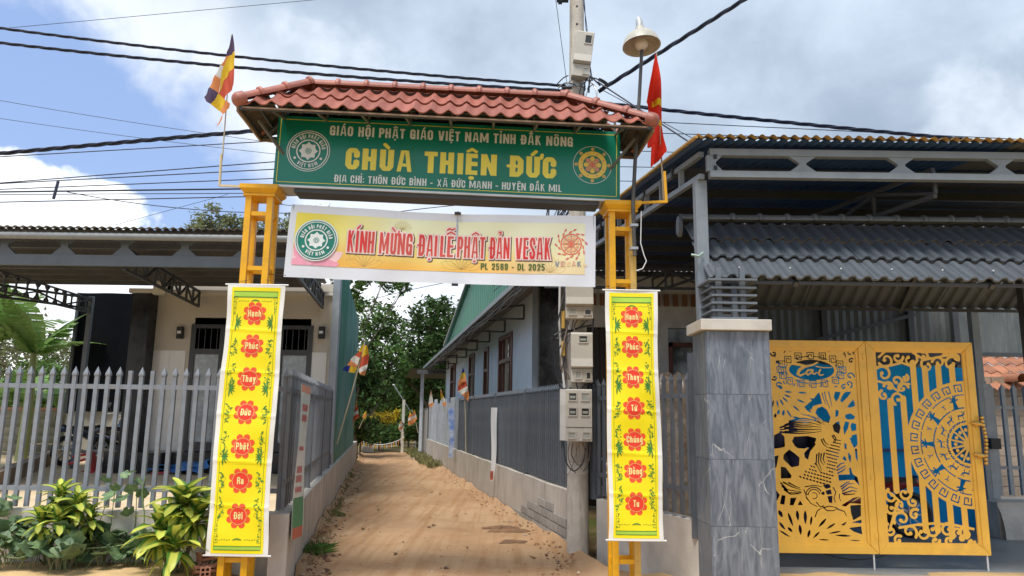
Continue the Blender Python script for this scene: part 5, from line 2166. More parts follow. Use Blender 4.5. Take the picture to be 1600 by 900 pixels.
cable('thick upper cable running from top left down to the pole top', 0, 44, 9, 884, 134, 8.85, .013, 8, .35, 0, 3)
cable('thick twisted cable just under the upper one, left of the pole', 0, 67, 9, 890, 142, 8.85, .014, 8, .35, 0, 3)
cable('single thin wire rising to the right at top left of the sky', 10, 44, 10, 510, -2, 10, .004, 0, 0, .4)
cable('thin wire slanting down right behind the left flag, upper of two', 0, 157, 11, 480, 230, 11, .0045, 3, .3, 0)
cable('thin wire slanting down right behind the left flag, lower of two', 0, 185, 11.5, 480, 246, 11.5, .0045, 3, .3, 0)
cable('heavy dark cable rising to the right behind the left flag pole', 0, 240, 9.2, 880, 165, 9, .019, -2, .3, 0, 3)
for i, (va, vb, r_, lb) in enumerate(((245, 222, .007, 'thin line just below the heavy dark cable on the left'), (286, 255, .0075, 'upper telephone line rising to the right from the spacer rod'),
                                      (287, 266, .0075, 'second telephone line rising slightly from the spacer rod'), (296, 280, .007, 'third telephone line, just above the grouped lines'),
                                      (300, 295, .012, 'thicker telephone bundle crossing the foot of the left flag bracket'), (304, 302, .006, 'faint line just under the thicker telephone bundle'),
                                      (316, 307, .008, 'lowest long telephone line above the left porch roof'))):
    cable(lb, 0, va, 9.3 + i * .05, 880, vb - (va - vb) * 1.2, 9.2 + i * .05, r_, 0, .3, 0, 0, 'telephone lines on the left')
cable('slack wire drooping from the spacer rod towards the left arch post', 105, 300, 9.4, 470, 333, 9.4, .006, 10, 0, 0)
cable('faint thin wire slanting up to the right over the left porch roof', 178, 352, 12, 340, 308, 12, .004, 0, 0, .1)
t_ = thing('line_spacer', 'short dark spacer rod clamped across the telephone lines on the left', 'spacer', P(83, 310, 9.2))
mb = MB()
mb.beam(P(91, 283, 9.25), P(83.5, 311, 9.25), .03, .02)
mb.build('rod', M_cabn, t_)
cable('thick cable rising steeply to the top right from the pole', 935, 143, 8.8, 1165, -2, 8.2, .018, 0, 0, .3, 3)
cable('heavy twisted cable sloping right over the grey canopy', 930, 160, 8.8, 1620, 228, 8.6, .016, 2, 0, .2, 3)
cable('upper thin line over the grey canopy on the right', 930, 186, 9.0, 1620, 219, 9.4, .006, 0, 0, .2)
cable('middle thin line over the grey canopy on the right', 930, 205, 9.2, 1620, 227, 9.8, .006, 0, 0, .2)
cable('lower thin line ending behind the corner of the grey canopy', 930, 234, 10, 1120, 240, 10.2, .006, 0, 0, 0)
cable('thin line behind the red flag, just above the canopy slope', 930, 260, 10, 1060, 262, 10.2, .006, 0, 0, 0)
cable('lowest thin line between right arch post and canopy slope', 930, 282, 10, 1020, 284, 10.2, .006, 0, 0, 0)
cable('taut dark wire dropping right from the pole top to the canopy corner', 934, 128, 8.8, 1092, 232, 8.2, .010, 0)
cable('thin wire beside the taut dark one, dropping to the canopy', 940, 140, 8.8, 1108, 230, 8.3, .005, 0)
cable('near vertical guy wire left of the pole top', 867, -10, 8.7, 886, 132, 8.75, .004, 0)
cable('near vertical twisted wire right of the pole top', 911, -10, 8.65, 924, 122, 8.7, .007, 0, 0, 0, 2)
cable('thin slack wire crossing the sky above the lane trees', 560, 474, 14, 700, 441, 12, .006, -2, 0, .2)
cable('thin wire crossing the gap between green sign and celebration banner', 600, 334, 9.5, 860, 312, 9, .006, -4, .1, 0)
t_ = thing('pole_fitting', 'dark switch box at the very top of the visible pole', 'fitting', P(880, 2, 8.7))
mb = MB()
p = P(881, -3, 8.7)
mb.box(p - Vector((.09, .05, .035)), p + Vector((.06, .05, .06)))
mb.box(p - Vector((.07, .05, .06)), p + Vector((-.02, .05, -.03)))
mb.build('switch_body', M_cab, t_)
# ------------------------------------------------------------------ left house with its metal porch
M_shin = mat('dark ribbed roof metal', (.075, .075, .08), .5, var=.12, scale=2, dirt=(.08, .075, .07), dscale=1.5, damt=.5)
M_shtop = mat('dusty roof sheet edge', (.40, .40, .38), .6, dirt=(.25, .2, .14), dscale=4)
M_cream = mat('cream house wall', (.60, .55, .48), .7, var=.06, scale=1.5)
M_wtile = mat('glossy pale wall tile', (.76, .74, .71), .18, var=.05, scale=2, objrand=.04)
M_gran = mat('black granite', (.022, .023, .026), .2, var=.4, scale=20)
M_alu = mat('dark door aluminium', (.035, .036, .04), .35)


def glass_mat(name, c, refl=.12, rough=.05):
    return mat(name, c, rough, spec=.9, var=.25, scale=1.2)


M_glass = glass_mat('dark reflecting glass', (.05, .065, .08))
M_curt = mat('curtain behind glass', (.30, .34, .37), .25, var=.3, scale=6, spec=.8)

h1 = thing('house', 'cream house with dark glazed doors and black granite plinth behind the left porch', 'house', (-4.8, 13.7, .52))
mb = MB()
hx0, hx1, hy = -6.60, -3.22, 13.6
mb.box((hx0, hy, 2.72), (hx1, hy + .2, 3.80))
mb.box((hx0, hy + .003, .52), (-5.88, hy + .2, 2.72))
mb.box((-3.72, hy + .003, .52), (hx1, hy + .2, 2.72))
mb.box((-5.88, hy, 3.17), (-3.72, hy + .2, 3.3))
mb.box((hx0 - 3, 22, .5), (XL(22) - .2, 22.2, 4.0))
mb.box((hx0, hy + .2, .5), (hx0 + .15, 22, 4.0))
mb.prism([(hx0, hy + .2, 3.85), (XL(hy) - .15, hy + .2, 3.85), (XL(22) - .15, 22, 3.85), (hx0, 22, 3.85)], (0, 0, .15))
mb.v = [(x, y, z) for (x, y, z) in mb.v]
mb.build('wall', M_cream, h1)
mb = MB()
mb.box((hx0 - .05, hy - .06, 3.74), (hx1 + .02, hy + .02, 3.80))
mb.build('cornice', M_wtile, h1)
mb = MB()
mb.box((hx0 - .1, hy - .35, .52), (hx1 + .05, hy - .02, .87))
mb.box((-7.0, hy - .6, .52), (hx0 + .6, hy - .36, .87))
mb.build('plinth', M_gran, h1)
tl = MB()
tl.box((0, -.008, 0), (.297, .0, .447))
tme = tl.mesh('wall_tile', M_wtile)
for xa, xb in ((hx0, -5.9), (-3.70, hx1)):
    n = int((xb - xa) / .3)
    for i in range(n):
        for j in range(4):
            inst('wall_tile', tme, h1, T(xa + i * .3 + .003, hy - .001, .885 + j * .45))
mb = MB()
mb.box((-6.92, 13.30, .52), (-6.60, 13.62, 3.70))
mb.build('granite_column', mat('dark veined marble', (.03, .031, .036), .3, var=.6, scale=5, hue=(.05, .05, .055), spec=.2), h1)
mb = MB()
mb.box((-6.98, 13.24, 3.70), (-6.54, 13.66, 3.78))
mb.build('column_cap', M_wtile, h1)
# four-leaf glazed door with transoms
dx0, dx1, dz0, dz1 = -5.88, -3.72, .88, 3.17
dr = thing('door', None, None)
dr.parent = h1
WM[dr] = WM[h1]
mb = MB()
for i in range(5):
    x = dx0 + (dx1 - dx0) * i / 4
    mb.box((x - .045, hy - .03, dz0), (x + .045, hy + .06, dz1))
mb.box((dx0 - .045, hy - .033, dz1 - .07), (dx1 + .045, hy + .06, dz1 + .003))
mb.box((dx0, hy - .032, 2.62), (dx1, hy + .06, 2.72))
mb.box((dx0, hy - .031, dz0), (dx1, hy + .06, dz0 + .16))
mb.build('door_frame', M_alu, dr)
for i in range(4):
    x0, x1 = dx0 + (dx1 - dx0) * i / 4 + .045, dx0 + (dx1 - dx0) * (i + 1) / 4 - .045
    mb = MB()
    mb.box((x0, hy + .0, 1.04), (x1, hy + .01, 2.62))
    mb.build('glass_panel', M_curt if i in (0, 3) else M_glass, dr)
    mb = MB()
    mb.box((x0, hy + .0, 2.72), (x1, hy + .01, 3.10))
    mb.build('transom_pane', M_glass, dr)
    for q in range(4):
        mb = MB()
        xx = x0 + (x1 - x0) * (q + .5) / 4
        mb.box((xx - .006, hy - .014, 2.72), (xx + .006, hy - .002, 3.10))
        mb.build('glazing_bar', M_alu, dr)
for u, lb in ((282, 'small black wall lamp left of the glazed door'), (503, 'small black wall lamp right of the glazed door')):
    p = P(u, 520, hy - .05)
    t_ = thing('wall_lamp', lb, 'wall lamp', (p.x, hy, p.z))
    mb = MB()
    mb.box((p.x - .05, hy - .11, p.z - .11), (p.x + .05, hy - .02, p.z + .11))
    mb.build('lamp_body', M_black, t_)
    mb = MB()
    mb.box((p.x - .035, hy - .1, p.z - .02), (p.x + .035, hy - .112, p.z + .03))
    mb.build('lamp_glass', M_white, t_)
p = P(251, 447, 13.2)
t_ = thing('porch_light', 'small square white light under the left porch ceiling', 'ceiling light', p)
mb = MB()
mb.box((p.x - .11, p.y - .05, p.z - .16), (p.x + .11, p.y + .05, p.z + .1))
mb.build('diffuser', mat('opal plastic', (.7, .68, .6), .4), t_)

pr = thing('porch_roof', 'wide grey corrugated metal porch roof on steel beams in front of the left house', 'canopy', (-6, 9.3, .52))
x = -14.2
k = 0
while x < -2.75:
    mb = MB()
    x2 = min(x + 1.0, -2.72)
    mb.corr((x, 9.12, 3.86), (x2 - x, 0, 0), (-.17 * 4.6 * 1, 4.6, .14), .008, .1, seg=6)
    mb.build('roof_sheet', M_shin, pr)
    mb = MB()
    mb.corr((x, 9.06, 3.872), (x2 - x, 0, 0), (0, .14, .008), .011, .1, seg=6)
    mb.build('sheet_edge', M_shtop, pr)
    x = x2
mb = MB()
mb.tube([(-14.2, 9.13, 3.775), (-2.72, 9.13, 3.765)], .048, 12)
mb.build('gutter_pipe', mat('pale grey gutter pipe', (.24, .255, .27), .4, dirt=(.25, .25, .24), dscale=4), pr, smooth=True)
mb = MB()
mb.box((-14.2, 9.30, 3.42), (-2.75, 9.36, 3.56))
M_pst = mat('porch steel', (.12, .145, .175), .45, var=.1)
mb.build('front_beam', M_pst, pr)
x = -13.6
while x < -2.8:
    mb = MB()
    mb.prism([(x - .16, 9.31, 3.56), (x + .16, 9.31, 3.56), (x + .05, 9.31, 3.66), (x + .05, 9.31, 3.70), (x + .12, 9.31, 3.76), (x - .12, 9.31, 3.76), (x - .05, 9.31, 3.70), (x - .05, 9.31, 3.66)], (0, .04, 0))
    mb.build('beam_gusset', M_pst, pr)
    x += .78
for j in range(7):
    y = 9.75 + j * .6
    z = 3.83 + .14 * (y - 9.12) / 4.6 - .05
    mb = MB()
    mb.box((-14.2, y, z - .05), (-2.8 - .17 * (y - 9.1), y + .05, z + .028))
    mb.build('purlin', mat('grey purlin', (.11, .11, .115), .5), pr)


def lattice(parent, a, b, h, m, n, name='truss', th=.04, holes=False):
    a, b = Vector(a), Vector(b)
    z = Vector((0, 0, 1))
    mb = MB()
    mb.beam(a, b, th, th)
    mb.beam(a + z * h, b + z * h, th, th)
    for i in range(n + 1):
        p = a + (b - a) * (i / n)
        mb.beam(p + z * (th / 2), p + z * (h - th / 2), th * .8, th * .8)
        if i < n:
            q = a + (b - a) * ((i + 1) / n)
            if not holes:
                if i % 2 == 0:
                    mb.beam(p + z * .02, q + z * (h - .02), th * .7, th * .7)
                else:
                    mb.beam(p + z * (h - .02), q + z * .02, th * .7, th * .7)
            else:
                d = (q - p) * .22
                for s_, t_ in (((p + z * h * .3), (p + d + z * .02)), ((p + z * h * .7), (p + d + z * (h - .02))), ((q + z * h * .3), (q - d + z * .02)), ((q + z * h * .7), (q - d + z * (h - .02)))):
                    mb.beam(s_, t_, th * .75, th * .75)
    return mb.build(name, m, parent)


lattice(pr, (-5.05, 9.4, 3.40), (-5.8, 13.5, 3.5), .27, M_steeld, 9)
lattice(pr, (-2.85, 9.4, 3.40), (-3.5, 13.5, 3.5), .27, M_steeld, 9)
lattice(pr, (-6.75, 9.4, 3.12), (-8.0, 13.9, 3.40), .26, M_steeld, 11, th=.026, holes=True)
lattice(pr, (-9.9, 9.4, 3.40), (-8.0, 13.9, 3.48), .2, M_steeld, 9)
for (x, y, z1) in ((-6.78, 9.4, 3.45), (-8.02, 13.9, 3.72), (-13.5, 9.4, 3.6)):
    mb = MB()
    mb.box((x - .04, y - .04, .5), (x + .04, y + .04, z1))
    mb.build('porch_post', M_pst, pr)
# dark screen at the back of the porch and pale wall under it
t_ = thing('shade_screen', 'black shade netting closing the back of the left porch', 'screen', (-8.5, 15.9, .52))
mb = MB()
mb.grid(lambda a, b: (-9.5 + 2.9 * a, 15.9 - 1.2 * a * 0 + .05 * math.sin(a * 20) * (1 - b * .5), 1.55 + 2.55 * b), 30, 6)
mb.build('net', mat('black shade net', (.006, .007, .009), .95, spec=.05), t_, smooth=True)
mb = MB()
mb.box((-9.5, 16.0, .5), (-6.6, 16.15, 1.62))
mb.build('low_back_wall', mat('stained pale wall', (.38, .36, .30), .8, dirt=(.2, .18, .13), dscale=2), t_)
for x in (-9.45, -8.0, -6.65):
    mb = MB()
    mb.box((x - .03, 15.86, 1.5), (x + .03, 15.95, 4.1))
    mb.build('screen_post', M_steeld, t_)
# green corrugated side wall and grey corner post
t_ = thing('side_wall', 'green corrugated metal side wall of the left house rising over the lane wall', 'metal wall', (XL(13.4), 13.4, .68))
y = 13.55
while y < 22.5:
    y2 = y + .9
    mb = MB()
    mb.corr((XL(y) - .06, y, .68), (XL(y2) - XL(y), y2 - y, 0), (0, 0, 3.95 if y < 16 else 3.7), .012, .15, seg=4)
    mb.build('green_sheet', mat('green wall sheet', (.03, .16, .11), .45, var=.15, scale=1.2, hue=(.10, .24, .22), dirt=(.25, .3, .3), dscale=1.3, damt=.45, objrand=.1), t_)
    y = y2
mb = MB()
p0 = XL(13.3) - .08
mb.box((p0 - .13, 13.36, .52), (p0, 13.5, 4.6))
mb.build('corner_post', mat('blue grey post', (.27, .31, .36), .5), t_)

# porch clutter: curb, block wall, tarp, stool
t_ = thing('yard_curb', 'low brown cement curb along the left side of the yard', 'curb', (-8, 12, .52))
mb = MB()
mb.beam((-6.0, 8.2, .62), (-9.6, 16.0, .62), .15, .26)
mb.build('curb_body', mat('brown cement', (.25, .19, .14), .85), t_)
t_ = thing('block_wall', 'old mossy block wall behind the left yard with brown coping', 'wall', (-11.5, 17.5, .4))
bmw = MB()
bmw.box((-.195, -.05, -.09), (.195, .05, .09))
bme2 = bmw.mesh('block', mat('old mossy block', (.24, .22, .19), .9, hue=(.12, .13, .08), scale=3, objrand=.2))
for r_ in range(6):
    for i in range(14):
        inst('block', bme2, t_, T(-14.6 + i * .4 + (.2 if r_ % 2 else 0), 17.5, .5 + r_ * .19))
mb = MB()
mb.box((-14.9, 17.4, 1.55), (-9.0, 17.6, 1.62))
mb.build('coping', mat('rusty brown coping', (.30, .15, .10), .8), t_)
t_ = thing('folded_tarp', 'folded blue plastic tarp lying against the granite plinth', 'tarp', (-5.95, 12.95, .52))
mb = MB()
for (dx_, dy_, k_) in ((0, 0, 0), (.06, .1, .06)):
    mb.grid(lambda a, b: (-6.2 + dx_ + .95 * a + .05 * math.sin(7 * b), 12.75 + dy_ + .32 * b + .1 * math.sin(3 * a), .545 + k_ + .07 * abs(math.sin(6 * a + 2 * b)) * (1 - .4 * a) + .14 * a * b), 18, 6)
mb.build('tarp_sheet', mat('blue tarp', (.08, .26, .62), .4, var=.2), t_, smooth='all')
mb = MB()
mb.beam((-6.0, 12.7, .55), (-5.7, 12.72, .57), .05, .03)
mb.build('red_strap', mat('red plastic', (.5, .04, .05), .4), t_)
t_ = thing('plastic_stool', 'small red plastic stool tipped over beside the plinth', 'stool', (-7.2, 13.1, .52))
M_ = T(-7.18, 13.0, .70) @ RY(R(70)) @ RZ(.4)
mb = MB(M_)
mb.box((-.14, -.14, 0), (.14, .14, .03))
mb.build('seat', mat('red plastic', (.5, .04, .05), .4), t_)
for sx in (-1, 1):
    for sy in (-1, 1):
        mb = MB(M_)
        mb.beam((sx * .12, sy * .12, 0), (sx * .16, sy * .16, -.34), .035, .035)
        mb.build('leg', mat('red plastic', (.5, .04, .05), .4), t_)


# ------------------------------------------------------------------ motorbikes
def motorbike(label, loc, rz, body, group='parked motorbikes'):
    t_ = thing('motorbike', label, 'motorbike', loc, rz, group)
    M_b = mat('bike body ' + body[0], body[1], .25, coat=.4)
    for x in (-.62, .62):
        mb = MB()
        pts = [(x + .25 * math.cos(a), 0, .29 + .25 * math.sin(a)) for a in np.linspace(0, 2 * PI, 25)]
        mb.tube(pts, .042, 8, caps=False)
        wl = mb.build('wheel', M_black, t_, smooth=True, local=True)
        mb = MB()
        mb.tube([(x + .2 * math.cos(a), 0, .29 + .2 * math.sin(a)) for a in np.linspace(0, 2 * PI, 25)], .014, 6, caps=False)
        for k in range(8):
            a = PI / 4 * k
            mb.beam((x, 0, .29), (x + .2 * math.cos(a), 0, .29 + .2 * math.sin(a)), .012, .02)
        mb.tube([(x, -.07, .29), (x, .07, .29)], .035, 10)
        mb.build('rim', M_galv, wl, smooth=True, local=True)
    mb = MB()
    rings = [(-.86, .66, .03, .03), (-.70, .70, .09, .06), (-.4, .66, .12, .10), (-.1, .52, .11, .11), (.12, .42, .10, .12), (.28, .50, .10, .14), (.40, .68, .09, .12), (.46, .86, .07, .08)]
    n = 10
    vs, fs = [], []
    for (x, z, w_, h_) in rings:
        for k in range(n):
            a = 2 * PI * k / n
            vs.append((x, w_ * math.cos(a), z + h_ * math.sin(a)))
    for i in range(len(rings) - 1):
        for k in range(n):
            fs.append((i * n + k, i * n + (k + 1) % n, (i + 1) * n + (k + 1) % n, (i + 1) * n + k))
    fs += [tuple(range(n)), tuple(range((len(rings) - 1) * n, len(rings) * n))]
    mb.add(vs, fs)
    mb.build('body', M_b, t_, smooth=True, local=True)
    mb = MB()
    mb.grid(lambda a, b: (-.72 + .75 * a, (b - .5) * .26 * (1 - .3 * a), .765 - .06 * math.sin(PI * a) + .02 * math.cos((b - .5) * 3)), 10, 4)
    mb.box((-.7, -.1, .68), (0.0, .1, .745))
    mb.build('saddle', M_black, t_, smooth=True, local=True)
    mb = MB()
    mb.tube([(.62, .06, .29), (.50, .06, .62), (.42, .05, .86)], .02, 8)
    mb.tube([(.62, -.06, .29), (.50, -.06, .62), (.42, -.05, .86)], .02, 8)
    mb.build('fork', M_galv, t_, smooth=True, local=True)
    mb = MB()
    mb.tube([(.28, -.34, .98), (.36, -.2, 1.0), (.42, 0, .95), (.36, .2, 1.0), (.28, .34, .98)], .014, 8)
    mb.build('handlebar', M_galv, t_, smooth=True, local=True)
    for sy in (-1, 1):
        mb = MB()
        mb.tube([(.34, sy * .22, 1.0), (.33, sy * .27, 1.14)], .006, 6)
        mb.lathe([(0, -.02), (.05, -.01), (.055, .005), (0, .01)], (.33, sy * .28, 1.17), 12, M=RY(R(90)))
        mb.build('mirror', M_black, t_, smooth=True, local=True)
    mb = MB()
    mb.lathe([(0, 0), (.075, .01), (.07, .06), (.02, .1)], (.53, 0, .86), 14, M=RY(R(-90)) @ S(1, 1, 1))
    mb.build('headlight', mat('headlight glass', (.6, .62, .6), .1), t_, smooth=True, local=True)
    mb = MB()
    mb.grid(lambda a, b: (.62 + .31 * math.cos(.4 + 1.9 * a), (b - .5) * .12, .29 + .31 * math.sin(.4 + 1.9 * a)), 10, 3)
    mb.build('mudguard', M_b, t_, smooth=True, local=True)
    mb = MB()
    mb.tube([(.1, -.12, .28), (-.3, -.13, .26), (-.75, -.13, .34)], [.025, .035, .045], 10)
    mb.build('exhaust', M_galv, t_, smooth=True, local=True)
    mb = MB()
    mb.box((-.15, -.12, .2), (.2, .12, .4))
    mb.build('engine', M_steeld, t_, local=True)
    return t_


motorbike('dark motorbike parked at the back of the left porch', (-8.15, 14.9, .52), R(60), ('navy', (.03, .05, .10)))
motorbike('grey motorbike parked deeper in the left porch beside the dark column', (-7.5, 14.7, .52), R(75), ('grey', (.12, .12, .13)))
motorbike('white and black motorbike behind the dark pickets next to the utility pole', (1.45, 10.0, .03), R(100), ('white', (.6, .62, .65)))
motorbike('silver motorbike standing in the shed behind the short dark fence', (2.55, 10.0, .105), R(80), ('silver', (.32, .33, .34)))

# ------------------------------------------------------------------ pale blue house on the right of the lane
A2 = 3.3
h2 = thing('house', 'pale blue house with brown framed windows and green metal gable right of the lane', 'house', (XR(14, .7), 14, 0))
HX = lambda y: A2 - .208 * y


def on_house(y, off, z):     # point on the long wall; off > 0 sticks out to the lane
    return (HX(y) - off, y, z)


M_blue = mat('pale blue wall paint', (.66, .76, .87), .7, var=.05, scale=1.1, dirt=(.52, .62, .76), dscale=1, damt=.5)
wins = [(15.75, 17.15, 1.35, 3.36, 'w'), (18.55, 19.15, 1.35, 3.28, 'w'), (20.8, 21.7, 1.35, 3.3, 'w'), (24.7, 25.9, 0.2, 3.25, 'd')]
mb = MB()


def wseg(mb, y0, y1, z0, z1, off=0.0, th=.15):
    vs = [on_house(y0, off, z0), on_house(y1, off, z0), on_house(y1, off, z1), on_house(y0, off, z1)]
    mb.prism(vs, (th * 1.0, th * .208, 0))


ye = 13.95
for (a, b, z0, z1, k) in wins:
    wseg(mb, ye, a, -.1, 4.15)
    wseg(mb, a, b, z1, 4.15)
    if z0 > .3:
        wseg(mb, a, b, -.1, z0)
    ye = b
wseg(mb, ye, 27.4, -.1, 4.15)
mb.build('wall', M_blue, h2)
M_brn = mat('brown window timber', (.13, .05, .035), .45, var=.15)
M_wgl = glass_mat('window glass brown', (.34, .32, .28))
for (a, b, z0, z1, k) in wins:
    mb = MB()
    for (y0, y1, q0, q1) in ((a - .05, a + .05, z0, z1), (b - .05, b + .05, z0, z1), (a, b, z1 - .09, z1 + .003), (a, b, z0 - .003, z0 + .09), (a, b, z1 - .62, z1 - .54)):
        wseg(mb, y0, y1, q0, q1, .03, .12)
    fr_ = mb.build('window' if k == 'w' else 'door', M_brn, h2)
    mb = MB()
    wseg(mb, a + .05, b - .05, z0 + .09, z1 - .09, -.06, .02)
    mb.build('pane', M_wgl, fr_)
    nb = max(2, int((b - a) / .28))
    for i in range(1, nb):
        y = a + (b - a) * i / nb
        mb = MB()
        wseg(mb, y - .02, y + .02, z0 + .09, z1 - .09, .0, .04)
        mb.build('mullion', M_brn if i % 2 else mat('pale mullion', (.45, .4, .33), .5), fr_)
    if k == 'w':
        mb = MB()
        wseg(mb, a - .08, b + .08, z0 - .07, z0, .06, .1)
        mb.build('sill', M_blue, fr_)
# marble corner strip, dark marble facade pier, street front
mb = MB()
mb.prism([on_house(13.55, .004, 0), on_house(13.95, .004, 0), on_house(13.95, .004, 4.1), on_house(13.55, .004, 4.1)], (.15, .03, 0))
mb.build('marble_strip', mat('pale grey marble', (.56, .56, .53), .2, var=.2, scale=2, hue=(.52, .52, .5)), h2)
mb = MB()
mb.box((HX(13.5) + .02, 13.32, 0), (HX(13.5) + .40, 13.55, 4.1))
mb.build('facade_pier', mat('black veined marble', (.012, .012, .013), .15, var=.5, scale=8, hue=(.03, .03, .03), dirt=(.5, .5, .48), dscale=7, damt=.12), h2)
mb = MB()
fx = HX(13.5)
mb.box((fx + .40, 13.56, 3.22), (5.0, 13.72, 4.3))
mb.box((fx + .40, 13.562, 0), (1.35, 13.72, 3.22))
mb.box((3.9, 13.562, 0), (5.0, 13.72, 3.22))
mb.box((2.62, 13.562, 0), (2.90, 13.72, 3.22))
mb.build('front_wall', mat('shaded white wall', (.62, .60, .57), .7), h2)
mb = MB()
mb.box((1.35, 13.68, 0), (2.62, 13.74, 3.22))
for i in range(5):
    x = 1.37 + i * .31
    mb.box((x - .03, 13.62, 0), (x + .03, 13.68, 3.2))
mb.build('timber_door', mat('very dark timber', (.035, .02, .014), .4), h2)
mb = MB()
for (x0, x1, z0, z1) in ((2.90, 2.98, .6, 2.95), (3.82, 3.9, .6, 2.95), (2.90, 3.9, 2.87, 2.95), (2.90, 3.9, 0.6, .7), (3.36, 3.43, .7, 2.87)):
    mb.box((x0, 13.55, z0), (x1, 13.66, z1))
fr_ = mb.build('window', mat('red brown timber', (.14, .045, .03), .5), h2)
mb = MB()
mb.box((2.9, 13.66, 0), (3.9, 13.7, 3.22))
mb.build('pane', mat('bright reflecting glass', (.30, .33, .33), .08, var=.6, scale=4), fr_)
for i in range(16):
    mb = MB()
    x = 1.3 + i * .17
    mb.box((x, 13.50, 3.62), (x + .09, 13.56, 3.84))
    mb.build('timber_slat', mat('orange brown slat', (.22, .10, .04), .5), h2)
# green ribbed gable sheets above
y = 13.6


def gtop(y):
    return 4.5 + (y - 13.6) * .26 if y < 19.8 else 6.11 - (y - 19.8) * .262


while y < 27.3:
    y2 = min(y + .9, 27.3)
    mb = MB()
    n = 12
    vs, fs = [], []
    for i in range(n + 1):
        yy = y + (y2 - y) * i / n
        o = .012 * (1 if i % 4 in (0, 1) else -1)
        q = on_house(yy, o - .02, 0)
        vs += [(q[0], q[1], 3.75), (q[0], q[1], gtop(yy))]
    for i in range(n):
        fs.append((2 * i, 2 * i + 2, 2 * i + 3, 2 * i + 1))
    mb.add(vs, fs)
    mb.build('gable_sheet', mat('green gable sheet', (.02, .17, .10), .4, var=.1, objrand=.06, dirt=(.10, .25, .18), dscale=2, damt=.4), h2)
    y = y2
mb = MB()
for (y0, y1) in ((13.5, 19.8), (19.8, 27.6)):
    mb.beam(on_house(y0, .05, gtop(y0) + .03), on_house(y1, .05, gtop(y1) + .03), .14, .05)
mb.build('rake_flashing', M_shtop, h2)
mb = MB()
a, b, c_ = on_house(13.5, .08, gtop(13.5)), on_house(19.8, .08, gtop(19.8) + .02), on_house(27.6, .08, gtop(27.6))
W_ = Vector((7, 1.4, 0))
for p, q in ((a, b), (b, c_)):
    p, q = Vector(p), Vector(q)
    mb.add([p, q, q + W_, p + W_, p - Vector((0, 0, .03)), q - Vector((0, 0, .03)), q + W_ - Vector((0, 0, .03)), p + W_ - Vector((0, 0, .03))],
           [(0, 1, 2, 3), (7, 6, 5, 4), (0, 4, 5, 1), (2, 6, 7, 3), (1, 5, 6, 2), (3, 7, 4, 0)])
mb.build('roof', mat('green roof sheet', (.03, .15, .10), .5), h2)
# side awning with brackets
ez = lambda y: 3.83 - (y - 11.2) * .0255
EV = lambda y: (2.6 - .208 * y, y)
y = 11.2
while y < 28.8:
    y2 = y + 1.1
    mb = MB()
    a = Vector((*EV(y), ez(y)))
    b = Vector((*EV(y2), ez(y2)))
    mb.corr(a, b - a, (A2 - 2.6 + .02, .02, .16), .010, .16, seg=4)
    mb.build('awning_sheet', mat('grey awning sheet', (.17, .175, .18), .5, objrand=.08), h2)
    y = y2
mb = MB()
mb.beam((*EV(11.1), ez(11.1) - .03), (*EV(28.9), ez(28.9) - .03), .05, .09)
mb.build('eave_gutter', mat('grey gutter', (.20, .23, .25), .45), h2)
for y in (14.6, 16.5, 18.4, 20.3, 22.3, 24.4, 26.6):
    mb = MB()
    e = Vector((*EV(y), ez(y) - .05))
    w = Vector(on_house(y, .02, ez(y) + .02))
    mb.beam(e, w, .035, .035)
    w2 = w - Vector((0, 0, .28))
    mb.beam(w2, w, .035, .035)
    mb.beam(e + (w - e) * .15 - Vector((0, 0, .22)), w2, .035, .035)
    mb.beam(e + (w - e) * .15 - Vector((0, 0, .22)), e + (w - e) * .15, .03, .03)
    mb.build('awning_bracket', M_steeld, h2)
mb = MB()
p = P(657, 690, 28.5)
mb.box((p.x - .06, 28.4, 0), (p.x + .06, 28.52, 3.2))
mb.build('rear_post', mat('pale post', (.5, .55, .6), .5), h2)
mb = MB()
mb.add([(p.x - .3, 27.6, 3.25), (p.x + 3, 28.2, 3.3), (p.x + 3, 33, 3.1), (p.x - 1.2, 32, 3.1)], [(0, 1, 2, 3)])
mb.box((p.x - .1, 27.6, 3.05), (p.x + 2, 27.66, 3.2))
mb.build('rear_porch_roof', M_shin, h2)
t_ = thing('cable_tangle', 'sagging bundle of house wires strung under the eave of the blue house', 'cables', (XR(14), 14, 3.6))
for i in range(6):
    pts = []
    for k in range(26):
        y = 10.9 + 17 * k / 25
        pts.append(Vector((EV(y)[0] + .05 + .05 * math.sin(i * 2 + k), y, ez(y) - .08 - .06 * abs(math.sin(k * .9 + i)) - .02 * i)))
    mb = MB()
    mb.tube(smoothp(pts, 2), .011, 5)
    mb.build('wire', mat('grey wire', (.10, .10, .10), .6, island=.3), t_, smooth=True)
for i in range(4):
    mb = MB()
    mb.tube(smoothp(snake(Vector((.45, 8.95, 4.25 - .1 * i)), Vector((EV(10.9)[0] + .05, 10.9, ez(10.9) - .1)), .1, 40 + i, 6, .04)), .009, 5)
    mb.build('wire', M_cab, t_, smooth=True)

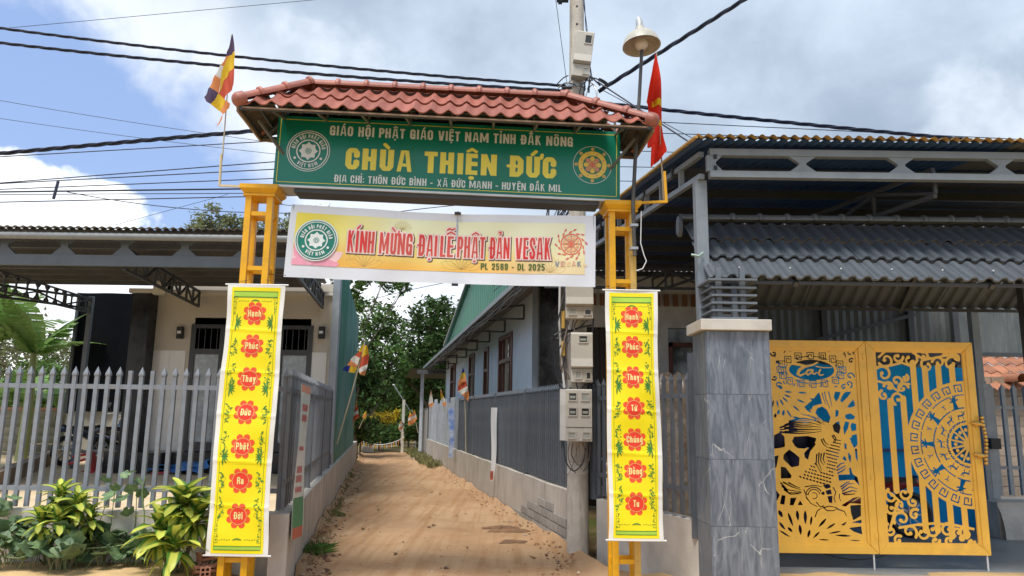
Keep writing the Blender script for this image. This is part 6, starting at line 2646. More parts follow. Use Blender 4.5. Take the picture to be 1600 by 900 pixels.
# ------------------------------------------------------------------ grey canopy over the right-hand yard
CX = lambda y: 1.80 - .208 * (y - 6.7)
cp = thing('yard_canopy', 'large grey steel canopy with castellated front beam over the right-hand yard', 'canopy', (1.8, 6.8, .1))
x0c = 1.72
M_ochre = mat('ochre dusty sheet edge', (.48, .31, .10), .7, var=.25, scale=9, dirt=(.25, .16, .07), dscale=8)
x = 0.0
k = 0
while x < 6.2:
    mb = MB()
    mb.corr((x0c + x, 6.55, 4.165), (1.0, 0, 0), (-.208 * 7, 7.0, .12), .013, .098, seg=6)
    mb.build('roof_sheet', mat('navy translucent sheet', (.035, .08, .19), .4, trans=.15) if k in (0, 1, 2) else mat('dark canopy sheet', (.10, .105, .115), .5, dirt=(.05, .05, .05), dscale=2), cp)
    mb = MB()
    mb.corr((x0c + x - .01, 6.50, 4.185), (1.0, 0, 0), (0, .12, .004), .015, .098, seg=6)
    mb.build('sheet_edge', M_ochre, cp)
    x += 1.0
    k += 1
mb = MB()
mb.beam((x0c - .02, 6.52, 4.175), (x0c - .208 * 7, 13.5, 4.29), .03, .02)
mb.build('side_edge', M_ochre, cp)
# castellated front beam
mb = MB()
zt, zb = 4.115, 3.835
mb.box((1.86, 6.66, zt - .065), (8.1, 6.74, zt))
mb.box((1.86, 6.66, zb), (8.1, 6.74, zb + .062))
fb = mb.build('front_beam', M_steel, cp)
nodes = [P(u, 270, 6.7).x for u in (1112, 1253, 1407, 1563)]
nodes += [nodes[-1] + .87, nodes[-1] + 1.74, nodes[-1] + 2.6]
zc_ = (zt + zb) / 2
for i, x in enumerate(nodes):
    mb = MB()
    w1, w2 = .13, .035
    if i == 0:
        pts = [(x - .05, zt - .064), (x + .1, zt - .064), (x + w2, zc_ + .01), (x + w2, zc_ - .01), (x + .1, zb + .062), (x - .05, zb + .062)]
    else:
        pts = [(x - w1, zt - .064), (x + w1, zt - .064), (x + w2, zc_ + .01), (x + w2, zc_ - .01), (x + w1, zb + .062), (x - w1, zb + .062), (x - w2, zc_ - .01), (x - w2, zc_ + .01)]
    mb.prism([(a, 6.67, b) for a, b in pts], (0, .05, 0))
    mb.build('beam_web', M_steel, fb)
mb = MB()
for z in (zt - .1, zc_ - .07):
    mb.box((1.895, 6.655, z), (1.925, 6.664, z + .04))
mb.build('bolt_plate', M_black, fb)
# side truss running back along the lane
mb = MB()
q0, q1 = Vector((CX(6.7), 6.74, zt - .03)), Vector((CX(13.4), 13.4, 4.17))
dz_ = Vector((0, 0, -.22))
mb.beam(q0, q1, .05, .05)
mb.beam(q0 + dz_, q1 + dz_, .05, .05)
for i in range(1, 15):
    p = q0 + (q1 - q0) * (i / 15)
    mb.beam(p, p + dz_, .05 if i % 2 else .08, .05)
mb.build('side_truss', M_steel, cp)
for j in range(9):
    y = 7.3 + j * .75
    mb = MB()
    mb.box((CX(y) - .04, y, 4.045 + .012 * j), (8.2, y + .05, 4.135 + .012 * j))
    mb.build('purlin', M_steeld, cp)
M_mid = mat('mid grey truss', (.065, .07, .08), .5)
lattice(cp, (4.05, 6.8, 3.72), (2.6, 13.4, 3.85), .26, M_mid, 8)
lattice(cp, (7.0, 6.8, 3.72), (5.6, 13.4, 3.85), .26, M_mid, 8)
lattice(cp, (.5, 11.2, 3.55), (8.0, 11.2, 3.55), .3, M_steeld, 12)
for (x, y, w) in ((1.80, 6.84, .055), (CX(13.3), 13.3, .05), (8.0, 6.9, .055), (6.45, 10.2, .05)):
    mb = MB()
    mb.box((x - w, y - w, .1), (x + w, y + w, 3.84 if x == 1.80 else 4.07))
    mb.build('canopy_post', M_steel, cp)
mb = MB()
p = P(1087, 398, 6.76)
mb.tube([(p.x - .04, p.y, p.z), (p.x + .02, p.y - .03, p.z - .02), (p.x + .07, p.y, p.z + .02)], .012, 6)
mb.build('cable_tie', mat('pale green tape', (.3, .42, .36), .5), cp)
# corrugated screen wall at the back of the shed
t_ = thing('shed_wall', 'dark corrugated metal back wall of the right-hand shed', 'metal wall', (6, 13.3, .1))
x = 4.0
while x < 10.5:
    z0 = .1 if x < 7.9 else 2.78
    mb = MB()
    mb.corr((x, 13.2, z0), (1.0, 0, 0), (0, 0, 4.3 - z0), .010, .14, seg=4)
    mb.build('wall_sheet', mat('dull grey green sheet', (.11, .125, .125), .45, var=.2, scale=2, dirt=(.26, .28, .29), dscale=6, damt=.4, streak=6, objrand=.15), t_)
    x += .99
for x in (4.0, 5.6, 7.15, 7.95, 9.9):
    mb = MB()
    mb.box((x - .05, 13.06, .1 if x < 9 else 2.8), (x + .05, 13.16, 4.2))
    mb.build('wall_stud', M_steeld, t_)
mb = MB()
mb.beam((4.0, 13.03, 2.6), (7.2, 13.03, 3.45), .05, .06)
mb.box((4.0, 13.0, 2.72), (10.4, 13.05, 2.79))
mb.build('wall_brace', M_steeld, t_)
t_ = thing('tarp_curtain', 'bright blue tarpaulin hanging behind the golden gate', 'tarpaulin', (5.4, 10.75, .1))


def tarp(a, b):
    x = 3.85 + (6.86 - 3.85) * a
    return (x, 10.75 + .05 * math.sin(14 * a) * (1.2 - b) + .03 * math.sin(31 * a + 3 * b), .12 + (2.28 - .05 * abs(math.sin(5 * PI * a))) * b)


mb = MB()
mb.grid(tarp, 60, 10)
mb.build('tarp_sheet', mat('bright blue tarpaulin', (.008, .42, .98), .6, var=.12, scale=3, trans=.1, spec=.2), t_, smooth='all')
mb = MB()
mb.tube([(3.8, 10.8, 2.42), (6.9, 10.8, 2.42)], .02, 8)
mb.build('curtain_rail', M_steeld, t_)
mb = MB()
mb.box((3.85, 10.65, 1.15), (6.8, 10.68, 1.19))
mb.build('tie_band', mat('navy strap', (.01, .05, .2), .5), t_)
t_ = thing('stacked_goods', 'dark sacks and crates stacked behind the lower golden gate', 'sacks', (4.0, 9.6, .1))
rnd = random.Random(4)
for i in range(16):
    x, y, z = 2.95 + .34 * (i % 4), 9.5 + .1 * (i % 3), .3 + .36 * (i // 4)
    mb = MB(T(x, y, z) @ RZ(rnd.uniform(-.2, .2)) @ S(.2, .26, .19))
    mb.grid(lambda a, b: (math.copysign(abs(math.cos(2 * PI * a)) ** .6, math.cos(2 * PI * a)) * math.sin(PI * b) ** .5, math.copysign(abs(math.sin(2 * PI * a)) ** .6, math.sin(2 * PI * a)) * math.sin(PI * b) ** .5, -math.cos(PI * b)), 14, 8)
    mb.build('sack', mat('navy sack', (.03, .03, .09), .6) if i % 3 else mat('dark sack', (.03, .028, .03), .7), t_, smooth='all')
motorbike('dark red motorbike parked behind the golden gate', (4.55, 9.9, .105), R(175), ('red', (.25, .02, .02)))
# crumpled brown tarp over goods behind the short dark fence
t_ = thing('covered_goods', 'crumpled brown plastic sheet thrown over goods behind the short dark pickets', 'tarp', (2.0, 8.6, .1))


def lump(a, b):
    x = 1.62 + .62 * a
    y = 8.35 + .75 * b
    e = min(a, 1 - a, b, 1 - b)
    z = 2.06 - .35 * max(0, .18 - e) / .18 - (1.5 if e < .001 else 0) + .05 * math.sin(9 * a + 5 * b) + .03 * math.sin(23 * a - 11 * b)
    return (x, y, max(.12, z))


mb = MB()
mb.grid(lump, 20, 16)
mb.build('sheet', mat('brown plastic sheet', (.20, .15, .11), .3, var=.4, scale=9, dirt=(.5, .46, .4), dscale=7), t_, smooth='all')

# ------------------------------------------------------------------ tiled gate roof (awning)
aw = thing('gate_roof', 'small dark grey tiled gable roof over the golden gate', 'tiled roof', (4, 7.45, 2.8))
AX0, AX1, AY0, AYR, AZ0, AZR = 1.80, 6.3, 6.60, 7.45, 2.845, 3.585
M_gt = mat('dark grey coated tile', (.095, .108, .126), .42, var=.10, scale=5, dirt=(.17, .18, .19), dscale=7, damt=.4, objrand=.07, bump=.001, bscale=80)


def gprof(t_):
    x = (t_ * 2 - 1)
    return 1.0 if abs(x) < .25 else (math.cos((abs(x) - .25) / .45 * PI) if abs(x) < .70 else -1.0)


vs_len = math.hypot(AYR - AY0, AZR - AZ0)
tmg = tile_mesh(.137, vs_len / 3 + .012, .017, .016, M_gt, 10, prof=gprof)
panels = [(AX0, 11), (AX0 + 11 * .137 + .012, 11), (AX0 + 22 * .137 + .024, 11)]
for (xa, n) in panels:
    lay_tiles(aw, (xa - 4, AY0 - 7.45, AZ0 - 2.8), (1, 0, 0), (0, AYR - AY0, AZR - AZ0), n * .137, vs_len, .137, 3, vs_len / 3 + .012, tmg, jit=.001, tilt=.06)
    nb_ = n - (3 if xa == AX0 else 0)
    lay_tiles(aw, (xa + n * .137 - 4, AYR + (AYR - AY0) - 7.45, AZ0 - 2.8), (-1, 0, 0), (0, -(AYR - AY0), AZR - AZ0), nb_ * .137, vs_len, .137, 3, vs_len / 3 + .012, tmg, jit=.001, tilt=.06)
lay_ridge(aw, (AX0 - .06 - 4, 0, AZR - 2.8 + .05), (AX1 - 4, 0, AZR + .06 - 2.8), .283, .060, mat('ridge grey', (.17, .19, .215), .4, var=.12, objrand=.1))
mb = MB()
mb.lathe([(0, -.01), (.075, -.01), (.085, .0), (.085, .03), (0, .035)], (AX0 - .075, AYR, AZR - .03), 18, M=RY(R(90)) @ S(1.35, .9, 1))
mb.build('ridge_end_disc', M_gt, aw, smooth=True)
mb = MB()
V_ = Vector((0, AYR - AY0, AZR - AZ0)).normalized()
for (xa, f_) in [(AX0 + .18 + i * .41, .93) for i in range(10)] + [(AX0 + .3 + i * .47, .12) for i in range(9)]:
    p = Vector((xa, AY0, AZ0)) + V_ * (vs_len * f_) + Vector((0, -.03, .035))
    mb.lathe([(0, .008), (.007, .005), (.008, -.005)], p, 6)
sc_ = mb.build('screw_heads', M_white, aw)
tag(sc_, kind='stuff')
for x in (AX0 + .1, 2.6, 4.4, 6.2):
    mb = MB()
    mb.beam((x, AY0 + .03, AZ0 - .04), (x, AYR, AZR - .05), .04, .05)
    if x > 2:
        mb.beam((x, 2 * AYR - AY0 - .03, AZ0 - .04), (x, AYR, AZR - .05), .04, .05)
    mb.build('roof_truss', M_steeld, aw)
for (y, z, xq) in ((AY0 + .06, AZ0 - .005, AX0), (AY0 + .4, AZ0 + .30, AX0), (2 * AYR - AY0 - .06, AZ0 - .005, 2.3), (2 * AYR - AY0 - .4, AZ0 + .3, 2.3)):
    mb = MB()
    mb.box((xq, y - .02, z - .03), (AX1, y + .02, z))
    mb.build('roof_batten', M_steeld, aw)
for x in (2.45, 5.6):
    mb = MB()
    mb.box((x - .05, 7.88, .1), (x + .05, 7.98, AZ0 + .3))
    mb.build('roof_post', M_steeld, aw)

# ------------------------------------------------------------------ marble gate pillar
pl = thing('gate_pillar', 'square gate pillar clad in blue grey veined marble with cream stone cap', 'pillar', (1.94, 6.52, 0))
PX0, PX1, PY0, PY1, PZ = 1.665, 2.215, 6.30, 6.74, 2.335


def marble():
    m = bpy.data.materials.new('blue grey veined marble')
    m.use_nodes = True
    t = m.node_tree
    b = t.nodes['Principled BSDF']
    g = t.nodes.new('ShaderNodeTexCoord')
    oi = t.nodes.new('ShaderNodeObjectInfo')
    ad = t.nodes.new('ShaderNodeVectorMath')
    ad.operation = 'ADD'
    sc = t.nodes.new('ShaderNodeVectorMath')
    sc.operation = 'SCALE'
    cb = t.nodes.new('ShaderNodeCombineXYZ')
    for i in range(3):
        t.links.new(oi.outputs['Random'], cb.inputs[i])
    t.links.new(cb.outputs[0], sc.inputs[0])
    sc.inputs['Scale'].default_value = 9.0
    t.links.new(g.outputs['Object'], ad.inputs[0])
    t.links.new(sc.outputs[0], ad.inputs[1])
    mp_ = N(t, 'ShaderNodeMapping')
    mp_.inputs['Rotation'].default_value = (0, R(28), 0)
    mp_.inputs['Scale'].default_value = (9, 5.0, 1.5)
    t.links.new(ad.outputs[0], mp_.inputs[0])
    n_ = N(t, 'ShaderNodeTexNoise', ins={'Scale': 2.2, 'Detail': 8, 'Roughness': .62, 'Distortion': .9})
    t.links.new(mp_.outputs[0], n_.inputs['Vector'])
    c = mixc(t, smooth_(t, n_.outputs[0], .3, .72), (.08, .098, .13), (.20, .225, .27))
    # thin white veins: where a distorted noise crosses its middle value
    v_ = N(t, 'ShaderNodeTexVoronoi', feature='DISTANCE_TO_EDGE', ins={'Scale': 1.5})
    mp2_ = N(t, 'ShaderNodeMapping')
    mp2_.inputs['Rotation'].default_value = (0, R(26), 0)
    mp2_.inputs['Scale'].default_value = (4.2, 2.0, 1.15)
    wob_ = N(t, 'ShaderNodeTexNoise', ins={'Scale': 9, 'Detail': 3})
    t.links.new(ad.outputs[0], wob_.inputs['Vector'])
    mixv = t.nodes.new('ShaderNodeVectorMath')
    mixv.operation = 'MULTIPLY_ADD'
    t.links.new(wob_.outputs['Color'], mixv.inputs[0])
    mixv.inputs[1].default_value = (.05, .05, .05)
    t.links.new(ad.outputs[0], mixv.inputs[2])
    t.links.new(mixv.outputs[0], mp2_.inputs[0])
    t.links.new(mp2_.outputs[0], v_.inputs['Vector'])
    msk = N(t, 'ShaderNodeTexNoise', ins={'Scale': 4.5, 'Detail': 2})
    t.links.new(ad.outputs[0], msk.inputs['Vector'])
    vein = math_(t, 'MULTIPLY', math_(t, 'SUBTRACT', 1.0, smooth_(t, v_.outputs['Distance'], .001, .009)), math_(t, 'MULTIPLY', smooth_(t, msk.outputs[0], .42, .6), .5))
    c = mixc(t, vein, c, (.66, .66, .64))
    t.links.new(c, b.inputs['Base Color'])
    b.inputs['Roughness'].default_value = .28
    return m


M_marb = marble()
mb = MB()
mb.box((PX0 + .012, PY0 + .012, -.1), (PX1 - .012, PY1 - .012, PZ - .002))
mb.build('pillar_core', mat('grout core', (.3, .3, .3), .8), pl)
fm_ = MB()
fm_.box((0, 0, 0), (PX1 - PX0 - .024, .012, .537))
fme = fm_.mesh('marble_tile', M_marb)
sm_ = MB()
sm_.box((0, 0, 0), (PY1 - PY0 - .003, .012, .537))
sme = sm_.mesh('marble_tile', M_marb)
for r_ in range(5):
    z = PZ - .54 * (r_ + 1)
    inst('marble_tile', fme, pl, T(PX0 + .012, PY0 - .001, z))
    inst('marble_tile', sme, pl, T(PX0 - .0, PY1, z) @ RZ(-PI / 2))
    inst('marble_tile', sme, pl, T(PX1 - .0, PY0 + .001, z) @ RZ(PI / 2))
M_cap = mat('cream stone cap', (.55, .52, .47), .4, var=.06, scale=6, dirt=(.42, .38, .32), dscale=5)
mb = MB()
mb.box((PX0 - .045, PY0 - .05, PZ), (PX1 + .012, PY1 + .04, PZ + .095))
cpn = mb.build('stone_cap', M_cap, pl)
bv = cpn.modifiers.new('bevel', 'BEVEL')
bv.width = .005
# louvre stack between pillar and gate roof
lv = thing('louvre_stack', 'stack of grey steel louvre frames standing on the marble pillar cap', 'louvres', (1.95, 6.55, PZ + .095))
M_lou = mat('louvre grey', (.14, .16, .185), .45, var=.1)
for i in range(6):
    z = PZ + .115 + i * .068
    ex = .03 if i == 5 else 0
    x0, x1, y0, y1 = 1.76 - .0 - ex, 2.16, 6.40 - ex, 6.78
    mb = MB()
    w = .05
    mb.box((x0, y0, z), (x1, y0 + w, z + .018))
    mb.box((x0, y1 - w, z), (x1, y1, z + .018))
    mb.box((x0, y0 + w, z), (x0 + w, y1 - w, z + .018))
    mb.box((x1 - w, y0 + w, z), (x1, y1 - w, z + .018))
    mb.build('louvre_frame', M_lou, lv)
for x in (1.84, 2.05):
    for y in (6.46, 6.7):
        mb = MB()
        mb.box((x - .022, y - .022, PZ + .095), (x + .022, y + .022, 2.92))
        mb.build('louvre_post', M_lou, lv)
# twin dark posts between fence and pillar
t_ = thing('fence_post', 'pair of tall dark steel posts squeezed between fence and marble pillar', 'posts', (1.82, 6.98, .6))
for x, y in ((1.62, 6.93), (1.60, 7.05)):
    mb = MB()
    mb.box((x - .03 + .12, y - .03, .5), (x + .03 + .12, y + .03, 2.2))
    mb.build('post', M_greyd, t_)
# ------------------------------------------------------------------ golden laser-cut gate
GYP = 7.80
M_gold2 = mat('gold gate paint', (.88, .52, .08), .38, metal=.1, var=.08, scale=2.5, dirt=(.52, .33, .10), dscale=2.2, damt=.45, coat=.15, bump=.0006, bscale=90)
gg = thing('folding_gate', 'golden laser-cut folding gate with carp panel and bronze drum panel', 'gate', (3.75, GYP, .1))
LW, GZ0, GZ1, FRW = 1.135, .255, 2.415, .108


def leaf_frame(x0, name, side):
    x1 = x0 + LW
    mb = MB()
    for (a, b) in (((x0, GZ0), (x1, GZ0)), ((x1, GZ0), (x1, GZ1)), ((x1, GZ1), (x0, GZ1)), ((x0, GZ1), (x0, GZ0))):
        pass
    # mitred members with a stepped inner bead
    o = [(x0 + .002, GZ0), (x1 - .002, GZ0), (x1 - .002, GZ1), (x0 + .002, GZ1)]
    i1 = [(x0 + FRW - .03, GZ0 + FRW - .03), (x1 - FRW + .03, GZ0 + FRW - .03), (x1 - FRW + .03, GZ1 - FRW + .03), (x0 + FRW - .03, GZ1 - FRW + .03)]
    i2 = [(x0 + FRW, GZ0 + FRW), (x1 - FRW, GZ0 + FRW), (x1 - FRW, GZ1 - FRW), (x0 + FRW, GZ1 - FRW)]
    lf = thing(name, None, None)
    lf.parent = gg
    WM[lf] = WM[gg]
    for k in range(4):
        k2 = (k + 1) % 4
        g = .0012
        d = Vector((o[k2][0] - o[k][0], 0, o[k2][1] - o[k][1])).normalized() * g
        ring = []
        for (p, y) in ((o, -.022), (i1, -.022), (i1, -.008), (i2, -.008), (i2, .02), (o, .02)):
            ring.append((Vector((p[k][0], GYP + y, p[k][1])) + d, Vector((p[k2][0], GYP + y, p[k2][1])) - d))
        mb = MB()
        vs = [r_[0] for r_ in ring] + [r_[1] for r_ in ring]
        n = len(ring)
        mb.add(vs, [(i, (i + 1) % n, n + (i + 1) % n, n + i) for i in range(n)] + [tuple(range(n))[::-1], tuple(range(n, 2 * n))])
        f_ = mb.build('frame_rail', M_gold2, lf)
        bv = f_.modifiers.new('bevel', 'BEVEL')
        bv.width = .003
        bv.limit_method = 'ANGLE'
    return lf


lA = leaf_frame(3.75 - LW, 'gate_leaf', 0)
lB = leaf_frame(3.75, 'gate_leaf', 1)
PW, PH = LW - 2 * FRW + .02, GZ1 - GZ0 - 2 * FRW + .02
AX, BX, PZ0 = 3.75 - LW + FRW - .01, 3.75 + FRW - .01, GZ0 + FRW - .01


def toA(u, v):
    # photograph position on the left leaf -> panel metres (the panel's own shear in the picture removed)
    p = P(u, v, GYP)
    return (p.x - AX + .02 * (1 - (p.z - PZ0) / PH), p.z - PZ0)


def toB(u, v):
    p = P(u, v, GYP)
    return (p.x - BX + .04 * (1 - (p.z - PZ0) / PH), p.z - PZ0)


z8 = lambda a, b: toA(1190 + a / 5, 520 + b / 5)
z5b = lambda a, b: toA(1200 + a / 4.283, 680 + b / 4.283)

A = Cut(PW, PH, .0052, True)
# oval cartouche with the written word
c_ = z8(390, 290)
A.circ(*c_, .247, False, ry=.115)
rr_ = lambda k: [(c_[0] + .247 * k * math.cos(a), c_[1] + .115 * k * math.sin(a)) for a in np.linspace(0, 2 * PI, 40)]
A.stroke(rr_(.99), .012, True)
for a0, a1 in ((-.4, .4), (.9, 1.45), (1.65, 2.2), (2.75, 3.55), (4.0, 4.55), (4.8, 5.35)):
    A.stroke([(c_[0] + .275 * math.cos(a), c_[1] + .143 * math.sin(a)) for a in np.linspace(a0, a1, 14)], .009, False)
# the word in script strokes
sc8 = lambda pts: [z8(a, b) for a, b in pts]
A.stroke(sc8([(240, 238), (300, 250), (350, 262), (400, 250), (436, 232)]), .030, True, .016)
A.stroke(sc8([(335, 262), (295, 290), (280, 320), (300, 335), (330, 322)]), .034, True, .016)
A.stroke(sc8([(395, 290), (360, 292), (345, 315), (360, 328), (388, 310), (400, 290), (396, 318), (415, 322), (430, 308)]), .020, True, .012)
A.stroke(sc8([(425, 262), (480, 272), (548, 272)]), .012, True, .007)
A.stroke(sc8([(458, 288), (444, 318), (456, 332), (482, 326)]), .018, True, .012)
A.stroke(sc8([(335, 318), (300, 335)]), .016, True)
for (a, b) in ((155, 245), (205, 208), (285, 182), (380, 178), (475, 182), (555, 205), (610, 245), (633, 290), (615, 333), (575, 372), (490, 395), (398, 400), (305, 395), (215, 375), (165, 333), (145, 290)):
    x, y = z8(a, b)
    q = .034
    A.stroke([(x + q * dx_, y + q * dy_) for dx_, dy_ in ((-1, -.9), (-1, 1), (1, 1), (1, -1), (-.5, -1), (-.5, .35), (.35, .35), (.35, -.35))], .0085, False)
for (a, b, r_) in ((95, 160, .035), (120, 230, .02), (690, 160, .04), (700, 220, .03), (100, 350, .03), (130, 410, .035), (690, 340, .045), (680, 400, .04), (640, 425, .03), (150, 425, .02)):
    x, y = z8(a, b)
    A.curl(x, y, r_, a * .1, .8, .016, False)
for (a, b) in ((170, 160), (230, 150), (520, 152), (600, 155), (640, 175), (110, 195), (655, 195), (240, 420), (450, 428), (560, 420), (180, 405)):
    x, y = z8(a, b)
    A.leaf(x, y, (a % 7) * .4, .05, .014, False)
# upper foliage: rayed leaf left, big openings, bamboo right
for k in range(16):
    a = -1.75 + k * .17
    x, y = z8(100, 455)
    for r0, L in ((.10, .085), (.24, .10), (.37, .08)):
        if (k + int(r0 * 100)) % 2:
            continue
        xx, yy = x + r0 * math.cos(a), y + r0 * math.sin(a) * .9
        if yy > z8(0, 448)[1] or yy < z8(0, 600)[1]:
            continue
        A.leaf(xx, yy, a, L, .020, False)
A.poly(sc8([(448, 462), (430, 480), (400, 520), (330, 578), (345, 600), (385, 600), (400, 572), (440, 560), (470, 555), (462, 520)]), False)
A.poly(sc8([(430, 590), (470, 575), (505, 600), (535, 660), (520, 705), (480, 690), (440, 660), (415, 625)]), False)
A.poly(sc8([(655, 460), (700, 460), (672, 500), (625, 545), (610, 530), (630, 485)]), False)
A.poly(sc8([(572, 460), (615, 462), (600, 510), (580, 540), (560, 500)]), False)
A.poly(sc8([(715, 520), (728, 570), (690, 585), (665, 580), (690, 545)]), False)
for pts in ([(490, 462), (500, 520), (530, 590)], [(520, 462), (535, 520), (545, 575)], [(470, 470), (480, 510), (500, 560)]):
    A.stroke(sc8(pts), .012, False, .006)
A.poly(sc8([(575, 600), (600, 610), (592, 650), (570, 660)]), False)
A.poly(sc8([(650, 640), (690, 628), (728, 655), (715, 675), (670, 678), (648, 665)]), False)
A.poly(sc8([(575, 700), (600, 690), (612, 740), (600, 790), (560, 770), (548, 725)]), False)
A.poly(sc8([(650, 690), (680, 700), (670, 745), (640, 800), (632, 740)]), False)
A.poly(sc8([(700, 700), (735, 715), (735, 760), (700, 770), (688, 735)]), False)
A.poly(sc8([(700, 800), (738, 790), (740, 880), (715, 900), (690, 850)]), False)
for (a, b, L, w_, an) in ((120, 640, .06, .03, 1.2), (160, 650, .07, .03, 1.3), (235, 655, .10, .022, -.25), (100, 665, .05, .03, 1.4)):
    x, y = z8(a, b)
    A.leaf(x, y, an, L, w_, False)
# tail of the carp: long curved slits
for k in range(9):
    t_ = k / 8
    pts = []
    for j in range(12):
        q = j / 11
        a = 105 + 395 * q
        b = (770 - 20 * t_) + (-75 + 95 * (1 - t_)) * math.sin(PI * q * .95) * (1) - 10 * q
        pts.append((a, b))
    A.stroke(sc8(pts[1 + k % 3:-1 - (k % 2) * 2]), .013 if k % 2 else .020, False, .005)
for k in range(6):
    A.stroke(sc8([(300 + 30 * k, 632 + 5 * k), (380 + 20 * k, 655 + 8 * k), (450 + 10 * k, 710 + 3 * k)]), .006, False, .004)
A.poly(sc8([(90, 810), (150, 825), (170, 870), (140, 900), (90, 905)]), False)
A.poly(sc8([(245, 845), (300, 825), (380, 850), (420, 838), (400, 880), (330, 905), (270, 900), (250, 870)]), False)
# middle: dark openings round the carp
for pp in ([(35, 0), (75, -20), (105, 10), (108, 75), (85, 85), (35, 30)], [(155, 40), (170, 10), (260, 5), (320, 20), (300, 60), (245, 55), (210, 90), (175, 75)],
           [(235, 120), (300, 45), (315, 60), (275, 110), (262, 165), (240, 150)], [(98, 130), (135, 95), (170, 120), (205, 150), (200, 205), (150, 215), (120, 185), (95, 160)],
           [(38, 140), (65, 135), (50, 210), (36, 225)], [(78, 210), (110, 215), (150, 270), (145, 288), (78, 290)], [(82, 400), (108, 405), (100, 465), (70, 460)],
           [(140, 420), (182, 418), (160, 470), (135, 468)], [(205, 435), (225, 468), (188, 468)], [(40, 360), (70, 400), (50, 440), (38, 430)],
           [(462, 265), (540, 262), (535, 220), (545, 215), (560, 262), (590, 280), (605, 340), (570, 300), (520, 300), (465, 305)],
           [(490, 160), (505, 135), (520, 165), (512, 172)], [(505, 50), (520, 60), (520, 100), (505, 85)], [(540, 20), (590, 0), (595, 60), (560, 55)],
           [(530, 110), (550, 140), (545, 190), (530, 150)], [(575, 90), (590, 90), (595, 180), (580, 150)], [(480, 470), (560, 420), (608, 410), (560, 440), (510, 478)],
           [(540, 470), (612, 465), (612, 540), (560, 570), (545, 520)], [(530, 620), (612, 610), (620, 665), (560, 645)], [(475, 600), (520, 575), (500, 605)],
           [(540, 455), (612, 415), (612, 460)], [(545, 585), (615, 565), (615, 590)]):
    A.poly([z5b(a, b) for a, b in pp], False)
# fins
for (x0_, y0_, pts) in ((0, 0, [[(78, 320), (120, 365), (215, 380)], [(85, 340), (130, 385), (215, 386)], [(95, 315), (150, 345), (212, 365)], [(130, 318), (170, 340), (205, 352)], [(100, 365), (140, 395), (200, 392)]]),
                        (0, 0, [[(490, 375), (540, 345), (590, 360)], [(485, 360), (530, 325), (570, 325)], [(490, 390), (560, 370), (585, 378)], [(480, 345), (520, 315), (540, 312)], [(500, 398), (550, 395), (575, 392)]]),
                        (0, 0, [[(320, 130), (315, 190), (345, 250)], [(335, 120), (330, 180), (352, 235)], [(350, 125), (345, 170), (365, 200)], [(370, 120), (362, 160), (375, 190)]]),
                        (0, 0, [[(352, 30), (365, 60), (395, 85)], [(365, 25), (378, 50), (400, 65)], [(425, 5), (440, 30), (430, 55)], [(435, 0), (450, 20), (444, 50)]]),
                        (0, 0, [[(455, 215), (480, 190), (510, 185)], [(455, 235), (490, 215), (515, 205)], [(460, 255), (500, 232), (512, 222)]])):
    for pp in pts:
        A.stroke([z5b(a, b) for a, b in pp], .016, False, .006)
# scales
for r_ in range(15):
    for q in range(9):
        t_ = r_ / 14
        cx1 = 455 - 165 * t_ ** 1.2
        cy1 = 30 + 270 * t_
        wid = (18 + 75 * t_)
        off = (q - 4) / 4 * wid + (wid / 8 if r_ % 2 else 0)
        a, b = cx1 + off * .95, cy1 + off * .32
        if 305 < a < 380 and 110 < b < 245:
            continue
        A.leaf(*z5b(a, b), -.9 + q * .1, .020 + .014 * t_, .011 + .008 * t_, False)
# head
for pp in ([(358, 335), (405, 328), (412, 350), (380, 360)], [(375, 372), (412, 362), (418, 395), (385, 398)], [(388, 408), (422, 405), (420, 455), (398, 450)],
           [(345, 385), (368, 375), (370, 400), (352, 398)]):
    A.poly([z5b(a, b) for a, b in pp], False)
c0 = z5b(300, 405)
A.stroke([(c0[0] + .085 * math.cos(a), c0[1] + .085 * math.sin(a)) for a in np.linspace(.6, 3.6, 14)], .014, False, .008)
A.stroke([(c0[0] + .062 * math.cos(a), c0[1] + .062 * math.sin(a)) for a in np.linspace(.3, 2.9, 12)], .010, False)
A.stroke([(c0[0] + .030 * math.cos(a), c0[1] + .030 * math.sin(a)) for a in np.linspace(-2.2, 2.2, 12)], .008, False)
for pp in ([(232, 365), (240, 390), (262, 400)], [(248, 415), (275, 455), (320, 478)], [(240, 345), (300, 335), (350, 345)], [(428, 350), (445, 380), (432, 420), (442, 450)], [(360, 485), (400, 475), (450, 485)],
           [(355, 478), (385, 505), (430, 505), (455, 488)], [(305, 545), (320, 505), (350, 488)], [(455, 495), (500, 510), (515, 540)], [(470, 395), (468, 420), (478, 440)], [(315, 450), (340, 480), (365, 470)]):
    A.stroke([z5b(a, b) for a, b in pp], .012, False, .007)
# rayed leaf slits along the bottom
for (a, b, an, L, w_) in ((60, 500, -1.1, .085, .04), (122, 515, -1.25, .15, .03), (183, 500, -1.5, .11, .035), (238, 500, -1.6, .145, .035), (282, 540, -1.75, .10, .025), (382, 555, -2.35, .13, .028), (443, 588, -2.6, .12, .022),
                          (480, 642, -2.95, .14, .018), (545, 675, 3.1, .17, .022), (610, 707, 3.1, .12, .012), (400, 702, 3.1, .12, .014), (62, 580, -.9, .10, .03), (120, 615, -.8, .07, .03), (200, 595, -1.5, .11, .035), (270, 630, -1.9, .09, .03), (335, 645, -2.4, .10, .022), (62, 635, -.55, .13, .02)):
    A.leaf(*z5b(a, b), an, L, w_, False)
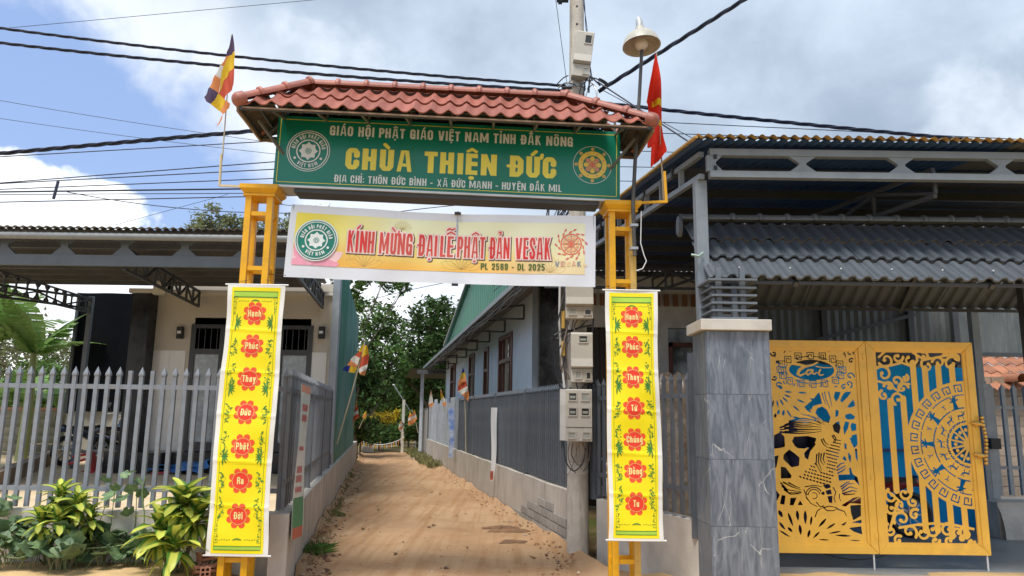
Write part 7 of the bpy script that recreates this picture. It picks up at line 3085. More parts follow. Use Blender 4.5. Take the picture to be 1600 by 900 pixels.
# keep a rim of metal round the edge
for e in (((.0, 0), (PW, 0)), ((PW, 0), (PW, PH)), ((PW, PH), (0, PH)), ((0, PH), (0, 0))):
    A.stroke(list(e), .03, True)
y_ = z8(0, 447)[1]
A.stroke([(0, y_), (PW, y_)], .012, True)
A.mesh('carp_panel', .003, M_gold2, T(AX, GYP + .002, PZ0)).build('carp_panel', M_gold2, lA)

B = Cut(PW, PH, .0052, False)
z4 = lambda a, b: toB(1360 + a / 4.5, 520 + b / 4.5)
z1 = lambda a, b: toB(1160 + a / 2.25, 500 + b / 2.25)
for e in (((.0, 0), (PW, 0)), ((PW, 0), (PW, PH)), ((PW, PH), (0, PH)), ((0, PH), (0, 0))):
    B.stroke(list(e), .032, True)
# upright bars, cut by the clouds
for (u0_, v0_, v1_) in ((516, 285, 600), (562, 275, 600), (598, 150, 740), (640, 170, 740), (687, 165, 760), (735, 165, 760)):
    xa = z1(u0_, v0_)[0]
    B.stroke([(xa, z1(u0_, v0_)[1]), (xa, max(.02, z1(u0_, v1_)[1]))], .062, True)
# cloud scrolls above and below
curls = [(505, 140, .085, 3.6, .95, 1), (545, 130, .06, 0, .8, -1), (588, 138, .11, 2.2, 1.0, -1), (650, 160, .085, 1.2, .95, 1), (640, 128, .05, 2, .8, -1), (690, 150, .07, 3, .9, -1),
         (735, 155, .09, .5, .95, 1), (712, 125, .055, 4, .8, 1), (752, 135, .04, 2, .8, -1), (495, 190, .09, 2.4, .95, -1), (540, 215, .07, 5, .9, 1), (570, 205, .04, 1, .8, -1), (515, 235, .06, 3, .85, -1),
         (560, 240, .065, .2, .9, 1), (495, 265, .055, 2, .85, 1), (545, 275, .075, 4.2, .95, -1)]
for (u, v, r_, a0, tn, sg) in curls:
    x, y = z1(u, v)
    B.curl(x, y, r_, a0, tn, .030, True, sg)
for (u, v, r_, a0, tn, sg) in [(515, 620, .075, 2, .9, 1), (560, 610, .075, .6, .95, -1), (590, 640, .05, 3, .8, 1), (545, 650, .06, 5, .9, -1), (515, 665, .06, 2.6, .9, 1), (595, 685, .06, 1, .9, 1), (550, 700, .09, 3.6, .95, -1),
                              (510, 740, .07, 2, .9, 1), (575, 745, .08, 5.6, .95, 1), (620, 750, .09, 1.9, .95, -1), (660, 740, .07, 3, .9, 1), (665, 775, .045, 0, .8, -1), (710, 740, .075, 1, .95, 1), (745, 745, .05, 4, .8, -1),
                              (775, 750, .07, 2, .95, 1), (790, 780, .04, 0, .8, -1), (715, 775, .05, 5, .8, -1), (535, 775, .05, 1, .8, 1), (760, 770, .03, 1, .8, 1)]:
    x, y = z1(u, v)
    B.curl(x, max(.03, y), r_, a0, tn, .030, True, sg)
for pts in ([(475, 165), (520, 160), (560, 150), (600, 165)], [(475, 215), (510, 225), (545, 250)], [(600, 115), (640, 140), (690, 130), (740, 120)], [(500, 600), (540, 635), (520, 690), (505, 740)], [(540, 730), (600, 720), (660, 715), (740, 722), (800, 735)], [(480, 130), (500, 112)], [(560, 225), (585, 225)]):
    B.stroke([z1(a, b) for a, b in pts], .024, True)
# half drum on the lock side
dc = (PW - .005, z4(0, 775)[1] + .0)
RD = .652
sl_ = B.win(dc[0] - RD, PW, dc[1] - RD, dc[1] + RD)
q = np.hypot(B.X[sl_] - dc[0], B.Y[sl_] - dc[1])
B.comb(sl_, RD - q, True)


def dpt(r_, a):
    return (dc[0] + r_ * math.cos(a), dc[1] + r_ * math.sin(a))


def dst(r0, a0, pts, w, scale=.04):
    """small motif at polar place, pts in a frame whose y points outwards"""
    out = []
    for x, y in pts:
        out.append(dpt(r0 + y * scale, a0 - x * scale / r0))
    B.stroke(out, w, False)


for k in range(14):
    a = PI / 2 + .13 + k * (PI - .26) / 13
    dst(.58, a, [(-.85, -.8), (-.85, .85), (.85, .85), (.85, -.75), (-.05, -.75), (-.05, .1)], .0125, .042)
for a0, a1 in ((1.62, 1.85), (1.92, 2.35), (2.45, 2.85), (2.9, 3.35), (3.43, 3.85), (3.92, 4.35), (4.42, 4.65)):
    B.stroke([dpt(.51, a) for a in np.linspace(a0, a1, 12)], .011, False)
for a0, a1 in ((1.65, 2.0), (2.06, 2.6), (2.68, 3.1), (3.17, 3.65), (3.72, 4.2), (4.28, 4.62)):
    B.stroke([dpt(.375, a) for a in np.linspace(a0, a1, 12)], .013, False)
for k in range(5):     # long-beaked birds and feathered dancers
    a = 1.86 + k * .64
    dst(.44, a, [(-.2, -1.1), (.0, .2), (.1, .9)], .034, .05)
    dst(.44, a, [(-.75, .4), (.0, .35), (.8, .55)], .016, .05)
    dst(.44, a, [(-.6, -1.2), (-.25, -.2)], .014, .05)
    dst(.44, a, [(.35, -1.1), (.2, .0)], .014, .05)
    dst(.44, a, [(.2, .6), (.6, 1.3)], .012, .05)
    dst(.44, a, [(-.3, .6), (-.5, 1.2)], .012, .05)
    dst(.44, a + .28, [(-.5, .5), (-.1, .1), (.3, .6)], .009, .04)
    dst(.44, a + .28, [(-.1, .1), (.1, -.7)], .009, .04)
for k in range(7):     # small deer
    a = 1.80 + k * .445
    dst(.305, a, [(-.8, .0), (.0, -.15), (.7, .1)], .016, .042)
    dst(.305, a, [(.7, .1), (1.0, .9)], .009, .042)
    dst(.305, a, [(-.7, -.1), (-1.0, -.9)], .009, .042)
    dst(.305, a, [(.4, -.1), (.5, -.9)], .009, .042)
    dst(.305, a, [(.7, .2), (.3, .9)], .008, .042)
for k in range(12):    # wavy ring
    a0 = 1.68 + k * .248
    B.stroke([dpt(.235 + .010 * math.sin(t_ * 4 * PI), a0 + .20 * t_) for t_ in np.linspace(0, 1, 9)], .010, False)
for k in range(7):     # star rays
    a = 1.80 + k * .447
    B.poly([dpt(.20, a - .19), dpt(.20, a + .19), dpt(.06, a)], False)
for k in range(7):
    a = 1.80 + k * .447
    B.circ(*dpt(.15, a), .018, True)
B.stroke([(PW, 0), (PW, PH)], .03, True)
B.mesh('drum_panel', .003, M_gold2, T(BX, GYP + .002, PZ0)).build('drum_panel', M_gold2, lB)
for v in (558, 653, 745, 837):
    z = P(1356, v, GYP).z
    for s_ in (-1, 1):
        mb = MB()
        pts = []
        w, h = .034, .032
        for i in range(13):
            a = -PI / 2 + PI * i / 12
            pts.append((3.75 + s_ * (.006 + (w * .5) + w * .5 * math.cos(a) if abs(math.sin(a)) < .99 else .006), GYP - .022, z + h * math.sin(a)))
        pts = [(3.75 + s_ * .004, GYP - .022, z - h)] + [(3.75 + s_ * (.026 + .012 * math.cos(a)), GYP - .022, z + h * .65 * math.copysign(1, math.sin(a)) + .35 * h * math.sin(a)) for a in np.linspace(-PI / 2, PI / 2, 8)] + [(3.75 + s_ * .004, GYP - .022, z + h)]
        if s_ < 0:
            pts = pts[::-1]
        mb.prism(pts, (0, -.006, 0))
        mb.build('hinge_plate', M_gold2, lA if s_ < 0 else lB)
mb = MB()
for i in range(13):
    t_ = i / 12
    zc = 1.17 + .46 * t_
    mb.lathe([(0, -.022), (.017, -.012), (.021, 0), (.017, .012), (0, .022)], (3.75 + LW + .012 - .01 * math.cos(2 * PI * t_), GYP - .065, zc), 8)
for z in (1.24, 1.56):
    mb.tube([(3.75 + LW + .0, GYP - .06, z), (3.75 + LW - .05, GYP - .045, z + .01), (3.75 + LW - .09, GYP - .03, z + .02)], [.018, .022, .012], 8)
    for k in range(5):
        a = k * 1.256
        mb.tube([(3.75 + LW - .05, GYP - .03, z), (3.75 + LW - .05 + .035 * math.cos(a), GYP - .028, z + .035 * math.sin(a))], [.012, .006], 6)
mb.build('handle', mat('polished brass', (.62, .38, .10), .25, metal=.8), lB, smooth=True)
for x in (3.70, 3.75 + LW - .035):
    mb = MB()
    mb.tube([(x, GYP + .0, .10), (x, GYP + .0, GZ0 + .03)], .009, 8)
    mb.build('drop_bolt', M_white, lA if x < 3.8 else lB, smooth=True)
mb = MB()
mb.tube(smoothp([Vector((3.2, GYP + .03, GZ0 - .01)), Vector((3.45, GYP + .03, GZ0 - .06)), Vector((3.7, GYP + .03, GZ0 - .05)), Vector((3.85, GYP + .04, GZ0 - .01))]), .005, 5)
mb.build('loose_cable', M_black, gg)

# ------------------------------------------------------------------ right edge: steel fence, curb, tiled house behind
t_ = fence('picket_fence', 'galvanised picket fence with latch right of the golden gate', (6.52, 10.2), (8.9, 10.0), .62, 2.10, .15, .05, mat('light steel paint', (.30, .34, .38), .4, dirt=(.2, .2, .2), dscale=6, objrand=.08), (1.78, .98), posts=((.0, .09, 2.1),))
mb = MB()
p = P(1549, 693, 10.1)
mb.box(p - Vector((.05, .08, .07)), p + Vector((.08, .0, .07)))
mb.build('latch_box', M_black, t_)
t_ = thing('fence_curb', 'rounded grey cement curb under the galvanised picket fence', 'curb', (7.5, 10.1, .1))
mb = MB()
mb.grid(lambda a, b: (6.35 + 3 * a, 10.0 - .22 * math.cos(PI / 2 * b) - .1 * a, .1 + .46 * math.sin(PI / 2 * b)), 8, 6)
mb.box((6.35, 9.9, .1), (9.4, 10.3, .555))
mb.build('curb_body', M_plaster2, t_, smooth=True)
t_ = thing('rock', 'dark lump of rock on the shed floor near the right edge', 'rock', (7.0, 10.0, .1))
mb = MB(T(6.95, 9.75, .17) @ S(.17, .12, .09))
mb.grid(lambda a, b: tuple(Vector((math.cos(2 * PI * a) * math.sin(PI * b), math.sin(2 * PI * a) * math.sin(PI * b), -math.cos(PI * b))) * (1 + .15 * math.sin(7 * a * 2 * PI) * math.sin(5 * b))), 14, 8)
mb.build('stone', mat('dark rock', (.03, .03, .03), .8), t_, smooth='all')
h3 = thing('house', 'small brick house with orange clay tile roof beyond the galvanised fence', 'house', (10, 16, 0))
bk = MB()
bk.box((-.24, -.05, -.095), (.24, .05, .095))
bme3 = bk.mesh('brick', mat('pale brown brick', (.38, .29, .22), .8, objrand=.18, var=.15, scale=8))
for r_ in range(12):
    for i in range(9):
        inst('brick', bme3, h3, T(8.9 + i * .5 + (.25 if r_ % 2 else 0), 15.3, .2 + r_ * .2))
mb = MB()
mb.box((8.6, 15.34, 0), (13.4, 15.5, 2.3))
mb.build('wall', mat('mortar', (.3, .27, .23), .9), h3)
M_ot = mat('old orange clay tile', (.36, .15, .08), .75, objrand=.25, var=.2, scale=6, dirt=(.12, .08, .06), dscale=4)
tmo = tile_mesh(.25, .36, .03, .014, M_ot, 6)
lay_tiles(h3, (8.5 - 10, 15.0 - 16, 2.20), (1, 0, 0), (0, 2.6, 1.75), 4.5, 3.13, .25, 9, .38, tmo, jit=.012)
inst('ridge_end', ridge_cap_mesh(.5, .16, M_ot), h3, T(10.3, 14.85, 2.42))

# ------------------------------------------------------------------ plants


def drac_leaf():
    mb = MB()
    L, w = 1.0, .115
    n = 9
    w = .20
    vs, fs = [], []
    for i in range(n + 1):
        t_ = i / n
        ww = w * (math.sin(PI * min(1, .12 + .88 * t_) ** .8) ** .55 + .01) * (1 if t_ < 1 else .02)
        x = L * (t_ - .12 * t_ * t_)
        z = .25 * t_ - .75 * t_ * t_
        for sx in (-1, -.45, 0, .45, 1):
            vs.append((x, sx * ww, z + .05 * abs(sx)))
    for i in range(n):
        for k in range(4):
            a = i * 5 + k
            fs.append((a, a + 1, a + 6, a + 5))
    mb.add(vs, fs)
    m = bpy.data.materials.new('striped dracaena leaf')
    m.use_nodes = True
    t = m.node_tree
    b = t.nodes['Principled BSDF']
    g = t.nodes.new('ShaderNodeTexCoord')
    sp = t.nodes.new('ShaderNodeSeparateXYZ')
    t.links.new(g.outputs['Object'], sp.inputs[0])
    nz = N(t, 'ShaderNodeTexNoise', ins={'Scale': 3, 'Detail': 2})
    mp_ = N(t, 'ShaderNodeMapping')
    mp_.inputs['Scale'].default_value = (1, 30, 1)
    t.links.new(g.outputs['Object'], mp_.inputs[0])
    t.links.new(mp_.outputs[0], nz.inputs['Vector'])
    d = math_(t, 'ADD', math_(t, 'ABSOLUTE', sp.outputs[1]), math_(t, 'MULTIPLY', math_(t, 'SUBTRACT', nz.outputs[0], .5), .05))
    c = mixc(t, smooth_(t, d, .085, .12), (.64, .68, .12), (.10, .24, .04))
    oi = t.nodes.new('ShaderNodeObjectInfo')
    h = N(t, 'ShaderNodeHueSaturation')
    t.links.new(math_(t, 'ADD', math_(t, 'MULTIPLY', oi.outputs['Random'], .6), .6), h.inputs['Value'])
    t.links.new(c, h.inputs['Color'])
    t.links.new(h.outputs[0], b.inputs['Base Color'])
    b.inputs['Roughness'].default_value = .35
    tr = t.nodes.new('ShaderNodeBsdfTranslucent')
    t.links.new(h.outputs[0], tr.inputs[0])
    mx = t.nodes.new('ShaderNodeMixShader')
    mx.inputs[0].default_value = .25
    t.links.new(b.outputs[0], mx.inputs[1])
    t.links.new(tr.outputs[0], mx.inputs[2])
    t.links.new(mx.outputs[0], t.nodes['Material Output'].inputs[0])
    return mb.mesh('leaf', m, smooth='all')


dl = drac_leaf()
M_stem = mat('plant stem', (.16, .15, .08), .8)


def dracaena(label, base, heads, seed, L0):
    rnd = random.Random(seed)
    t_ = thing('striped_shrub', label, 'shrub', base, 0, 'yellow striped bushes before the left wall')
    base = Vector(base)
    for (hx, hy, hz, n) in heads:
        h = base + Vector((hx, hy, hz))
        mb = MB()
        mb.tube([base + Vector((hx * .3, hy * .3, 0)), base + Vector((hx * .7, hy * .7, hz * .5)), h], [.022, .018, .012], 6)
        mb.build('stem', M_stem, t_, smooth=True)
        for i in range(n):
            a = i * 2.399 + rnd.uniform(-.2, .2)
            el = 1.2 - 1.95 * (i / n) + rnd.uniform(-.12, .12)
            L = L0 * (.72 + .4 * math.sin(PI * min(1, .2 + i / n))) * rnd.uniform(.85, 1.1)
            p = h + Vector((0, 0, .05 - .16 * i / n))
            M_ = T(*p) @ RZ(a) @ RY(-el) @ RX(rnd.uniform(-.3, .3)) @ S(L, L * rnd.uniform(.9, 1.15), L)
            inst('leaf', dl, t_, M_)


g1 = P(95, 870, 6.78)
dracaena('bushy yellow and green striped shrub nearest the left edge of the photo', (g1.x, 6.8, .2), ((-.10, .05, .60, 26), (.10, -.02, .56, 26), (-.17, -.08, .42, 20), (.18, .06, .42, 22), (0.02, -.14, .42, 20)), 1, .19)
g2 = P(272, 880, 6.70)
dracaena('taller arching yellow and green striped shrub beside the left yellow banner', (g2.x, 6.72, .2), ((.02, .02, .58, 34), (.14, .06, .46, 26), (-.12, -.04, .34, 26), (.05, -.12, .24, 18)), 2, .30)


def round_leaf():
    mb = MB()
    n = 22
    vs = [(0, 0, -.0)]
    ringv = []
    for r_ in (.5, 1.0):
        for i in range(n):
            a = 2 * PI * i / n
            k = 1 + .10 * math.cos(5 * a) - (.42 if abs(a - PI) < .2 else 0)
            rr = r_ * k
            z = .13 * r_ * r_ + (.07 * math.sin(5 * a + 1) + .04 * math.sin(9 * a)) * r_ * r_
            vs.append((rr * math.cos(a), rr * math.sin(a), z))
    fs = [(0, 1 + i, 1 + (i + 1) % n) for i in range(n)]
    fs += [(1 + i, 1 + n + i, 1 + n + (i + 1) % n, 1 + (i + 1) % n) for i in range(n)]
    mb.add(vs, fs)
    m = mat('pumpkin leaf', (.17, .26, .11), .55, var=.3, scale=3, objrand=.3, hue=(.10, .17, .09), dirt=(.17, .24, .15), dscale=4.5, damt=.5, trans=.2)
    return mb.mesh('leaf', m, smooth='all')


rl = round_leaf()
vine = thing('pumpkin_vine', 'sprawling dusty green pumpkin vine along the foot of the left wall', 'vine', (-4.2, 6.8, .2))
rnd = random.Random(9)
vp = []
for k in range(170):
    u = rnd.uniform(-20, 232)
    lo, hi = 868, 790
    if u < 120:
        hi = 795 + 20 * math.sin(u * .05)
    else:
        hi = 832 + 10 * math.sin(u * .07)
    v = rnd.uniform(hi, lo)
    Y = 7.02 - (v - hi) / 80 * .50 + rnd.uniform(-.05, .05)
    vp.append((u, v, Y, rnd.uniform(.05, .10)))
for (u, v) in ((165, 750), (180, 762), (196, 742), (205, 765), (215, 752), (222, 772), (188, 780), (170, 775), (205, 738), (326, 770), (335, 755), (318, 790), (20, 778), (8, 790), (200, 800)):
    vp.append((u, v, 7.03 + .05 * math.sin(u), rnd.uniform(.045, .085)))
for i, (u, v, Y, r_) in enumerate(vp):
    p = P(u, v, Y)
    if p.z < .22:
        p.z = .24
    M_ = T(*p) @ RZ(rnd.random() * 6.28) @ RX(rnd.uniform(.2, 1.1)) @ RZ(rnd.random() * 6.28) @ S(r_, r_ * rnd.uniform(.85, 1.1), r_)
    inst('leaf', rl, vine, M_)
mb = MB()
for i in range(0, len(vp), 3):
    u, v, Y, r_ = vp[i]
    p = P(u, v, Y)
    q = Vector((p.x + rnd.uniform(-.15, .15), Y + .02, .2))
    mb.tube([q, (p + q) / 2 + Vector((rnd.uniform(-.05, .05), 0, .03)), p - Vector((0, 0, .01))], .004, 4)
mb.tube(smoothp([P(0, 868, 6.66), P(30, 872, 6.66), P(60, 862, 6.7), P(120, 858, 6.8), P(200, 850, 6.85), P(225, 820, 6.95), P(222, 770, 7.02), P(228, 745, 7.03)]), .007, 5)
mb.build('vine_stems', mat('vine stem', (.13, .18, .07), .7), vine)
# wispy weeds: tuft by the lane wall, strip of weeds along its foot
grass_m = mat('weed green', (.10, .19, .035), .7, island=.35, trans=.2)


def tuft(mb, x, y, z, n, h, spread, rnd, w=.006, flat=.9):
    for _ in range(n):
        a = rnd.random() * 6.28
        l = h * rnd.uniform(.5, 1.2)
        dx_, dy_ = math.cos(a) * spread * rnd.random(), math.sin(a) * spread * rnd.random()
        ox, oy = rnd.uniform(-.5, .5) * spread, rnd.uniform(-.5, .5) * spread
        mb.add([(x + ox - w, y + oy, z), (x + ox + w, y + oy, z), (x + ox + dx_ * .6, y + oy + dy_ * .6, z + l * .7), (x + ox + dx_ * 1.3, y + oy + dy_ * 1.3, z + l * flat)], [(0, 1, 2), (0, 2, 3)])


mb = MB()
g = G(478, 872)
tuft(mb, g.x + .02, g.y + .1, .03, 260, .10, .26, rnd)
tag(mb.build('weed_tuft', grass_m), 'small bright green weed tuft at the foot of the left lane wall', 'weed')
mb = MB()
for k in range(150):
    y = 8.4 + 12 * rnd.random() ** 1.2
    if rnd.random() < .3 + .4 * math.sin(y * 2.1) ** 2:
        tuft(mb, XL(y) + rnd.uniform(.03, .20), y, lane_z(XL(y) + .1, y, .02) - .02, rnd.randint(3, 9), .09, .05, rnd, .004)
for k in range(60):
    y = 22 + 9 * rnd.random()
    tuft(mb, XR(y) + rnd.uniform(-.5, .0), y, .03, 14, .22, .14, rnd, .012)
for k in range(18):
    x = rnd.uniform(-7.0, -2.4)
    tuft(mb, x, 7.0 - rnd.random() * .15, .2, 10, .16, .08, rnd)
tag(mb.build('weeds', mat('dry weed green', (.20, .20, .08), .8, island=.4, trans=.15)), kind='stuff')

# bricks by the left banner
M_brick = mat('hollow red brick', (.34, .15, .09), .85, var=.15, scale=9, dirt=(.42, .28, .2), dscale=7)


def hollow_brick(label, loc, rz, rx=0):
    t_ = thing('hollow_brick', label, 'brick', loc, rz, 'loose hollow bricks beside the banner')
    Lb, wb, hb = .19, .085, .085
    c = Cut(wb, hb, .0035, True)
    for i in (0, 1):
        for j in (0, 1):
            x, y = wb * (.29 + .42 * i), hb * (.29 + .42 * j)
            c.poly([(x - .012, y - .012), (x + .012, y - .012), (x + .012, y + .012), (x - .012, y + .012)], False)
    mb = c.mesh('brick', Lb, M_brick, RX(rx) @ T(-wb / 2, 0, 0))
    mb.build('brick_body', M_brick, t_, local=True)
    return t_


b1 = P(325, 884, 6.62)
hollow_brick('hollow red brick showing its four holes, in front beside the banner foot', (b1.x + .02, 6.52, .215), R(28))
hollow_brick('hollow red brick lying behind the front one under the shrub', (b1.x - .13, 6.62, .215), R(-60))
hollow_brick('hollow red brick resting on top of the rear brick', (b1.x - .10, 6.66, .305), R(-40))

# banana plants
M_ban = mat('banana leaf', (.16, .30, .07), .45, var=.2, scale=2, hue=(.24, .36, .12), trans=.35)


def banana(label, base, h, seed, nleaf=8, Ls=1.6):
    rnd = random.Random(seed)
    t_ = thing('banana_plant', label, 'banana plant', base, 0, 'banana plants beyond the left porch')
    b = Vector(base)
    mb = MB()
    mb.tube([b, b + Vector((.03, 0, h * .5)), b + Vector((0, 0, h))], [.12, .10, .06], 10)
    mb.build('stem', mat('banana stem', (.22, .26, .10), .6), t_, smooth=True)
    for i in range(nleaf):
        a = i * 2.4 + rnd.random()
        el = rnd.uniform(.5, 1.25)
        L = Ls * rnd.uniform(.75, 1.1)
        M_ = T(*(b + Vector((0, 0, h)))) @ RZ(a) @ RY(-el)
        mb = MB(M_)
        n = 18
        for k in range(n):
            t0, t1 = k / n, (k + .93) / n
            for sy in (-1, 1):
                w0, w1 = [.30 * Ls / 1.6 * math.sin(PI * min(.97, .1 + .9 * t_)) ** .6 for t_ in (t0, t1)]
                dr = rnd.uniform(-.1, .18)
                f = lambda t_, s_: (L * (t_ - .15 * t_ ** 2), s_, -L * .32 * t_ ** 2)
                p0, p1 = f(t0, 0), f(t1, 0)
                mb.add([p0, p1, (p1[0] + .05, sy * w1, p1[2] - w1 * (.25 + dr)), (p0[0] + .05, sy * w0, p0[2] - w0 * (.25 + dr))], [(0, 1, 2, 3)])
        mb.build('leaf', M_ban, t_)
    return t_


banana('tall banana plant with torn leaves seen through the open porch side', (-10.1, 15.6, .45), 2.3, 5, 10, 1.9)
banana('banana plant with a folded upright leaf at the far left edge', (-11.3, 16.0, .45), 2.6, 8, 10, 1.9)
banana('young banana plant between the block wall and the shade netting', (-10.0, 17.0, .45), 1.1, 12, 9, 1.3)
banana('low banana plant by the old block wall', (-12.0, 18.2, .45), 1.3, 15, 8, 1.4)


# ------------------------------------------------------------------ trees
def leafmat(name, c, tr=.2):
    return mat(name, c, .6, var=.25, scale=.6, island=.45, trans=tr, spec=.25)


def tree(label, base, h, crown, seed, lm, leaf=.16, n=5000, trunk_r=.14, group='trees at the end of the lane', bare=.25, name='broadleaf_tree', limbs=8):
    """crown: list of (dx, dy, z, r) clumps about the trunk; leaves gather on twigs inside the clumps"""
    rg = np.random.default_rng(seed)
    rnd = random.Random(seed)
    t_ = thing(name, label, 'tree', base, 0, group)
    b = Vector(base)
    mb = MB()
    z0 = min(c_[2] for c_ in crown)
    tip = Vector((rnd.uniform(-.3, .3), rnd.uniform(-.3, .3), h * .8))
    mid = tip * .5 + Vector((rnd.uniform(-.2, .2), rnd.uniform(-.2, .2), 0))
    mb.tube(smoothp([b - Vector((0, 0, .1)), b + Vector((0, 0, h * .2)), b + mid, b + tip]), [trunk_r * (1 - .75 * i / 9) for i in range(10)], 8)
    for (dx_, dy_, z, r_) in crown:
        st = b + mid * rnd.uniform(.5, 1.2)
        st.z = b.z + min(z * .75, h * .7) * rnd.uniform(.55, .95)
        en = b + Vector((dx_, dy_, z))
        q = (st + en) / 2 + Vector((rnd.uniform(-.2, .2), rnd.uniform(-.2, .2), r_ * .15))
        mb.tube(smoothp([st, q, en]), [trunk_r * .42, trunk_r * .36, trunk_r * .3, trunk_r * .24, trunk_r * .2, trunk_r * .16, trunk_r * .12][:7], 5)
        for k in range(limbs):
            d = Vector(rg.normal(size=3))
            d.normalize()
            d.z = abs(d.z) * .7
            e2 = en + d * r_ * rnd.uniform(.6, 1.0)
            mb.tube([st + (en - st) * rnd.uniform(.5, 1), (en + e2) / 2 + Vector((0, 0, .05)), e2], [trunk_r * .14, trunk_r * .09, trunk_r * .03], 4)
    mb.build('trunk', mat('bark', (.14, .115, .09), .9, var=.25, scale=6), t_, smooth=True)
    tot = sum(c_[3] ** 2 for c_ in crown)
    pts, dirs = [], []
    for (dx_, dy_, z, r_) in crown:
        m = int(n * r_ ** 2 / tot)
        nt_ = max(6, m // 26)
        tw = rg.normal(size=(nt_, 3))
        tw /= np.linalg.norm(tw, axis=1)[:, None]
        tw *= (rg.random((nt_, 1)) ** .45) * np.array([[1, 1, .8]])
        idx = rg.integers(0, nt_, m)
        q = tw[idx] * r_ + rg.normal(size=(m, 3)) * r_ * .13 + np.array([dx_, dy_, z])
        pts.append(q)
    q = np.concatenate(pts) + np.array(base)
    m = len(q)
    a = rg.normal(size=(m, 3))
    a[:, 2] *= .6
    a /= np.linalg.norm(a, axis=1)[:, None]
    c2 = np.cross(a, rg.normal(size=(m, 3)))
    c2 /= np.linalg.norm(c2, axis=1)[:, None]
    sz = leaf * rg.uniform(.6, 1.25, (m, 1))
    v = np.empty((m, 4, 3))
    v[:, 0] = q - a * sz
    v[:, 1] = q - c2 * sz * .42 - np.array([0, 0, .12]) * sz
    v[:, 2] = q + a * sz
    v[:, 3] = q + c2 * sz * .42 - np.array([0, 0, .12]) * sz
    me = bpy.data.meshes.new('crown')
    me.vertices.add(m * 4)
    me.vertices.foreach_set('co', (v - np.array(base)).reshape(-1))
    me.loops.add(m * 4)
    me.loops.foreach_set('vertex_index', np.arange(m * 4))
    me.polygons.add(m)
    me.polygons.foreach_set('loop_start', np.arange(0, m * 4, 4))
    me.polygons.foreach_set('loop_total', np.full(m, 4))
    me.materials.append(lm)
    me.update(calc_edges=True)
    o = bpy.data.objects.new('crown', me)
    COL.objects.link(o)
    o.parent = t_
    WM[o] = WM[t_]
    return t_


L_dark, L_mid, L_pale, L_ylw = leafmat('dark leaves', (.07, .125, .035)), leafmat('mid green leaves', (.10, .175, .045)), leafmat('dusty pale leaves', (.20, .22, .11)), leafmat('yellow flowers', (.62, .46, .04), .3)
L_brt = leafmat('bright green leaves', (.15, .24, .06))


def at(u, Y, z=0):
    p = P(u, 640, Y)
    return (p.x, Y, z)


tree('dense dark green tree right of centre at the end of the lane', at(672, 37), 8, ((0, 0, 6.3, 1.35), (-.9, .3, 5.0, 1.4), (1.1, 0, 5.4, 1.3), (.1, -.5, 4.2, 1.5), (1.9, .2, 4.2, 1.2), (-1.5, -.2, 3.6, 1.2), (.5, .4, 3, 1.4), (1.3, .5, 6.3, .7), (.25, 0, 7.0, .7)), 21, L_dark, .14, 9500, .2)
tree('tall airy tree left of centre with sky showing through its crown', at(578, 34), 7.5, ((0, 0, 6.0, 1.1), (-.6, .2, 5.0, 1.1), (.8, 0, 5.3, .9), (.1, -.3, 4.1, 1.1), (.9, .2, 3.9, .9), (-.7, -.2, 3.3, 1.0), (.6, .4, 2.6, .9)), 22, L_mid, .13, 4300, .14)
tree('bright green bushy tree low in the middle of the lane end', at(608, 40), 4.2, ((0, 0, 3.0, 1.3), (-1.3, .3, 2.4, 1.1), (1.2, 0, 2.6, 1.1), (.1, -.5, 1.7, 1.3), (2.0, .2, 1.9, 1.0)), 23, L_brt, .14, 7000, .14)
tree('broad dark tree filling the right of the lane end behind the blue house', at(712, 40), 8, ((0, 0, 6.0, 1.6), (-1.2, .3, 4.4, 1.5), (1.3, 0, 5.0, 1.6), (.1, -.5, 3.0, 1.6), (2.4, .2, 4.0, 1.5), (-1.2, -.2, 2.2, 1.2), (2.0, .4, 6.6, 1.2)), 24, L_dark, .15, 9000, .2)
tree('leaning tree with bare limbs reaching right above the lane from the left', (at(534, 30))[:2] + (0,), 9, ((.4, 0, 7.0, .8), (1.5, 0, 7.1, .7), (.1, .2, 5.9, .9), (2.3, .1, 6.7, .5), (-1.0, .3, 7.6, 1.0), (-.2, 0, 4.6, .9), (.2, 0, 3.2, .8)), 25, L_mid, .12, 3200, .06)
tree('dark bushy tree close behind the green side wall on the left', at(558, 27), 4.5, ((0, 0, 3.2, .8), (.3, .2, 2.3, .8), (-.4, 0, 1.5, .8), (.3, -.1, 1.0, .6)), 26, L_dark, .12, 3600, .1)
tree('round dark shrub at the left foot of the lane end', at(566, 30), 1.8, ((0, 0, 1.2, .55), (.3, .1, .7, .5), (-.4, 0, .8, .5)), 27, L_dark, .1, 2000, .05, name='shrub')
tree('shrub bursting with yellow flowers at the end of the lane', at(594, 33.5), 2.0, ((0, 0, 1.3, .5), (.5, .1, 1.5, .42), (-.5, 0, 1.1, .42), (.1, -.2, .8, .4)), 28, L_ylw, .06, 2000, .05, name='flowering_shrub')
tree('low green shrub under the yellow flowers', at(600, 33), 1.2, ((0, 0, .7, .6), (.8, .1, .6, .5), (-.7, 0, .6, .5)), 29, L_mid, .09, 2200, .05, name='shrub')
tree('green bush by the plank gate on the right of the lane', at(640, 31.5), 2.0, ((0, 0, 1.1, .7), (.6, .2, .7, .6), (-.5, 0, .6, .4)), 30, L_mid, .1, 2600, .05, name='shrub')
G2 = 'thin trees beyond the left porch roof'
tree('wispy tree crown peeping over the left porch roof', at(312, 26), 9.2, ((0, 0, 8.3, .8), (-.8, .2, 8.0, .7), (.8, 0, 8.1, .7), (.1, .3, 7.4, .9), (1.2, 0, 7.6, .6), (-1.3, 0, 7.4, .6)), 31, L_pale, .085, 4600, .09, G2)
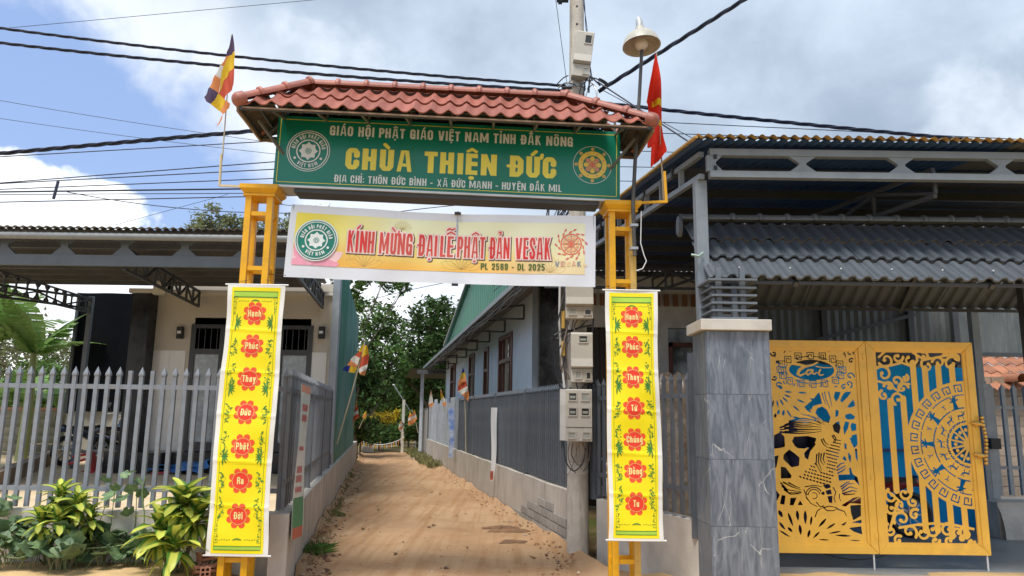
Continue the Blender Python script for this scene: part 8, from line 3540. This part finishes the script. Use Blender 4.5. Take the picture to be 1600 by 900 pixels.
tree('thin tree crown between left arch post and celebration banner', at(468, 24), 9.0, ((0, 0, 7.9, .6), (-.8, .2, 7.8, .65), (.5, 0, 8.1, .5), (1.0, .3, 7.7, .5), (-.6, 0, 7.0, .7), (-1.5, 0, 7.6, .6), (-1.9, 0, 6.9, .5)), 32, L_pale, .075, 3600, .08, G2)
G3 = 'pale trees far beyond the left porch'
tree('pale straggly tree at the far left seen under the porch roof', at(28, 30), 6, ((0, 0, 4.4, 1.4), (-1.4, .2, 3.8, 1.4), (1.3, 0, 3.6, 1.2), (.1, .3, 2.5, 1.5)), 33, L_pale, .11, 3600, .1, G3)
tree('pale feathery tree behind the banana plants', at(100, 34), 5.8, ((0, 0, 4.2, 1.3), (-1.4, .2, 3.4, 1.3), (1.4, 0, 4.0, 1.2), (.1, .3, 2.5, 1.5), (2.4, 0, 3.0, 1.2)), 34, L_pale, .11, 3600, .1, G3)
tree('dark hedge tree low behind the old block wall', at(60, 24), 3.4, ((0, 0, 2.2, 1.2), (-2.0, .2, 2.0, 1.2), (1.8, 0, 2.1, 1.2), (.1, -.3, 1.3, 1.3)), 35, L_mid, .12, 4500, .1, G3)
# overgrown bank closing the view behind the trees
rg = np.random.default_rng(77)
mb = MB()
for k in range(9000):
    side = rg.random()
    y = 44 + rg.random() * 16
    x = -34 + rg.random() * 62
    z = rg.random() ** 1.3 * (3.2 + 1.1 * math.sin(x * .7) + .6 * math.sin(x * 1.9))
    s_ = .35 + .25 * rg.random()
    a = rg.normal(size=3)
    a /= np.linalg.norm(a)
    b = np.cross(a, rg.normal(size=3))
    b /= np.linalg.norm(b)
    q = np.array([x, y, z])
    mb.add([tuple(q - a * s_), tuple(q - b * s_ * .5), tuple(q + a * s_), tuple(q + b * s_ * .5)], [(0, 1, 2, 3)])
tag(mb.build('woodland', L_mid), kind='stuff')

# far end details
t_ = thing('lane_post', 'pale thin concrete post standing at the end of the lane', 'post', at(631, 31, 0))
mb = MB()
p = at(631, 31)
mb.box((p[0] - .055, 30.9, 0), (p[0] + .055, 31.0, 2.15))
mb.build('post_shaft', mat('pale concrete', (.55, .53, .46), .8), t_)
t_ = thing('street_lamp', 'slender lane lamp with a slanting arm among the trees at the lane end', 'street lamp', at(648, 33, 0))
mb = MB()
p0, p1 = P(648, 640, 33), P(615, 601, 33)
mb.tube([(p0.x + .1, 33, 0), (p0.x, 33, p0.z - .4), (p0.x - .1, 33, p0.z - .2), tuple(p1)], .022, 6)
mb.build('lamp_pole', M_galv, t_, smooth=True)
mb = MB()
mb.lathe([(0, .03), (.05, .02), (.06, -.02), (0, -.03)], p1, 12)
mb.build('lamp_head', M_white, t_, smooth=True)
t_ = thing('white_box', 'small white box lying on the ground at the lane end', 'box', at(575, 30.5, 0))
mb = MB()
p = P(575, 700, 30.5)
mb.box((p.x - .2, 30.3, .02), (p.x + .2, 30.7, .22))
mb.box((p.x - .21, 30.29, .22), (p.x + .21, 30.71, .25))
mb.build('box_body', M_white, t_)
t_ = thing('cement_spill', 'flat pale heap of spilled cement by the plank gate', 'heap', (XR(27.6) - .25, 27.3, 0))
mb = MB()
mb.grid(lambda a, b: (XR(27) - .55 + .75 * a + .1 * math.sin(5 * b), 26.6 + 1.2 * b, .03 + .12 * math.sin(PI * a) * math.sin(PI * b) * (1 + .2 * math.sin(9 * a))), 12, 12)
mb.build('heap_body', mat('pale cement spill', (.55, .52, .48), .9), t_, smooth='all')
# printed poster hanging on the left wall beside the banner
pt_ = thing('wall_poster', 'narrow printed poster hanging on the left lane fence beside the yellow banner', 'poster', (XL(7.3) + .02, 7.3, .45))
z2 = lambda a, b: (310 + a / 3.6, 650 + b / 3.6)


def post(a, b, l=0):
    # a across, b down
    y = 7.02 + .42 * a
    return (XL(y) + .03 + .045 * a + .012 * math.sin(6 * b + 2 * a) + .0012 * l, y, 1.86 - 1.42 * b - .02 * a)


def posts(x, y, l):
    return post(x, 1 - y, l)


mb = MB()
mb.grid(lambda a, b: post(a, b), 6, 24)
mb.build('poster_sheet', mat('pale poster print', (.60, .64, .62), .4, hue=(.45, .55, .52), scale=5), pt_, smooth=True)
for (b0, b1, m_) in ((.93, 1.0, mat('red brown print', (.45, .12, .07), .6)), (.74, .93, mat('poster green print', (.04, .22, .10), .5)), (.0, .05, mat('salmon poster print', (.6, .3, .22), .5))):
    mb = MB()
    mb.grid(lambda a, b: post(.06 + .88 * a, b0 + (b1 - b0) * b, 1), 4, 5)
    mb.build('printed_band', m_, pt_, smooth=True)
M_pred = mat('poster red print', (.55, .05, .06), .5)
for (b, h_) in ((.15, .05), (.22, .05), (.42, .03), (.62, .05), (.69, .04), (.56, .05)):
    ink = Ink(lambda x, y, l: post(x, y, l))
    for k in range(4):
        ink.line([(.2 + .15 * k, b), (.29 + .15 * k, b)], h_ * .9, 2)
    ink.mb.build('printed_block', M_pred, pt_)
